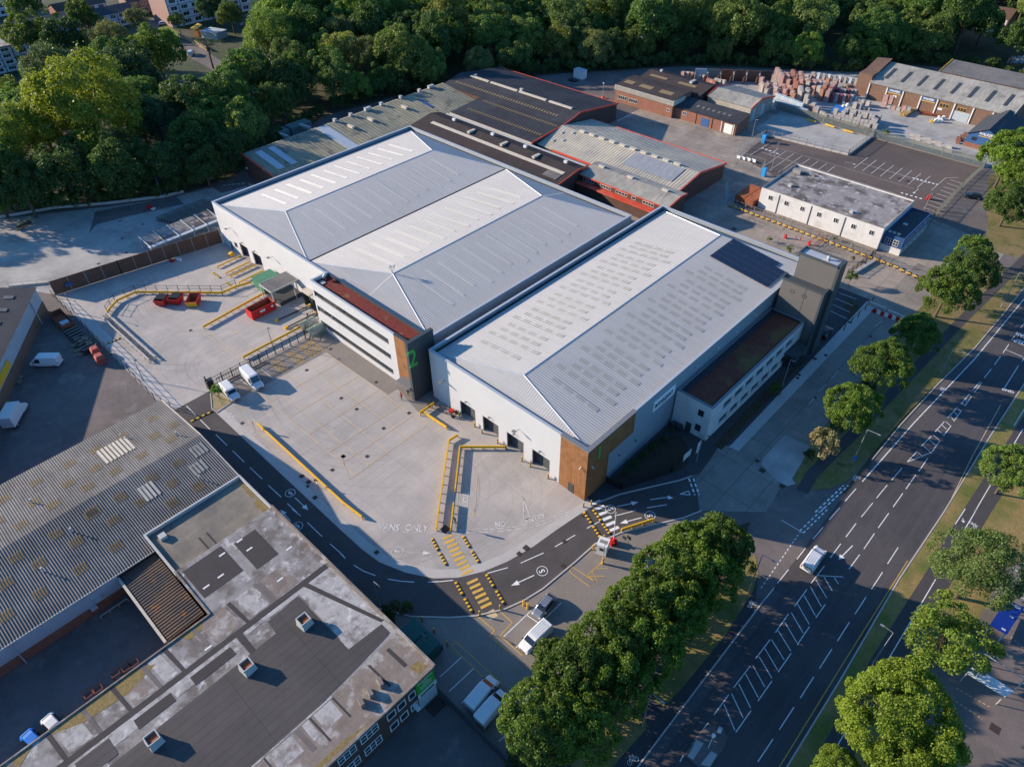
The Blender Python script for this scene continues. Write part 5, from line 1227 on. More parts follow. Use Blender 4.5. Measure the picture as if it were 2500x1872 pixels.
# rusty lean-to
mb = MB(); q = [(-79.3, 2.4, 4.1), (-65.2, 2.4, 4.1), (-65.2, 7.7, 4.4), (-79.3, 7.7, 4.4)]; mb.face(q); mb.ribs(q, 1, .5, .3, .07, 0); mb.box(-79.2, 2.5, 0, -65.3, 7.6, 3.95, 1); mb.build('rusty_lean_to', [m_rust, m_brickd], FF)
mb = MB(); mb.beam((-79.3, 2.2, 3.9), (-65.2, 2.2, 3.9), .35, .35); mb.build('lean_to_gutter', m_creamr, FF)
# brick street face
WN = [(22.9 - 0, 0)]
for (a, b) in ((19.0, 19.85), (17.3, 18.3), (15.7, 16.75)):
    window(FF, 'x', -36.25, a, b, 4.2, 5.5, 1, nx=1, nz=1, ft=.12); window(FF, 'x', -36.25, a, b, 1.3, 2.6, 1, nx=1, ft=.12)
for (a, b) in ((11.85, 14.2), (8.7, 11.0), (4.6, 7.4), (1, 3.8)):
    window(FF, 'x', -36.25, a, b, 4.6, 6.0, 1, nx=3, nz=2, ft=.1); window(FF, 'x', -36.25, a, b, 1.3, 2.8, 1, nx=3, nz=2, ft=.1)
mb = MB(); mb.box(-36.2, 20.1, 3.9, -36.05, 22.9, 6.55, 0)
tx_ = ['BATHROOMS', 'TILES', 'FLOORING', 'KITCHENS', 'OPEN TO PUBLIC']
for k, s_ in enumerate(tx_[:4]): add_text(mb, s_, .42, Vector((-36.03, 21.5, 6.2 - k * .52)), basis((0, 1, 0), (0, 0, 1)), .005, .01, .9, 1)
mb.build('green_sign', [mat('green_sign_board', (.03, .34, .03), .5), m_frame], FF)
mb = MB(); mb.box(-36.2, 20.1, 0, -36.08, 22.9, 3.2, 0); mb.box(-36.1, 20.1, 3.2, -35.9, 23.0, 3.85, 1); mb.box(-35.9, 20.4, 3.35, -35.88, 22.6, 3.7, 2); mb.build('shutter_entrance', [mat('pale_shutter', (.45, .52, .56), .5, wave=('Z', 3, .5)), m_frame, m_glass], FF)
mb = MB(); mb.box(-35.9, 20.6, .0, -34.2, 22.8, .06); mb.build('entrance_mat', m_iron, FF)
mb = MB(); mb.obox(-35.7, 19.4, 2.2, .9, .5, .5); mb.build('air_conditioner', m_frame, FF)
# ---------------------------------------------------------------- housing beyond the trees
def flats(name, label, x0, y0, x1, y1, h, face, mroof, mside, nx, nfl, gable_ax=None, cat='apartment block', facem=None):
    T = thing(name, label, cat, ((x0 + x1) / 2, (y0 + y1) / 2, 0))
    mb = MB(); frame_box(mb, x0, y0, x1, y1, 0, h, .3); mb.build('wall', mside, T)
    ax = 0 if (x1 - x0) > (y1 - y0) else 1
    R_ = MB()
    if gable_ax is None:
        R_.box(x0 - .2, y0 - .2, h, x1 + .2, y1 + .2, h + .3)
    else:
        if ax == 0:
            ym = (y0 + y1) / 2
            R_.face([(x0 - .3, y0 - .4, h), (x1 + .3, y0 - .4, h), (x1 + .3, ym, h + gable_ax), (x0 - .3, ym, h + gable_ax)]); R_.face([(x0 - .3, ym, h + gable_ax), (x1 + .3, ym, h + gable_ax), (x1 + .3, y1 + .4, h), (x0 - .3, y1 + .4, h)])
            for e in (x0, x1): R_.face([(e, y0, h), (e, y1, h), (e, ym, h + gable_ax - .05)], 1)
        else:
            xm = (x0 + x1) / 2
            R_.face([(x0 - .4, y0 - .3, h), (xm, y0 - .3, h + gable_ax), (xm, y1 + .3, h + gable_ax), (x0 - .4, y1 + .3, h)][::-1]); R_.face([(xm, y0 - .3, h + gable_ax), (x1 + .4, y0 - .3, h), (x1 + .4, y1 + .3, h), (xm, y1 + .3, h + gable_ax)][::-1])
            for e in (y0, y1): R_.face([(x0, e, h), (x1, e, h), (xm, e, h + gable_ax - .05)], 1)
    R_.build('roof', [mroof, mside], T)
    fm = facem or mat('flats_facade', (.60, .63, .66), .6, noise=[(.6, .08)])
    pan = MB()
    L0, L1 = (y0, y1) if face == 'x' else (x0, x1)
    c = x1 if face == 'x' else y0
    out = 1 if face == 'x' else -1
    lo, hi = sorted((c + out * .01, c + out * .12))
    if face == 'x': pan.box(lo, y0 + .4, 0, hi, y1 - .4, h - .2)
    else: pan.box(x0 + .4, lo, 0, x1 - .4, hi, h - .2)
    pan.build('facade_panel', fm, T)
    bay = (L1 - L0 - 1) / nx
    fh = h / nfl
    for i in range(nx):
        for j in range(nfl):
            a = L0 + .5 + bay * i + bay * .22; b = a + bay * .56
            window(T, face, c + out * .12, a, b, j * fh + fh * .32, j * fh + fh * .82, out, nx=3 if (i + j) % 2 else 2, ft=.1)
    jt = MB()
    for j in range(1, nfl):
        if face == 'x': jt.box(c + .12, y0 + .4, j * fh - .08, c + .2, y1 - .4, j * fh + .08)
        else: jt.box(x0 + .4, c - .2, j * fh - .08, x1 - .4, c - .12, j * fh + .08)
    for i in range(1, nx, 2):
        u = L0 + .5 + bay * i
        if face == 'x': jt.box(c + .12, u - .12, 0, c + .24, u + .12, h - .2)
        else: jt.box(u - .12, c - .24, 0, u + .12, c - .12, h - .2)
    jt.build('facade_joint', m_gut, T)
    return T
m_pinkbrick = mat('pink_brick', (.30, .19, .16), .9, noise=[(.5, .1)])
flats('apartment_block', 'tall pale panelled apartment block with a pink brick end wall near the top edge', -362, 143.4, -344.5, 188, 11.5, 'x', m_slate, m_pinkbrick, 9, 4)
flats('apartment_block', 'long dark-roofed apartment block with pale blue front at the upper left edge', -372, 60, -356, 109, 8.0, 'x', m_slate, m_brickd, 9, 3, 2.2)
flats('apartment_block', 'pale panelled apartment block cut by the left edge of the photograph', -349, 40, -337, 77, 8.6, 'x', m_mottle, m_brickd, 8, 4)
flats('apartment_block', 'white balconied apartment block in the top left corner', -438, 78, -424, 108, 11, 'x', m_mottle, m_upvc, 6, 4)
flats('apartment_block', 'pale apartment block half hidden behind trees near the top edge', -350, 205, -336, 232, 9, 'x', m_slate, m_brickb, 5, 4)
flats('terraced_houses', 'low terrace with red lower panels and a dark pitched roof', -376, 117, -365, 137, 5.6, 'x', m_slate, m_brickd, 5, 2, 2.0, 'terraced houses')
flats('terraced_houses', 'low terrace with a reddish hipped roof behind the panelled terrace', -398, 112, -388, 134, 5.4, 'x', m_tile, m_brick, 5, 2, 2.2, 'terraced houses')
flats('terraced_houses', 'pink and white fronted terrace climbing to the top edge', -388, 140, -378, 176, 5.6, 'x', m_tile, m_pinkbrick, 8, 2, 2.0, 'terraced houses', m_pinkbrick)
flats('house', 'white rendered gabled house among the trees near the top edge', -303, 180, -294.5, 203, 5.6, 'x', m_slate, m_render, 4, 2, 2.6, 'house', m_render)
flats('house', 'small dark-roofed brick house left of the white gabled house', -316, 168, -307, 178, 4.4, 'x', m_tile, m_pinkbrick, 3, 2, 2.2, 'house', m_pinkbrick)
flats('house', 'grey-roofed house with white bay at the top edge above the builders merchant', -126, 362, -112, 372, 5.5, 'y', m_slate, m_render, 4, 2, 3, 'house', m_render)
flats('house', 'brick house with a white gable at the top edge, right of the grey-roofed house', -103, 366, -92, 378, 5.5, 'y', m_tile, m_pinkbrick, 4, 2, 3, 'house', m_render)
flats('house', 'brown-roofed house in the top right corner behind trees', -84, 372, -70, 384, 5.5, 'y', m_tile, m_pinkbrick, 4, 2, 3, 'house', m_render)
flats('house', 'low brown-roofed house below the upper left terrace', -345, 105, -336, 118, 3.6, 'x', m_tile, m_brick, 3, 1, 2, 'house', m_brick)
# ================================================================ TREES
def leaf_mat(name, spread=.35, trans=.4, warm=.5):
    m = mat(name, (.05, .09, .02), .55, objcol=True, noise=[(.35, .22)], trans=trans, spec=.25)
    t = m.node_tree; N = t.nodes; Lk = t.links.new
    b = N["Principled BSDF"]
    src = b.inputs["Base Color"].links[0].from_socket
    g = N.new("ShaderNodeNewGeometry")
    r = N.new("ShaderNodeMapRange"); r.inputs[3].default_value = 1 - spread; r.inputs[4].default_value = 1 + spread
    Lk(g.outputs["Random Per Island"], r.inputs[0])
    hs = N.new("ShaderNodeHueSaturation")
    Lk(src, hs.inputs["Color"]); Lk(r.outputs[0], hs.inputs["Value"])
    r2 = N.new("ShaderNodeMapRange"); r2.inputs[3].default_value = .5 - .02 * warm * 2; r2.inputs[4].default_value = .5 + .015
    Lk(g.outputs["Random Per Island"], r2.inputs[0]); Lk(r2.outputs[0], hs.inputs["Hue"])
    Lk(hs.outputs[0], b.inputs["Base Color"])
    return m
m_leaf = leaf_mat('foliage')
m_bark = mat('bark', (.10, .075, .055), .9, noise=[(2, .2)], bump=(6, .5))
def crown_mesh(seed, nclump, nleaf, ls, zs=.85, cr=(.2, .34), rough=.16, lean=.5, inner=.15, tuft=0.0):
    g = np.random.default_rng(seed)
    # clump centres on a bumpy ellipsoid, fewer underneath
    d = g.normal(size=(nclump, 3)); d /= np.linalg.norm(d, axis=1)[:, None]
    d[:, 2] = np.where(d[:, 2] < -.35, -d[:, 2] * .6, d[:, 2]); d /= np.linalg.norm(d, axis=1)[:, None]
    ph = g.uniform(0, 6.28, 6)
    bump = 1 + rough * (np.sin(3 * np.arctan2(d[:, 1], d[:, 0]) + ph[0]) * .6 + np.sin(5 * d[:, 2] + ph[1]) * .5 + g.normal(size=nclump) * .45)
    rad = g.uniform(*cr, nclump)
    cen = d * ((1 - rad * .85) * bump)[:, None] * np.array([1, 1, zs])
    k = int(nclump * .25)
    cen[:k] *= g.uniform(.35, .75, k)[:, None]
    idx = g.integers(0, nclump, nleaf)
    ld = g.normal(size=(nleaf, 3)); ld /= np.linalg.norm(ld, axis=1)[:, None]
    out = cen[idx] / (np.linalg.norm(cen[idx], axis=1)[:, None] + 1e-6)
    ld = ld + out * .75 + np.array([0, 0, .3]); ld /= np.linalg.norm(ld, axis=1)[:, None]
    rr = rad[idx] * np.where(g.random(nleaf) < inner, g.uniform(.2, .8, nleaf), g.uniform(.82, 1.1, nleaf))
    pos = cen[idx] + ld * rr[:, None] * np.array([1, 1, .85])
    if tuft: pos[:, 2] += tuft * np.maximum(0, g.normal(size=nleaf)) * (ld[:, 2] > .2)
    nrm = ld * lean + g.normal(size=(nleaf, 3)) * .55 + np.array([0, 0, .25]); nrm /= np.linalg.norm(nrm, axis=1)[:, None]
    t1 = np.cross(nrm, g.normal(size=(nleaf, 3))); t1 /= np.linalg.norm(t1, axis=1)[:, None]
    t2 = np.cross(nrm, t1)
    s1 = (ls * g.uniform(.6, 1.35, nleaf))[:, None]; s2 = s1 * g.uniform(.55, .95, nleaf)[:, None]
    v = np.stack([pos - t1 * s1, pos - t2 * s2, pos + t1 * s1, pos + t2 * s2], 1).reshape(-1, 3)
    hr = np.percentile(np.hypot(v[:, 0], v[:, 1]), 97)
    v[:, :2] /= hr; v[:, 2] /= np.percentile(np.abs(v[:, 2]), 98) / zs; cen = cen / hr
    me = bpy.data.meshes.new('crown')
    n = len(v)
    me.vertices.add(n); me.vertices.foreach_set('co', v.astype(np.float32).ravel())
    me.loops.add(n); me.loops.foreach_set('vertex_index', np.arange(n, dtype=np.int32))
    me.polygons.add(n // 4); me.polygons.foreach_set('loop_start', np.arange(0, n, 4, dtype=np.int32)); me.polygons.foreach_set('loop_total', np.full(n // 4, 4, dtype=np.int32))
    me.update(calc_edges=True)
    me.materials.append(m_leaf)
    return me, cen
def trunk_mesh(cen, seed, tr=.055, base=-1.35):
    g = random.Random(seed); mb = MB()
    mb.tube((0, 0, base), (.02, .01, -.5), tr, 8, r2=tr * .75); mb.tube((.02, .01, -.5), (0, .03, .15), tr * .75, 6, r2=tr * .35)
    cs = sorted(range(len(cen)), key=lambda i: g.random())[:12]
    for i in cs:
        c = cen[i]; z0 = g.uniform(-.6, 0)
        m_ = Vector((c[0] * .5, c[1] * .5, (z0 + c[2]) * .5 + .02))
        mb.tube((0, .01, z0), m_, tr * .38, 5, r2=tr * .25, cap=False); mb.tube(m_, c, tr * .25, 4, r2=tr * .08, cap=False)
    me = bpy.data.meshes.new('trunk'); me.from_pydata(mb.v, [], mb.f); me.materials.append(m_bark)
    return me
PROTO = {}
def proto(kind, i, **kw):
    me, cen = crown_mesh(100 + i * 7 + hash(kind) % 1 + len(PROTO) * 13, **kw)
    tm = trunk_mesh(cen, i)
    PROTO.setdefault(kind, []).append((me, tm))
for i in range(4): proto('maple', i, nclump=125, nleaf=24000, ls=.028, zs=.9, cr=(.13, .24), inner=.25, rough=.13)
for i in range(4): proto('wood', i, nclump=90, nleaf=12000, ls=.034, zs=.95, cr=(.16, .30), rough=.2)
for i in range(2): proto('fine', i, nclump=130, nleaf=24000, ls=.021, zs=.95, cr=(.13, .24), rough=.16, tuft=.05)
for i in range(2): proto('loose', i, nclump=60, nleaf=9000, ls=.033, zs=.85, cr=(.16, .3), rough=.3, inner=.3)
for i in range(2): proto('small', i, nclump=30, nleaf=1500, ls=.07, zs=1.0, cr=(.2, .38), rough=.25)
proto('big', 0, nclump=240, nleaf=52000, ls=.019, zs=.9, cr=(.12, .20), inner=.25, rough=.12)
proto('sparse', 0, nclump=70, nleaf=1500, ls=.022, zs=.9, cr=(.14, .25), rough=.3)
TREES = []
def tree(x, y, R, zc, kind, col, label, name='tree', cat='tree', group=None, vs=1.0, trunk=True):
    """crown of radius R centred at height zc"""
    T = thing(name, label, cat, None, group)
    T.location = (x, y, 0)
    me, tm = random.choice(PROTO[kind])
    rz = random.uniform(0, 6.28)
    c = bpy.data.objects.new('crown', me); COL.objects.link(c); c.parent = T
    c.location = (0, 0, zc); c.scale = (R, R * random.uniform(.93, 1.07), R * vs); c.rotation_euler = (0, 0, rz)
    c.color = (*[min(.9, v * 1.45) for v in col], 1)
    if trunk:
        t = bpy.data.objects.new('trunk', tm); COL.objects.link(t); t.parent = T
        k = (zc + .05) / 1.35
        t.location = (0, 0, zc); t.scale = (R, R, k); t.rotation_euler = (0, 0, rz)
    TREES.append((x, y, R))
    return T
def tree_px(t, x, y, rpx, kind, col, label, vs=1.0, under=1.5, **kw):
    z = 5.0
    for _ in range(6):
        p = P(t, x, y, z)
        R = rpx * .38043 * (p - Vector((0, 0, CAMH))).length / FPX
        z = R * vs * .85 + under
    return tree(p.x, p.y, R, z, kind, col, label, vs=vs, **kw)
G_MAPLE = (.080, .125, .018); G_BR = (.125, .185, .022); G_DK = (.032, .062, .018); G_MID = (.060, .100, .022); G_OL = (.090, .105, .030); G_GREY = (.062, .088, .045); G_YEL = (.145, .165, .022); G_GOLD = (.19, .165, .08); G_LT = (.105, .155, .032)
# street row
tree_px(6, 1870, 95, 135, 'maple', (.055, .09, .02), 'dark round street tree at the top of the row, furthest along the service road', under=1.2)
tree_px(6, 1710, 245, 158, 'maple', (.075, .115, .02), 'big round street tree next to last at the far end of the service road row', under=1.2)
tree_px(6, 1515, 520, 128, 'maple', (.06, .11, .02), 'lower wide street tree beside the red and white barriers', under=.8)
tree_px(6, 1305, 722, 165, 'maple', (.068, .11, .018), 'tall round street tree in the middle of the service road row')
tree_px(6, 1095, 1000, 158, 'maple', (.085, .135, .018), 'bright green street tree beside the yellowish tree')
tree_px(6, 925, 1222, 98, 'small', G_GOLD, 'straw-coloured blossoming tree at the near end of the row', vs=1.15, under=.6)
tree_px(6, 1205, 850, 45, 'small', G_DK, 'low dark shrub between two street trees on the verge', name='shrub', cat='shrub', under=.2)
tree_px(6, 1010, 1110, 55, 'small', G_DK, 'dark shrub behind the straw-coloured tree', name='shrub', cat='shrub', under=.2)
tree_px(6, 830, 1290, 38, 'small', G_DK, 'small dark shrub at the edge of the pale slab', name='shrub', cat='shrub', under=.1)
tree_px(6, 1100, 150, 36, 'small', G_MID, 'young tree beside the dark tower', under=1.0)
tree_px(6, 612, 870, 42, 'small', G_MID, 'round green bush in the planting strip by the office annex', name='bush', cat='bush', under=.1)
tree_px(3, 2110, 1010, 135, 'maple', (.11, .17, .022), 'large bright tree at the right edge beside the blue shop', under=2.5)
tree_px(3, 2120, 1310, 125, 'maple', (.055, .09, .02), 'large dark tree at the right edge below the bright one', under=1.0)
tree_px(3, 1880, 1625, 95, 'small', G_MAPLE, 'small round tree at the corner of the grass by the estate road', under=.5)
tree_px(3, 2300, 1180, 150, 'maple', G_MAPLE, 'tree leaning in from outside the right edge above the verge')
# east side
tree_px(6, 2120, 1400, 145, 'maple', (.095, .145, .03), 'round street tree on the grass east of the cycle path')
tree_px(9, 1905, 385, 228, 'fine', (.088, .125, .035), 'tall loose tree beside the blue bus shelter roof', under=2.0)
tree_px(9, 1700, 860, 240, 'loose', (.115, .165, .025), 'light green spreading tree between the bus shelter and the cycle path', vs=.8, under=1.6)
tree_px(9, 1395, 1372, 300, 'big', (.12, .165, .018), 'big bright green clumpy tree at the lower right, over the cycle path', under=2.5)
tree_px(9, 1010, 1730, 150, 'big', (.11, .16, .02), 'bright tree cut by the bottom edge beside the main road', under=2.0)
tree_px(9, 1500, 1750, 230, 'maple', (.12, .17, .022), 'tree cut by the bottom edge under the big bright tree', under=2.0)
# hedge-like row between parking and footpath
HR = [(-22.3, 27.5, 4.8, .10), (-18.9, 30.0, 4.6, .12), (-22.4, 33.4, 5.0, .085), (-18.7, 36.4, 4.8, .115), (-22.3, 39.6, 5.0, .095), (-18.8, 42.8, 4.8, .12), (-22.2, 45.8, 5.0, .10), (-18.9, 49.0, 4.8, .11), (-22.0, 52.0, 5.0, .10), (-19.0, 55.2, 4.9, .12), (-21.9, 58.2, 4.8, .115), (-19.6, 61.4, 4.9, .09)]
HL = ['nearest the bottom edge on the parking side', 'nearest the bottom edge on the footpath side', 'overhanging the two parked white vans', 'on the footpath side facing the dry grass patch', 'second along from the parked white vans', 'third on the footpath side', 'beside the half-hidden white van', 'in the middle on the footpath side', 'beside the silver car', 'on the footpath side near the far end', 'beside the yellow hatched walkway', 'at the far end by the road junction']
for (x, y, R, g_), lb in zip(HR, HL):
    tree(x, y, R, R * 1.12 + 1.3, 'maple', (g_ * .72, g_ * 1.12, .02), 'leafy tree of the dense roadside row, ' + lb, group='dense row of trees between the parking and the footpath', vs=1.3)
for k in range(11):  # shrubs added under the crowns to block low sun between the trunks
    tree(-20.4 + (k % 2) * .8 - .4, 26.5 + k * 3.5, 2.6, 1.6, 'small', (.05, .085, .02), 'added low shrub under the roadside trees, filling the gap in their shade', name='shrub', cat='shrub', group='added shade fillers under the roadside trees', trunk=False)
tree_px(8, 335, 650, 62, 'small', G_DK, 'dark bush at the corner of the flat-roofed factory', name='bush', cat='bush', under=.1)
tree_px(8, 425, 640, 48, 'small', (.05, .08, .02), 'smaller bush beside the green storage sheds', name='bush', cat='bush', under=.1)
tree_px(4, 1390, 872, 38, 'small', (.09, .17, .02), 'young bright tree on the gravel corner by the sliding gate', under=1.2)
for (x, y, s_) in ((-23.3, 23.8, 1.3), (-21.6, 21.5, 1.5), (-23.9, 18.5, 1.2)):
    tree(x, y, s_, .9, 'small', (.06, .09, .03), 'scrubby bush by the slatted fence, %s' % ('next to the parking corner' if y > 23 else 'second from the corner' if y > 20 else 'third from the corner'), 'bush', 'bush', trunk=False)
for i, (t, x, y, r_) in enumerate(((5, 2080, 1180, 30), (5, 2010, 1240, 34), (5, 1950, 1290, 30), (5, 1890, 1340, 32), (5, 1830, 1400, 28), (5, 2130, 1130, 24))):
    tree_px(t, x, y, r_, 'small', (.045, .075, .022), 'low shrub in the garden bed by the timber corner, number %s from the doors end' % ['two', 'three', 'four', 'five', 'six', 'one'][i], name='shrub', cat='shrub', under=.1, group='garden shrubs below the lettered wall')
# west and north named trees (sheet 1)
W_ = [(560, 740, 290, 'fine', G_YEL, 'huge yellow-green tree at the left of the woodland'), (90, 930, 195, 'fine', (.13, .165, .024), 'yellow-green tree at the left edge, lower than the huge one'),
 (70, 660, 110, 'wood', (.10, .13, .03), 'olive tree at the left edge above the yellow-green ones'), (370, 520, 165, 'fine', G_GREY, 'grey-green feathery tree behind the huge yellow tree'),
 (840, 520, 165, 'wood', (.048, .075, .030), 'dark feathery tree right of the grey-green one'), (195, 260, 120, 'wood', (.075, .105, .025), 'round green tree before the long dark-roofed flats'),
 (440, 280, 120, 'wood', G_DK, 'very dark tree between the flats and the grey-green tree'), (720, 300, 115, 'fine', (.11, .115, .05), 'domed olive tree in the housing area'),
 (1010, 370, 150, 'wood', (.085, .125, .022), 'bright-topped tree above the clearing'), (530, 120, 78, 'wood', (.065, .095, .022), 'tree by the corner of the long dark-roofed flats'),
 (625, 150, 45, 'small', (.08, .12, .03), 'small light tree beside the red panelled terrace'), (880, 130, 68, 'loose', (.095, .11, .055), 'pale willowy tree in front of the terrace'), (1140, 150, 48, 'small', (.04, .07, .02), 'egg-shaped clipped tree at the pink brick end wall'),
 (1480, 105, 75, 'wood', (.075, .105, .025), 'round tree before the second panelled block'), (1355, 60, 78, 'wood', (.04, .075, .03), 'dark tree against the tall panelled block'), (150, 40, 95, 'wood', (.06, .10, .02), 'tree at the top left by the balconied flats'),
 (1760, 270, 165, 'fine', G_LT, 'light green rounded tree left of the white gabled house'), (1875, 490, 125, 'maple', (.085, .135, .028), 'fresh green tree with clumpy crown behind the air handling units'), (2130, 520, 135, 'wood', (.06, .10, .028), 'mid green tree behind the mossy shed'),
 (1330, 300, 100, 'sparse', (.07, .085, .04), 'thin bare-branched tree by the playground'), (1640, 470, 120, 'wood', G_DK, 'dark tree between the bare-branched and light green trees'), (1010, 800, 150, 'fine', (.04, .075, .038), 'dark bluish-green tree right of the huge yellow tree'),
 (1260, 900, 150, 'wood', (.05, .09, .024), 'green tree below the paved clearing'), (1590, 720, 120, 'wood', (.06, .105, .024), 'tree at the right of the paved clearing'), (1790, 660, 110, 'wood', (.055, .09, .024), 'tree close behind the green air handling unit'),
 (1060, 1080, 140, 'wood', (.04, .075, .022), 'dark tree at the wood edge over the west yard'), (760, 1100, 165, 'wood', (.05, .085, .024), 'tree at the wood edge below the huge yellow tree'), (420, 1150, 160, 'wood', (.045, .078, .024), 'dark tree at the wood edge left of the skip frames'),
 (150, 1230, 160, 'wood', (.042, .072, .022), 'dark tree at the lower left of the wood edge'), (-60, 1180, 200, 'wood', G_MID, 'tree reaching in from the left edge at the wood corner'), (1310, 1080, 125, 'wood', (.04, .07, .02), 'shaded tree at the bend of the wood edge'),
 (1470, 960, 110, 'wood', (.04, .075, .022), 'dark tree beside the corner of the mossy shed'), (500, 60, 60, 'wood', (.08, .11, .03), 'pale green tree by the terrace with the reddish roof'), (1380, 700, 36, 'small', G_DK, 'small bush on the paved clearing'), (2150, 170, 110, 'wood', (.07, .10, .03), 'tree right of the white gabled house'), (1960, 340, 110, 'wood', G_DK, 'shadowy tree below the white gabled house')]
for (x, y, r_, k, c, lb) in W_:
    tree_px(1, x, y, r_, k, c, lb, under=2.0 if y < 1000 else .6)
# trees out of frame to the left whose shadows fall on the west yard
for (x, y, R) in ((-236, 2, 9), (-224, -14, 9), (-214, -26, 8), (-240, 22, 10)):
    tree(x, y, R, R * .85 + 2, 'wood', G_MID, 'tree just outside the left edge of the view beside the west yard', group='trees left of the view')
# woodland belt
def inside(poly, x, y):
    c = False; n = len(poly)
    for i in range(n):
        (x0, y0), (x1, y1) = poly[i], poly[i - 1]
        if (y0 > y) != (y1 > y) and x < (x1 - x0) * (y - y0) / (y1 - y0) + x0: c = not c
    return c
EST = [(-12.5, -90), (-12.5, 170), (-10, 200), (-9, 260), (-12, 318)] + TREELINE[::-1][1:] + [(-230, -90)]
HOUSES = [(-560, -50), (-240, -50), (-240, 40), (-272, 80), (-275, 120), (-290, 150), (-300, 205), (-330, 240), (-520, 260)]
CLEAR = [P2(1, 1000, 650), P2(1, 1250, 560), P2(1, 1560, 620), P2(1, 1500, 780), P2(1, 1150, 780)]
RT = ROT.transposed()
def proj(x, y, z):
    v = RT @ Vector((x, y, z - CAMH))
    if v.z > -1: return None
    return (1250 + FPX * v.x / -v.z, 936 - FPX * v.y / -v.z)
def dist_est(x, y):
    best = 1e9
    pts = TREELINE
    for (a, b) in zip(pts[:-1], pts[1:]):
        A, B, Q = Vector(a), Vector(b), Vector((x, y))
        t = max(0, min(1, (Q - A).dot(B - A) / (B - A).length_squared))
        best = min(best, (A + (B - A) * t - Q).length)
    return best
cand = []
rg = random.Random(11)
placed = list(TREES)
SEEN = [P2(1, *q, 9.0) for q in ((930, 640), (1560, 640), (1640, 430), (1700, 60), (1950, 40), (2000, -120), (850, -120), (900, 200), (930, 420))]
HB = [(-126, 362, -112, 372), (-103, 366, -92, 378), (-84, 372, -70, 384)]
tries = 0
WT = []
while tries < 30000 and len(WT) < 285:
    tries += 1
    x, y = rg.uniform(-420, 20), rg.uniform(40, 520)
    if (x > -34 and y < 322) or inside(EST, x, y) or inside(HOUSES, x, y) or inside(CLEAR, x, y) or inside(SEEN, x, y): continue
    q = proj(x, y, 8)
    if q is None or not (-150 < q[0] < 2650 and -90 < q[1] < 1100): continue
    de = dist_est(x, y)
    R = rg.choice([7, 8, 9, 10, 11, 12.5]) if de > 9 else rg.uniform(5, 7.5)
    if de < R * .62: continue
    if any(a - R * .9 < x < c + R * .9 and b - R * 1.6 < y < d + R * .9 for a, b, c, d in HB): continue
    if x > -75 and 285 < y < 330 and x < -8 and de < 30: continue
    if any((x - a) ** 2 + (y - b) ** 2 < (.56 * (R + r2)) ** 2 for a, b, r2 in placed): continue
    placed.append((x, y, R)); WT.append((x, y, R, q, de))
PAL = [((.055, .095, .024), 'mid green', 'wood'), ((.085, .115, .030), 'olive green', 'wood'), ((.038, .066, .020), 'dark green', 'wood'), ((.10, .15, .028), 'fresh green', 'maple'), ((.095, .11, .042), 'dull grey-green', 'fine'), ((.12, .13, .035), 'yellowish', 'wood'), ((.062, .11, .026), 'deep green', 'maple'), ((.07, .10, .03), 'soft green', 'loose')]
for (x, y, R, q, de) in WT:
    c, adj, k = rg.choices(PAL, [5, 4, 4, 2, 2, 1, 3, 2])[0]
    f = rg.uniform(1.0, 1.45)
    sz = 'small' if R < 7.5 else 'broad' if R > 10.5 else 'middling'
    if de < 14: where = 'at the edge of the woodland ' + ('behind the mossy shed' if q[0] < 1130 else 'behind the black-roofed shed' if q[0] < 1650 else 'behind the brick stacks' if q[0] < 2130 else 'behind the builders merchant')
    else: where = ('deep in the woodland ' if de > 50 else 'a few rows into the woodland ') + ('towards the flats' if q[0] < 900 else 'above the black-roofed shed' if q[0] < 1600 else 'above the brick stacks' if q[0] < 2100 else 'in the top right corner')
    tree(x, y, R, R * .8 + rg.uniform(1.5, 4.0) if de > 14 else R * .72 + .6, k, tuple(v * f for v in c), '%s %s tree %s' % (sz, adj, where), group='trees of the woodland belt')
# undergrowth of the wood edge
ug = MB()
me, cen = crown_mesh(999, 26, 900, .10, .8, (.25, .42), .3)
uv = np.empty(len(me.vertices) * 3); me.vertices.foreach_get('co', uv); uv = uv.reshape(-1, 3)
vs_, n_ = [], 0
for (a, b) in zip(TREELINE[:-1], TREELINE[1:]):
    L_ = math.dist(a, b); k = int(L_ / 3.2)
    for i in range(k):
        f = (i + rg.random()) / k
        s_ = rg.uniform(1.8, 3.4)
        nx_, ny_ = -(b[1] - a[1]) / L_, (b[0] - a[0]) / L_
        o = rg.uniform(.5, 5)
        ca, sa = math.cos(i), math.sin(i)
        X = a[0] + (b[0] - a[0]) * f + nx_ * o; Y = a[1] + (b[1] - a[1]) * f + ny_ * o
        vs_.append(np.stack([X + (uv[:, 0] * ca - uv[:, 1] * sa) * s_, Y + (uv[:, 0] * sa + uv[:, 1] * ca) * s_, s_ * .6 + uv[:, 2] * s_], 1))
V = np.concatenate(vs_)
ume = bpy.data.meshes.new('undergrowth'); n = len(V)
ume.vertices.add(n); ume.vertices.foreach_set('co', V.astype(np.float32).ravel()); ume.loops.add(n); ume.loops.foreach_set('vertex_index', np.arange(n, dtype=np.int32))
ume.polygons.add(n // 4); ume.polygons.foreach_set('loop_start', np.arange(0, n, 4, dtype=np.int32)); ume.polygons.foreach_set('loop_total', np.full(n // 4, 4, dtype=np.int32)); ume.update(calc_edges=True); ume.materials.append(m_leaf)
uo = bpy.data.objects.new('undergrowth', ume); COL.objects.link(uo); uo.color = (.075, .12, .035, 1); tag(uo, 'dense undergrowth along the foot of the woodland edge', 'undergrowth', kind='stuff')
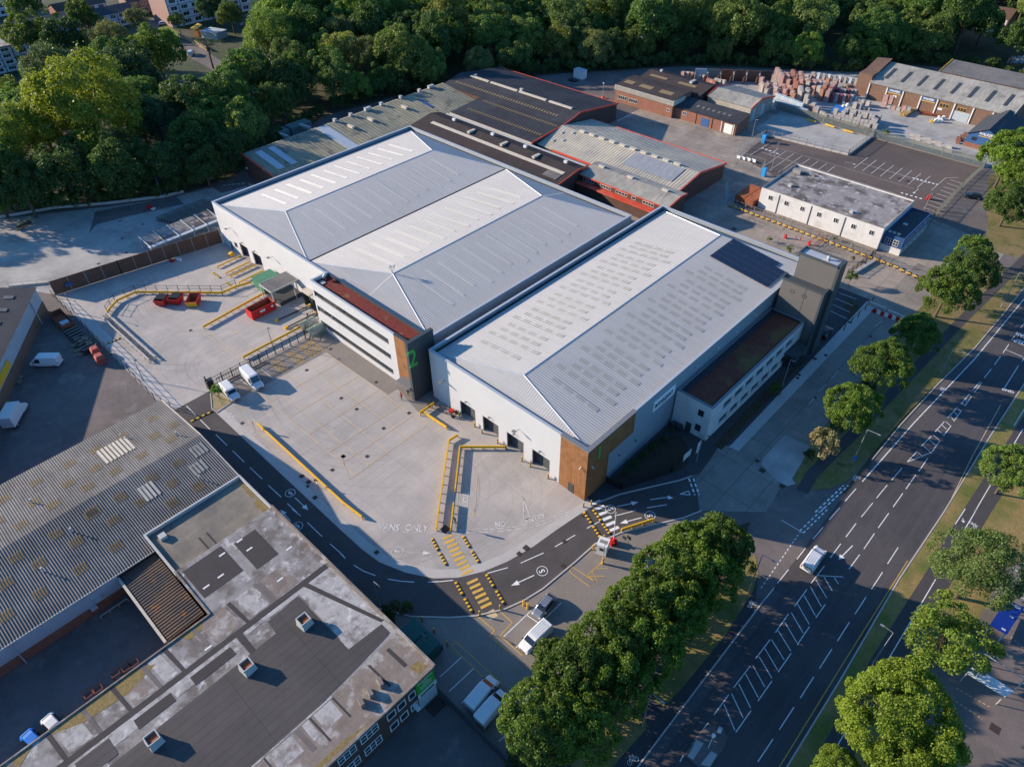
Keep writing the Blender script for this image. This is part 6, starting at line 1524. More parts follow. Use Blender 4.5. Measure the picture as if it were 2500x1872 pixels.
# clearing ground
sheet('clearing_grass', [P2(1, 990, 690), P2(1, 1010, 600), P2(1, 1250, 560), P2(1, 1330, 600), P2(1, 1180, 680)], .02, m_dry)
sheet('clearing_paving', [P2(1, 1110, 690), P2(1, 1210, 560), P2(1, 1260, 520), P2(1, 1330, 600), P2(1, 1560, 620), P2(1, 1420, 790), P2(1, 1250, 770)], .01, m_tar)
sheet('estate_lane', [P2(1, 950, 200), P2(1, 1060, 130), P2(1, 1100, 180), P2(1, 960, 190), P2(1, 1260, 290), P2(1, 1500, 420), P2(1, 1450, 460), P2(1, 1150, 330)][:1] + [P2(1, 940, 130), P2(1, 1060, 110), P2(1, 1000, 210), P2(1, 1260, 290), P2(1, 1480, 430), P2(1, 1380, 460), P2(1, 1130, 320)], .01, m_tar)
sheet('bright_lawn', [P2(1, 1000, 190), P2(1, 1060, 160), P2(1, 1160, 215), P2(1, 1130, 245)], .02, mat('bright_lawn', (.12, .17, .03), .95, noise=[(1, .2), (6, .3)]))
# ================================================================ VEHICLES
m_tyre = mat('tyre_rubber', (.015, .015, .016), .8)
m_rim = mat('wheel_rim', (.35, .35, .36), .4, metal=.6)
m_vwhite = mat('white_car_paint', (.62, .63, .63), .3, spec=.5)
m_vsilver = mat('silver_car_paint', (.20, .225, .26), .3, metal=.3, spec=.5)
m_vblue = mat('blue_car_paint', (.02, .16, .55), .3, spec=.5)
m_vdark = mat('dark_car_paint', (.012, .022, .035), .25, spec=.6)
m_vblack = mat('black_car_paint', (.012, .012, .014), .25, spec=.6)
m_glassv = mat('vehicle_glass', (.015, .02, .025), .05, spec=.9)
m_lampw = mat('headlight_lens', (.75, .75, .72), .15, spec=.8)
m_lampr = mat('tail_light_lens', (.45, .02, .02), .2, spec=.7)
m_grille = mat('dark_plastic', (.03, .03, .032), .6)
def loft(mb, st, mi=0):
    """stations (x, w low, w mid, w top, z low, z mid, z top)"""
    rings = []
    for (x, wl, wm, wt, zl, zm, zt) in st:
        k = len(mb.v)
        pr = [(wl, zl), (wm, zl + (zm - zl) * .35), (wm, zm), (wt, zt - .07), (wt * .86, zt)]
        pts = pr + [(-a, b) for a, b in pr[::-1]]
        mb.v += [(x, a, b) for a, b in pts]
        rings.append((k, len(pts)))
    for (a, n), (b, _) in zip(rings[:-1], rings[1:]):
        for i in range(n):
            j = (i + 1) % n
            mb.f.append((a + i, a + j, b + j, b + i)); mb.m.append(mi)
    a, n = rings[0]; mb.f.append(tuple(range(a + n - 1, a - 1, -1))[::-1]); mb.m.append(mi)
    a, n = rings[-1]; mb.f.append(tuple(range(a + n - 1, a - 1, -1))); mb.m.append(mi)
def wheels(T, xs, hw, r=.33):
    for x in xs:
        for s_ in (-1, 1):
            mb = MB(); mb.tube((x, s_ * (hw - .2), r), (x, s_ * (hw + .01), r), r, 16); W = mb.build('wheel', m_tyre, T)
            mb = MB(); mb.tube((x, s_ * (hw + .005), r), (x, s_ * (hw + .03), r), r * .6, 12); mb.build('rim', m_rim, W)
def qoff(mb, pts, d=.015):
    n = (Vector(pts[1]) - Vector(pts[0])).cross(Vector(pts[2]) - Vector(pts[0])).normalized() * d
    mb.face([tuple(Vector(p) + n) for p in pts])
def make_van(name, label, cat, paint, L=5.4, H=2.35, W=.98, short=False, roofrib=True):
    T = thing(name, label, cat)
    h = L / 2
    mb = MB()
    if not short:
        loft(mb, [(-h, W * .9, W * .94, W * .86, .45, 1.1, H - .12), (-h + .08, W * .95, W, W * .9, .35, 1.1, H - .02), (-h + .9, W * .95, W, W * .91, .35, 1.1, H), (h - 2.0, W * .95, W, W * .90, .35, 1.1, H), (h - 1.62, W * .95, W, W * .87, .35, 1.1, H - .1), (h - .95, W * .95, W, W * .88, .35, 1.05, 1.42), (h - .3, W * .93, W * .96, W * .8, .35, .9, 1.12), (h - .06, W * .86, W * .88, W * .7, .4, .75, .92), (h, W * .78, W * .8, W * .62, .45, .65, .75)])
    else:
        loft(mb, [(-h, W * .86, W * .92, W * .82, .45, 1.0, H - .18), (-h + .1, W * .92, W, W * .88, .32, 1.0, H - .03), (h - 2.3, W * .92, W, W * .88, .32, 1.0, H), (h - 1.95, W * .92, W, W * .85, .32, 1.0, H - .07), (h - 1.15, W * .92, W, W * .86, .32, .95, 1.2), (h - .3, W * .9, W * .95, W * .8, .34, .82, 1.0), (h - .05, W * .82, W * .86, W * .7, .4, .7, .82), (h, W * .74, W * .78, W * .6, .45, .6, .68)])
    mb.build('body', paint, T)
    g = MB()
    if not short: a, b = (h - 1.6, W * .76, H - .12), (h - .98, W * .80, 1.45)
    else: a, b = (h - 1.92, W * .74, H - .09), (h - 1.18, W * .78, 1.24)
    qoff(g, [(a[0], a[1], a[2]), (a[0], -a[1], a[2]), (b[0], -b[1], b[2]), (b[0], b[1], b[2])], .02)
    g.build('windscreen', m_glassv, T)
    for s_ in (-1, 1):
        g = MB()
        x0 = (h - 2.4) if not short else (h - 2.9)
        q = [(x0, s_ * W * .985, 1.18), (b[0] - .15, s_ * W * .985, 1.16), (a[0] - .05, s_ * W * .91, a[2] - .25), (x0, s_ * W * .91, a[2] - .25)]
        if s_ > 0: q = q[::-1]
        qoff(g, q, .02); g.build('side_window', m_glassv, T)
        g = MB(); g.box(b[0] - .1, s_ * (W + .02) - .1, 1.15, b[0] + .02, s_ * (W + .02) + .1, 1.42); g.build('mirror', m_grille, T)
        g = MB(); g.box(h - .28, s_ * W * .72 - .16, .72, h - .06 + .02, s_ * W * .72 + .13, .92); g.build('headlight', m_lampw, T)
        g = MB(); g.box(-h - .015, s_ * W * .84 - .07, .8, -h + .04, s_ * W * .84 + .07, 1.35); g.build('tail_light', m_lampr, T)
    g = MB(); g.box(-h - .02, -W * .68, 1.35, -h + .02, W * .68, H - .45); g.build('rear_window', m_glassv if short else paint, T)
    g = MB(); g.box(h - .04, -W * .5, .5, h + .03, W * .5, .68); g.build('grille', m_grille, T)
    if roofrib:
        g = MB()
        for k in range(5): g.box(-h + .5, -W * .66 + k * W * .33 - .02, H - .005, h - 2.3, -W * .66 + k * W * .33 + .02, H + .018)
        g.build('roof_ribs', paint, T)
    wheels(T, (-h + .95, h - .85), W)
    return T
def make_car(name, label, paint, L=4.15, H=1.46, W=.86):
    T = thing(name, label, 'car'); h = L / 2
    mb = MB()
    loft(mb, [(-h, W * .8, W * .86, W * .72, .42, .75, .92), (-h + .12, W * .9, W * .96, W * .8, .3, .8, 1.02), (-h + .35, W * .92, W, W * .76, .28, .85, 1.12), (-h + .75, W * .92, W, W * .68, .28, .86, H - .06), (-h + 1.2, W * .92, W, W * .69, .28, .86, H), (h - 1.85, W * .92, W, W * .69, .28, .86, H - .02), (h - 1.65, W * .92, W, W * .68, .28, .86, H - .08), (h - 1.0, W * .92, W, W * .76, .28, .82, .98), (h - .3, W * .9, W * .95, W * .74, .3, .72, .84), (h - .05, W * .8, W * .85, W * .62, .36, .6, .68), (h, W * .7, W * .75, W * .5, .4, .5, .56)])
    mb.build('body', paint, T)
    g = MB(); qoff(g, [(h - 1.63, W * .6, H - .1), (h - 1.63, -W * .6, H - .1), (h - 1.03, -W * .68, 1.0), (h - 1.03, W * .68, 1.0)], .02); g.build('windscreen', m_glassv, T)
    g = MB(); qoff(g, [(-h + .38, W * .66, 1.14), (-h + .38, -W * .66, 1.14), (-h + .74, -W * .6, H - .1), (-h + .74, W * .6, H - .1)], .02); g.build('rear_window', m_glassv, T)
    for s_ in (-1, 1):
        g = MB(); q = [(-h + .7, s_ * W * .97, .93), (h - 1.2, s_ * W * .97, .92), (h - 1.75, s_ * W * .74, H - .13), (-h + .95, s_ * W * .74, H - .13)]
        if s_ > 0: q = q[::-1]
        qoff(g, q, .03); g.build('side_window', m_glassv, T)
        g = MB(); g.box(h - 1.25, s_ * (W + .06) - .08, .9, h - 1.08, s_ * (W + .06) + .08, 1.02); g.build('mirror', paint, T)
        g = MB(); g.box(h - .3, s_ * W * .66 - .14, .58, h - .06, s_ * W * .66 + .12, .7); g.build('headlight', m_lampw, T)
        g = MB(); g.box(-h - .01, s_ * W * .74 - .1, .72, -h + .1, s_ * W * .74 + .1, .88); g.build('tail_light', m_lampr, T)
    wheels(T, (-h + .75, h - .8), W, .31)
    return T
def place(T, t, rear, front, z=.8):
    a, b = P(t, *rear, z), P(t, *front, z)
    T.location = ((a.x + b.x) / 2, (a.y + b.y) / 2, .06); T.rotation_euler = (0, 0, math.atan2(b.y - a.y, b.x - a.x)); return T
place(make_van('delivery_van', 'white long-wheelbase van parked nose out beside the black sliding gate', 'van', m_vwhite, 6.0, 2.6, 1.0), 4, (1568, 745), (1668, 850), 1.2)
place(make_van('delivery_van', 'white van with a dirty roof parked beside the young tree', 'van', m_vwhite, 5.0, 2.0, .95), 4, (1437, 838), (1515, 925), 1.0)
place(make_van('delivery_van', 'white van driving on the main carriageway', 'van', m_vwhite, 5.0, 1.95, .95, short=True), 9, (815, 380), (905, 255), 1.0)
place(make_van('delivery_van', 'white van nearest the green storage sheds, in the shaded parking bays', 'van', m_vwhite, 5.0, 1.95, .95), 8, (848, 1255), (975, 1105), 1.0)
place(make_van('delivery_van', 'white van beside the dark slatted fence, under the edge of the tree row', 'van', m_vwhite, 5.0, 1.95, .95), 8, (912, 1345), (1038, 1200), 1.0)
place(make_van('delivery_van', 'white van half hidden by the tree row, next to the silver car', 'van', m_vwhite, 5.0, 2.0, .95), 8, (1315, 765), (1195, 880), 1.0)
place(make_van('delivery_van', 'pale van in the shaded yard at the left, in front of the clad side wall', 'van', m_vwhite, 5.8, 2.4, 1.0), 4, (375, 680), (205, 682), 1.2)
place(make_car('parked_car', 'silver grey hatchback in the marked bay by the access road', m_vsilver), 8, (1345, 580), (1275, 665), .7)
place(make_car('parked_car', 'white car in the sunken yard beside the flat-roofed factory', m_vwhite), 7, (330, 1370), (380, 1420), .7)
place(make_car('parked_car', 'bright blue car half hidden by the flat-roofed factory', m_vblue), 7, (200, 1470), (255, 1520), .7)
place(make_car('parked_car', 'dark blue car on the estate road outside the car park fence', m_vdark, 4.3), 3, (1935, 1265), (1830, 1248), .7)
place(make_car('parked_car', 'dark car in the shade behind the grey tower', m_vblack), 6, (910, 530), (965, 470), .7)
place(make_car('parked_car', 'small white car on the lane by the pink brick end wall', m_vwhite, 4.0), 1, (1030, 152), (1065, 148), .7)
place(make_car('parked_car', 'pale blue car in front of the second panelled flats', m_vsilver, 4.2), 1, (1545, 165), (1590, 150), .7)
place(make_van('parked_van', 'small white van on the lane beyond the clearing', 'van', m_vwhite, 4.4, 1.9, .9), 1, (1215, 355), (1240, 325), .9)
# box truck
TK = thing('box_truck', 'white box truck with a pale roof parked at the left edge', 'truck')
mb = MB(); mb.box(-3.2, -1.1, .8, 1.2, 1.1, 3.1, 0, 1); mb.build('cargo_box', [m_vwhite, m_plast], TK)
mb = MB(); loft(mb, [(1.25, .95, 1.0, .9, .4, 1.1, 2.1), (1.9, .95, 1.0, .86, .4, 1.1, 2.05), (2.5, .95, 1.0, .86, .4, 1.05, 1.4), (3.0, .9, .95, .8, .4, .9, 1.15), (3.2, .8, .85, .7, .45, .7, .85)]); mb.build('cab', m_vwhite, TK)
mb = MB(); qoff(mb, [(1.93, .75, 2.0), (1.93, -.75, 2.0), (2.48, -.78, 1.43), (2.48, .78, 1.43)], .02); mb.build('windscreen', m_glassv, TK)
mb = MB(); mb.box(-3.1, -.9, .55, 1.2, .9, .78); mb.build('chassis', m_grille, TK)
mb = MB(); mb.box(-3.24, -1.0, .95, -3.2, 1.0, 2.95); mb.build('rear_shutter', m_upvc, TK)
wheels(TK, (-2.2, 2.3), .98, .38); place(TK, 4, (55, 1100), (135, 955), 1.2)
# ================================================================ STREET FURNITURE
def h_from(t, base, top):
    b = P(t, *base); best = (1e9, 6)
    for k in range(10, 160):
        z = k * .1; q = P(t, *top, z); d = math.hypot(q.x - b.x, q.y - b.y)
        if d < best[0]: best = (d, z)
    return b, best[1], P(t, *top, best[1])
LAMPS = [(8, (255, 620), (235, 460), 'site lamp post beside the dark corner bush', 1.0, 0), (8, (550, 920), (528, 800), 'site lamp post in front of the green storage sheds', .8, 0), (6, (655, 850), (705, 680), 'lamp post beside the office annex', 1.0, 0),
    (6, (105, 1330), (140, 1150), 'lamp post behind the white boards in the garden bed', .9, 0), (6, (1125, 1300), (1200, 1125), 'street lamp beside the straw-coloured tree', 1.6, 1), (6, (1670, 770), (1750, 608), 'street lamp in the middle of the roadside grass', 1.6, 1),
    (6, (2060, 340), (2175, 120), 'street lamp at the far right end of the grass strip', 1.8, 1), (9, (440, 530), (520, 288), 'street lamp on the grass tip by the road junction', 1.4, 1), (8, (1940, 1390), (1995, 1178), 'street lamp on the grass below the tree row', 1.4, 1),
    (9, (1230, 1000), (1360, 790), 'street lamp on the far verge beside the cycle path', 1.2, -1), (3, (1570, 1345), (1605, 1240), 'lamp post inside the car park by the barrier', .6, 0), (3, (585, 1100), (617, 925), 'tall lamp post at the car park corner', .6, 0), (3, (445, 960), (480, 768), 'lamp post outside the car park fence by the low workshop', .8, 0),
    (1, (1040, 1260), (995, 1142), 'thin lamp post at the wood edge over the west yard', .6, 0), (3, (1925, 1040), (1968, 930), 'lamp post beside the blue gabled shop', .6, 0), (3, (620, 1570), (640, 1465), 'lamp post behind the solar roof', .6, 0), (6, (1060, 45), (1072, -20), 'short lamp post beside the dark tower', .5, 0),
    (4, (480, 380), (425, 255), 'lamp post at the end of the timber fence', .7, 0), (4, (918, 805), (870, 668), 'dark lamp post on the slim fence above the corrugated roof', .8, 0), (4, (1750, 590), (1720, 470), 'lamp post in the loading yard by the black gate', .5, 0), (9, (1580, 1660), (1700, 1450), 'street lamp under the big bright tree', 1.2, -1)]
for (t, ba, tp, lb, arm, road) in LAMPS:
    b, h, q = h_from(t, ba, tp)
    h = max(4.0, min(9.5, h))
    T = thing('street_lamp', lb, 'lamp post', (b.x, b.y, 0), 'lamp posts')
    mb = MB(); mb.tube((b.x, b.y, 0), (b.x, b.y, 1.0), .11, 8); mb.tube((b.x, b.y, 1.0), (b.x, b.y, h), .085, 8, r2=.05)
    dx, dy = (arm, 0) if road >= 0 else (-arm, 0)
    mb.tube((b.x, b.y, h), (b.x + dx, b.y + dy, h + .15), .04, 6); mb.build('pole', m_galv, T)
    mb = MB(); mb.obox(b.x + dx * 1.15, b.y + dy, h + .08, .5, .2, .1); mb.build('lamp_head', m_galv if road else m_grille, T)
def bollard(x, y, label, h=1.1):
    T = thing('bollard', label, 'bollard', (x, y, 0), 'yellow and black bollards')
    mb = MB()
    for k in range(5): mb.tube((x, y, h * k / 5), (x, y, h * (k + 1) / 5), .13, 10, k % 2)
    mb.tube((x, y, h), (x, y, h + .06), .13, 10, 1, r2=.05)
    mb.build('post', [m_blackst, m_yellow], T); 
BL = [(5, 768, 1045, 'left of the first loading door'), (5, 866, 1110, 'right of the first loading door'), (5, 912, 1150, 'left of the second loading door'), (5, 1012, 1215, 'right of the second loading door'), (5, 1065, 1248, 'left of the third loading door'), (5, 1168, 1330, 'right of the third loading door'), (5, 1222, 1365, 'left of the fourth loading door'), (5, 1335, 1440, 'right of the fourth loading door'),
      (8, 897, 683, 'left of the foot of the yellow crossing'), (8, 1028, 645, 'right of the foot of the yellow crossing'), (8, 528, 718, 'at the kerb by the bushes'), (8, 605, 793, 'at the kerb in front of the green sheds'), (8, 690, 875, 'beside the dark-clothed person'), (8, 1622, 262, 'left of the white gate booth'), (8, 1693, 198, 'behind the white gate booth'), (5, 1562, 1622, 'under the small yellow frame at the timber corner'), (5, 1612, 1610, 'at the kerb by the timber corner')]
for t, x, y, l_ in BL:
    c = P2(t, x, y); bollard(c[0], c[1], 'yellow and black bollard ' + l_)
def hump(t, a, b, label):
    p, q = P2(t, *a), P2(t, *b); T = thing('speed_hump', label, 'speed hump', ((p[0] + q[0]) / 2, (p[1] + q[1]) / 2, 0), 'yellow and black rubber humps')
    mb = MB(); n = 8
    for k in range(n):
        f0, f1 = k / n, (k + 1) / n
        A, B = (p[0] + (q[0] - p[0]) * f0, p[1] + (q[1] - p[1]) * f0), (p[0] + (q[0] - p[0]) * f1, p[1] + (q[1] - p[1]) * f1)
        mb.beam((*A, .03), (*B, .03), .42, .05, k % 2); mb.beam((*A, .08), (*B, .08), .24, .03, k % 2)
    mb.build('hump_strip', [m_yellow, m_blackst], T)
for t, a, b, l_ in ((8, (590, 190), (632, 268), 'left of the pale yellow crossing, upper half'), (8, (640, 283), (685, 362), 'left of the pale yellow crossing, lower half'), (8, (790, 175), (835, 250), 'right of the pale yellow crossing, upper half'), (8, (845, 270), (893, 345), 'right of the pale yellow crossing, lower half'),
    (8, (742, 470), (790, 555), 'left of the bright yellow crossing, upper half'), (8, (800, 575), (850, 665), 'left of the bright yellow crossing, lower half'), (8, (940, 420), (990, 505), 'right of the bright yellow crossing, upper half'), (8, (1003, 525), (1055, 612), 'right of the bright yellow crossing, lower half'),
    (8, (1565, 20), (1618, 100), 'before the white crossing, near the timber corner'), (8, (1625, 112), (1675, 190), 'before the white crossing, near the white booth'), (8, (1625, 5), (1680, 85), 'after the white crossing, near the timber corner'), (8, (1685, 95), (1735, 165), 'after the white crossing, near the red barrier unit'),
    (4, (1365, 120), (1415, 155), 'by the dock guide rails, upper'), (4, (1450, 183), (1500, 215), 'by the dock guide rails, lower'), (4, (680, 580), (775, 540), 'across the one-way lane by the white twin rail'), (4, (1225, 1075), (1365, 1010), 'across the access road by the young tree')):
    hump(t, a, b, 'yellow and black rubber hump ' + l_)
def rail(name, label, path, z=.32, w_=.2, h=.46, m=None, post=1.8, second=None, cat='barrier', closed=False):
    """crash rail on stub posts through ground points"""
    m = m or m_yellow
    T = thing(name, label, cat, (path[0][0], path[0][1], 0), 'yellow crash rails')
    mb = MB()
    for a, b in zip(path[:-1], path[1:]):
        mb.beam((a[0], a[1], z), (b[0], b[1], z), w_, h)
        if second: mb.beam((a[0], a[1], second), (b[0], b[1], second), w_ * .8, h * .7)
    mb.build('rail', m, T)
    for a, b in zip(path[:-1], path[1:]):
        L = math.dist(a, b); n = max(1, round(L / post))
        for k in range(n + 1):
            f = k / n; x, y = a[0] + (b[0] - a[0]) * f, a[1] + (b[1] - a[1]) * f
            pb = MB(); pb.box(x - .07, y - .07, 0, x + .07, y + .07, z + h * .8); pb.build('post', m, T)
def tp(t, *pts): return [P2(t, *p) for p in pts]
rail('crash_rail', 'long yellow crash rail along the access road side of the yard', tp(4, (1655, 1100), (2208, 1610)) + tp(8, (145, 65)))
rail('crash_rail', 'yellow crash rail left of the walkway down to the pale crossing', tp(5, (755, 1175), (700, 1210), (635, 1656)) + tp(8, (620, 140)))
rail('crash_rail', 'yellow crash rail from the third loading door bending down the walkway', tp(5, (1060, 1250), (770, 1250), (740, 1525)))
rail('crash_rail', 'short yellow crash rail at the lower right of the walkway', tp(5, (730, 1610)) + tp(8, (712, 140)))
rail('crash_rail', 'yellow crash rail before the trailer-mounted platform', tp(5, (525, 1020), (685, 1125)))
rail('crash_rail', 'small yellow rail beside the dark slab end', tp(5, (605, 972), (515, 1035)), z=.4)
rail('crash_rail', 'yellow rail by the red barrier unit at the gate', tp(8, (1805, 145), (2008, 80)))
rail('crash_rail', 'yellow crash rail in front of the big red skip', tp(4, (1308, 480), (1700, 262)))
rail('crash_rail', 'yellow crash rail behind the black sliding gate', [(-114.6, 41.8), (-114.6, 55.3)])
rail('crash_rail', 'yellow rail curving round the skip area of the loading yard', [(-149.6, 29.4), (-150.8, 30.6), (-152.8, 33.2), (-153.0, 37.6), (-138.3, 50.6), (-138.3, 53.8), (-137.4, 57.2)])
for i, (a, b, l_) in enumerate((((1395, 92), (1548, 20), 'leftmost'), ((1450, 133), (1602, 60), 'second'), ((1480, 152), (1637, 80), 'third'), ((1535, 192), (1690, 117), 'rightmost'))):
    rail('dock_guide_rail', 'yellow guide rail before the twin loading doors, ' + l_ + ' of four', tp(4, a, b), z=.25, w_=.16, h=.3)
for (a, b, l_) in (((1775, 432), (1990, 335), 'nearest the big red skip'), ((1838, 478), (2030, 382), 'nearest the black fence')):
    T = thing('wheel_guide', 'low dark wheel guide with yellow ends ' + l_, 'wheel guide', (*P2(4, *a), 0), 'dock wheel guides')
    p, q = P2(4, *a), P2(4, *b); mb = MB(); mb.beam((*p, .1), (*q, .1), .16, .2); mb.build('guide_bar', m_blackst, T)
    mb = MB(); mb.obox(p[0], p[1], 0, .5, .7, .5); mb.build('yellow_end', m_yellow, T); mb = MB(); mb.obox(q[0], q[1], 0, .5, .5, .5); mb.build('yellow_end', m_yellow, T)
# white twin rail with lattice
T = thing('twin_rail', 'bright white twin crash rail with lattice between, across the loading yard', 'barrier', (-138, 29, 0))
for dy in (0, 1.25):
    mb = MB(); mb.beam((-150.2, 28.3 + dy, .5), (-127.5, 28.5 + dy, .5), .22, .3); mb.build('rail', m_metalpale, T)
    for k in range(13): mb = MB(); mb.box(-150.1 + k * 1.88, 28.3 + dy - .06, 0, -149.98 + k * 1.88, 28.3 + dy + .06, .55); mb.build('post', m_metalpale, T)
mb = MB()
for k in range(30): x = -149.8 + k * .76; mb.beam((x, 28.5, .35), (x + .7, 29.5, .35), .08, .06); mb.beam((x + .7, 28.5, .35), (x, 29.5, .35), .08, .06)
mb.build('lattice', m_patinab, T)
# fences
def fence(name, label, path, h, m, mp, post=2.6, bar=.24, rails=(.25, .92), bw=.035, solid=False, cat='fence', pw=.07):
    T = thing(name, label, cat, (path[0][0], path[0][1], 0))
    mb = MB()
    for a, b in zip(path[:-1], path[1:]):
        L = math.dist(a, b)
        if solid: mb.beam((*a, .05), (*b, .05), .06, h - .05)
        else:
            for r_ in rails: mb.beam((*a, h * r_), (*b, h * r_), .05, .06)
            n = int(L / bar)
            for k in range(n): f = (k + .5) / n; x, y = a[0] + (b[0] - a[0]) * f, a[1] + (b[1] - a[1]) * f; mb.box(x - bw / 2, y - bw / 2, .05, x + bw / 2, y + bw / 2, h)
    mb.build('panel' if solid else 'bars', m, T)
    for a, b in zip(path[:-1], path[1:]):
        L = math.dist(a, b); n = max(1, round(L / post))
        for k in range(n + 1):
            f = k / n; x, y = a[0] + (b[0] - a[0]) * f, a[1] + (b[1] - a[1]) * f
            pb = MB(); pb.box(x - pw, y - pw, 0, x + pw, y + pw, h + .12); pb.build('post', mp, T)
    return T
fence('timber_fence', 'tall brown timber fence with steel posts between the loading yard and the west yard', [(-166.0, 24.9), (-163.4, 39), (-159.0, 62.3)], 3.6, m_timberf, m_galv, 3.5, solid=True)
panel(thing('yard_sign', 'blue sign on the near end of the timber fence', 'sign', (-165, 28, 0)), 'sign_disc', 'x', -165.0, 27.4, 28.9, 1.4, 2.2, 1, m_blue, .05, .02)
m_palis = mat('palisade_green_grey', (.16, .175, .155), .6, noise=[(1, .1)])
fence('security_fence', 'dark slim fence along the left side of the loading yard', [(-165.6, 24.3), (-127.3, 24.3), (-116, 24.0), (-111.2, 24.9)], 1.9, m_blackst, m_blackst, 2.7, bar=50, bw=.02, rails=(.3, .6, .95), pw=.05)
fence('loop_fence', 'row of black fence posts with wires on the curved yellow rail', [(-150.4, 30.0), (-153.4, 33.0), (-153.6, 37.8), (-138.8, 51.0), (-138.8, 54.4)], 1.9, m_blackst, m_blackst, 2.4, bar=50, rails=(.6, .97), pw=.05)
fence('gate_fence', 'black steel fence running from the young tree to the office block', [(-111.6, 33.6), (-111.2, 43.5), (-110.9, 54.0), (-115.6, 58.0), (-115.6, 60.6)], 2.1, m_blackst, m_blackst, 1.9, bar=.5, rails=(.12, .5, .95), bw=.03)
T = thing('sliding_gate', 'black sliding gate leaf open in front of the fence beside the two parked vans', 'gate', (-110.6, 39, 0))
mb = MB(); mb.beam((-110.8, 34.2, .15), (-110.5, 44.5, .15), .1, .15); mb.beam((-110.8, 34.2, 1.9), (-110.5, 44.5, 1.9), .1, .12)
for k in range(22): mb.box(-110.8 + k * .014, 34.2 + k * .49, .3, -110.75 + k * .014, 34.25 + k * .49, 1.9)
mb.build('gate_leaf', m_blackst, T); mb = MB(); mb.box(-112.0, 32.4, 0, -111.0, 33.6, 2.0); mb.box(-111.9, 32.5, 2.0, -111.7, 32.7, 2.9); mb.build('gate_post', m_blackst, T)
fence('slatted_fence', 'dark slatted fence beside the parked vans at the brick factory', [(-35.8, 23.0), (-23.2, 22.9), (-18, 19)], 1.8, m_gut, m_gut, 2.2, bar=.13, bw=.11)
fence('garden_fence', 'low black screen fence around the garden corner beside the timber cladding', [(-41.9, 65.6), (-39.2, 66.0), (-35.2, 74.6), (-35.4, 77.0)], 1.4, m_blackst, m_blackst, 2.0, solid=True)
fence('palisade_fence', 'green-grey palisade fence along the top of the car park below the stacked blocks', [(-99.8, 233.0), (-66.8, 232.2), (-34.7, 232.0)], 2.4, m_palis, m_palis, 2.8, bar=.3, bw=.16)
fence('palisade_fence', 'palisade fence down the right side of the car park', [(-34.7, 232.0), (-35.0, 214), (-34.6, 192.0), (-33.8, 186)], 2.2, m_palis, m_palis, 2.8, bar=.3, bw=.06)
fence('mesh_fence', 'wire mesh fence around the raised concrete slab in the car park corner', [(-92.2, 192.6), (-91.9, 211.2), (-66.7, 214.2), (-66.9, 231.8)], 1.9, m_galv, m_galv, 2.6, bar=.35, bw=.035)
mb = MB(); mb.beam((-91.7, 211.3, 0), (-66.6, 214.3, 0), .25, .6); mb.beam((-66.6, 214.3, 0), (-66.8, 231.9, 0), .25, .5); tag(mb.build('low_wall', m_conc2), 'low concrete wall edging the raised slab in the car park corner', 'wall')
fence('mesh_fence', 'long mesh fence below the white rendered building', [(-77.5, 164.2), (-38.6, 163.6), (-32, 163.2)], 1.7, m_galv, m_galv, 2.6, bar=.4, bw=.03)
fence('mesh_fence', 'short black railing beside the pale kerb wall near the tower', tp(6, (1070, 140), (1250, 10)), 1.6, m_blackst, m_blackst, 2.2, bar=.3)
mb = MB(); a, b = P2(6, 1120, 125), P2(6, 1245, 50); mb.beam((*a, 0), (*b, 0), .7, .5); tag(mb.build('low_wall', m_conc2), 'pale low wall beside the short black railing near the tower', 'wall')
fence('mesh_fence', 'thin dark corner fence by the young tree near the tower', [(-30.8, 145), (-30.8, 138), (-31.0, 131.5)], 1.5, m_blackst, m_blackst, 2.8, bar=50, rails=(.9,))
T = thing('block_barrier', 'row of concrete blocks with yellow bars along the foot of the white rendered building', 'barrier', (-55, 163, 0))
n = 38
for k in range(n):
    x = -76.5 + k * 1.55; y = 162.9 - .02 * k if x < -33 else 162.0 - (x + 33) * .15
    mb = MB(); mb.box(x, y - .3, 0, x + .7, y + .3, .75); mb.build('concrete_block', m_patinab, T)
    mb = MB(); mb.box(x + .2, y - .42, .5, x + 1.25, y - .3, .72); mb.build('yellow_bar', m_yellow, T)
# red and white water barriers
for k in range(9):
    a = P(6, 1245 + k * 24.5, 375 + k * 8.5); 
    T = thing('water_barrier', '%s plastic barrier block, %s from the left in the row closing the service road' % (('red', 'white')[k % 2], ('first', 'second', 'third', 'fourth', 'fifth', 'sixth', 'seventh', 'eighth', 'ninth')[k]), 'road barrier', (a.x, a.y, 0), 'red and white barrier blocks')
    mb = MB(); mb.obox(a.x, a.y, 0, .95, .5, .35, -.02, 0); mb.obox(a.x, a.y, .35, .9, .26, .5, -.02, 0, .1); mb.build('block', m_red if k % 2 == 0 else m_frame, T)
for (x0, l_) in ((-31.2, 'left'), (-27.0, 'right')):
    mb = MB(); mb.obox(x0 + 1.9, 144.0 - (x0 + 31) * .1, 0, 4.0, .6, .8, -.04, 0, .06); tag(mb.build('concrete_block', m_conc2), 'pale concrete block behind the red and white barriers, %s one' % l_, 'concrete block')
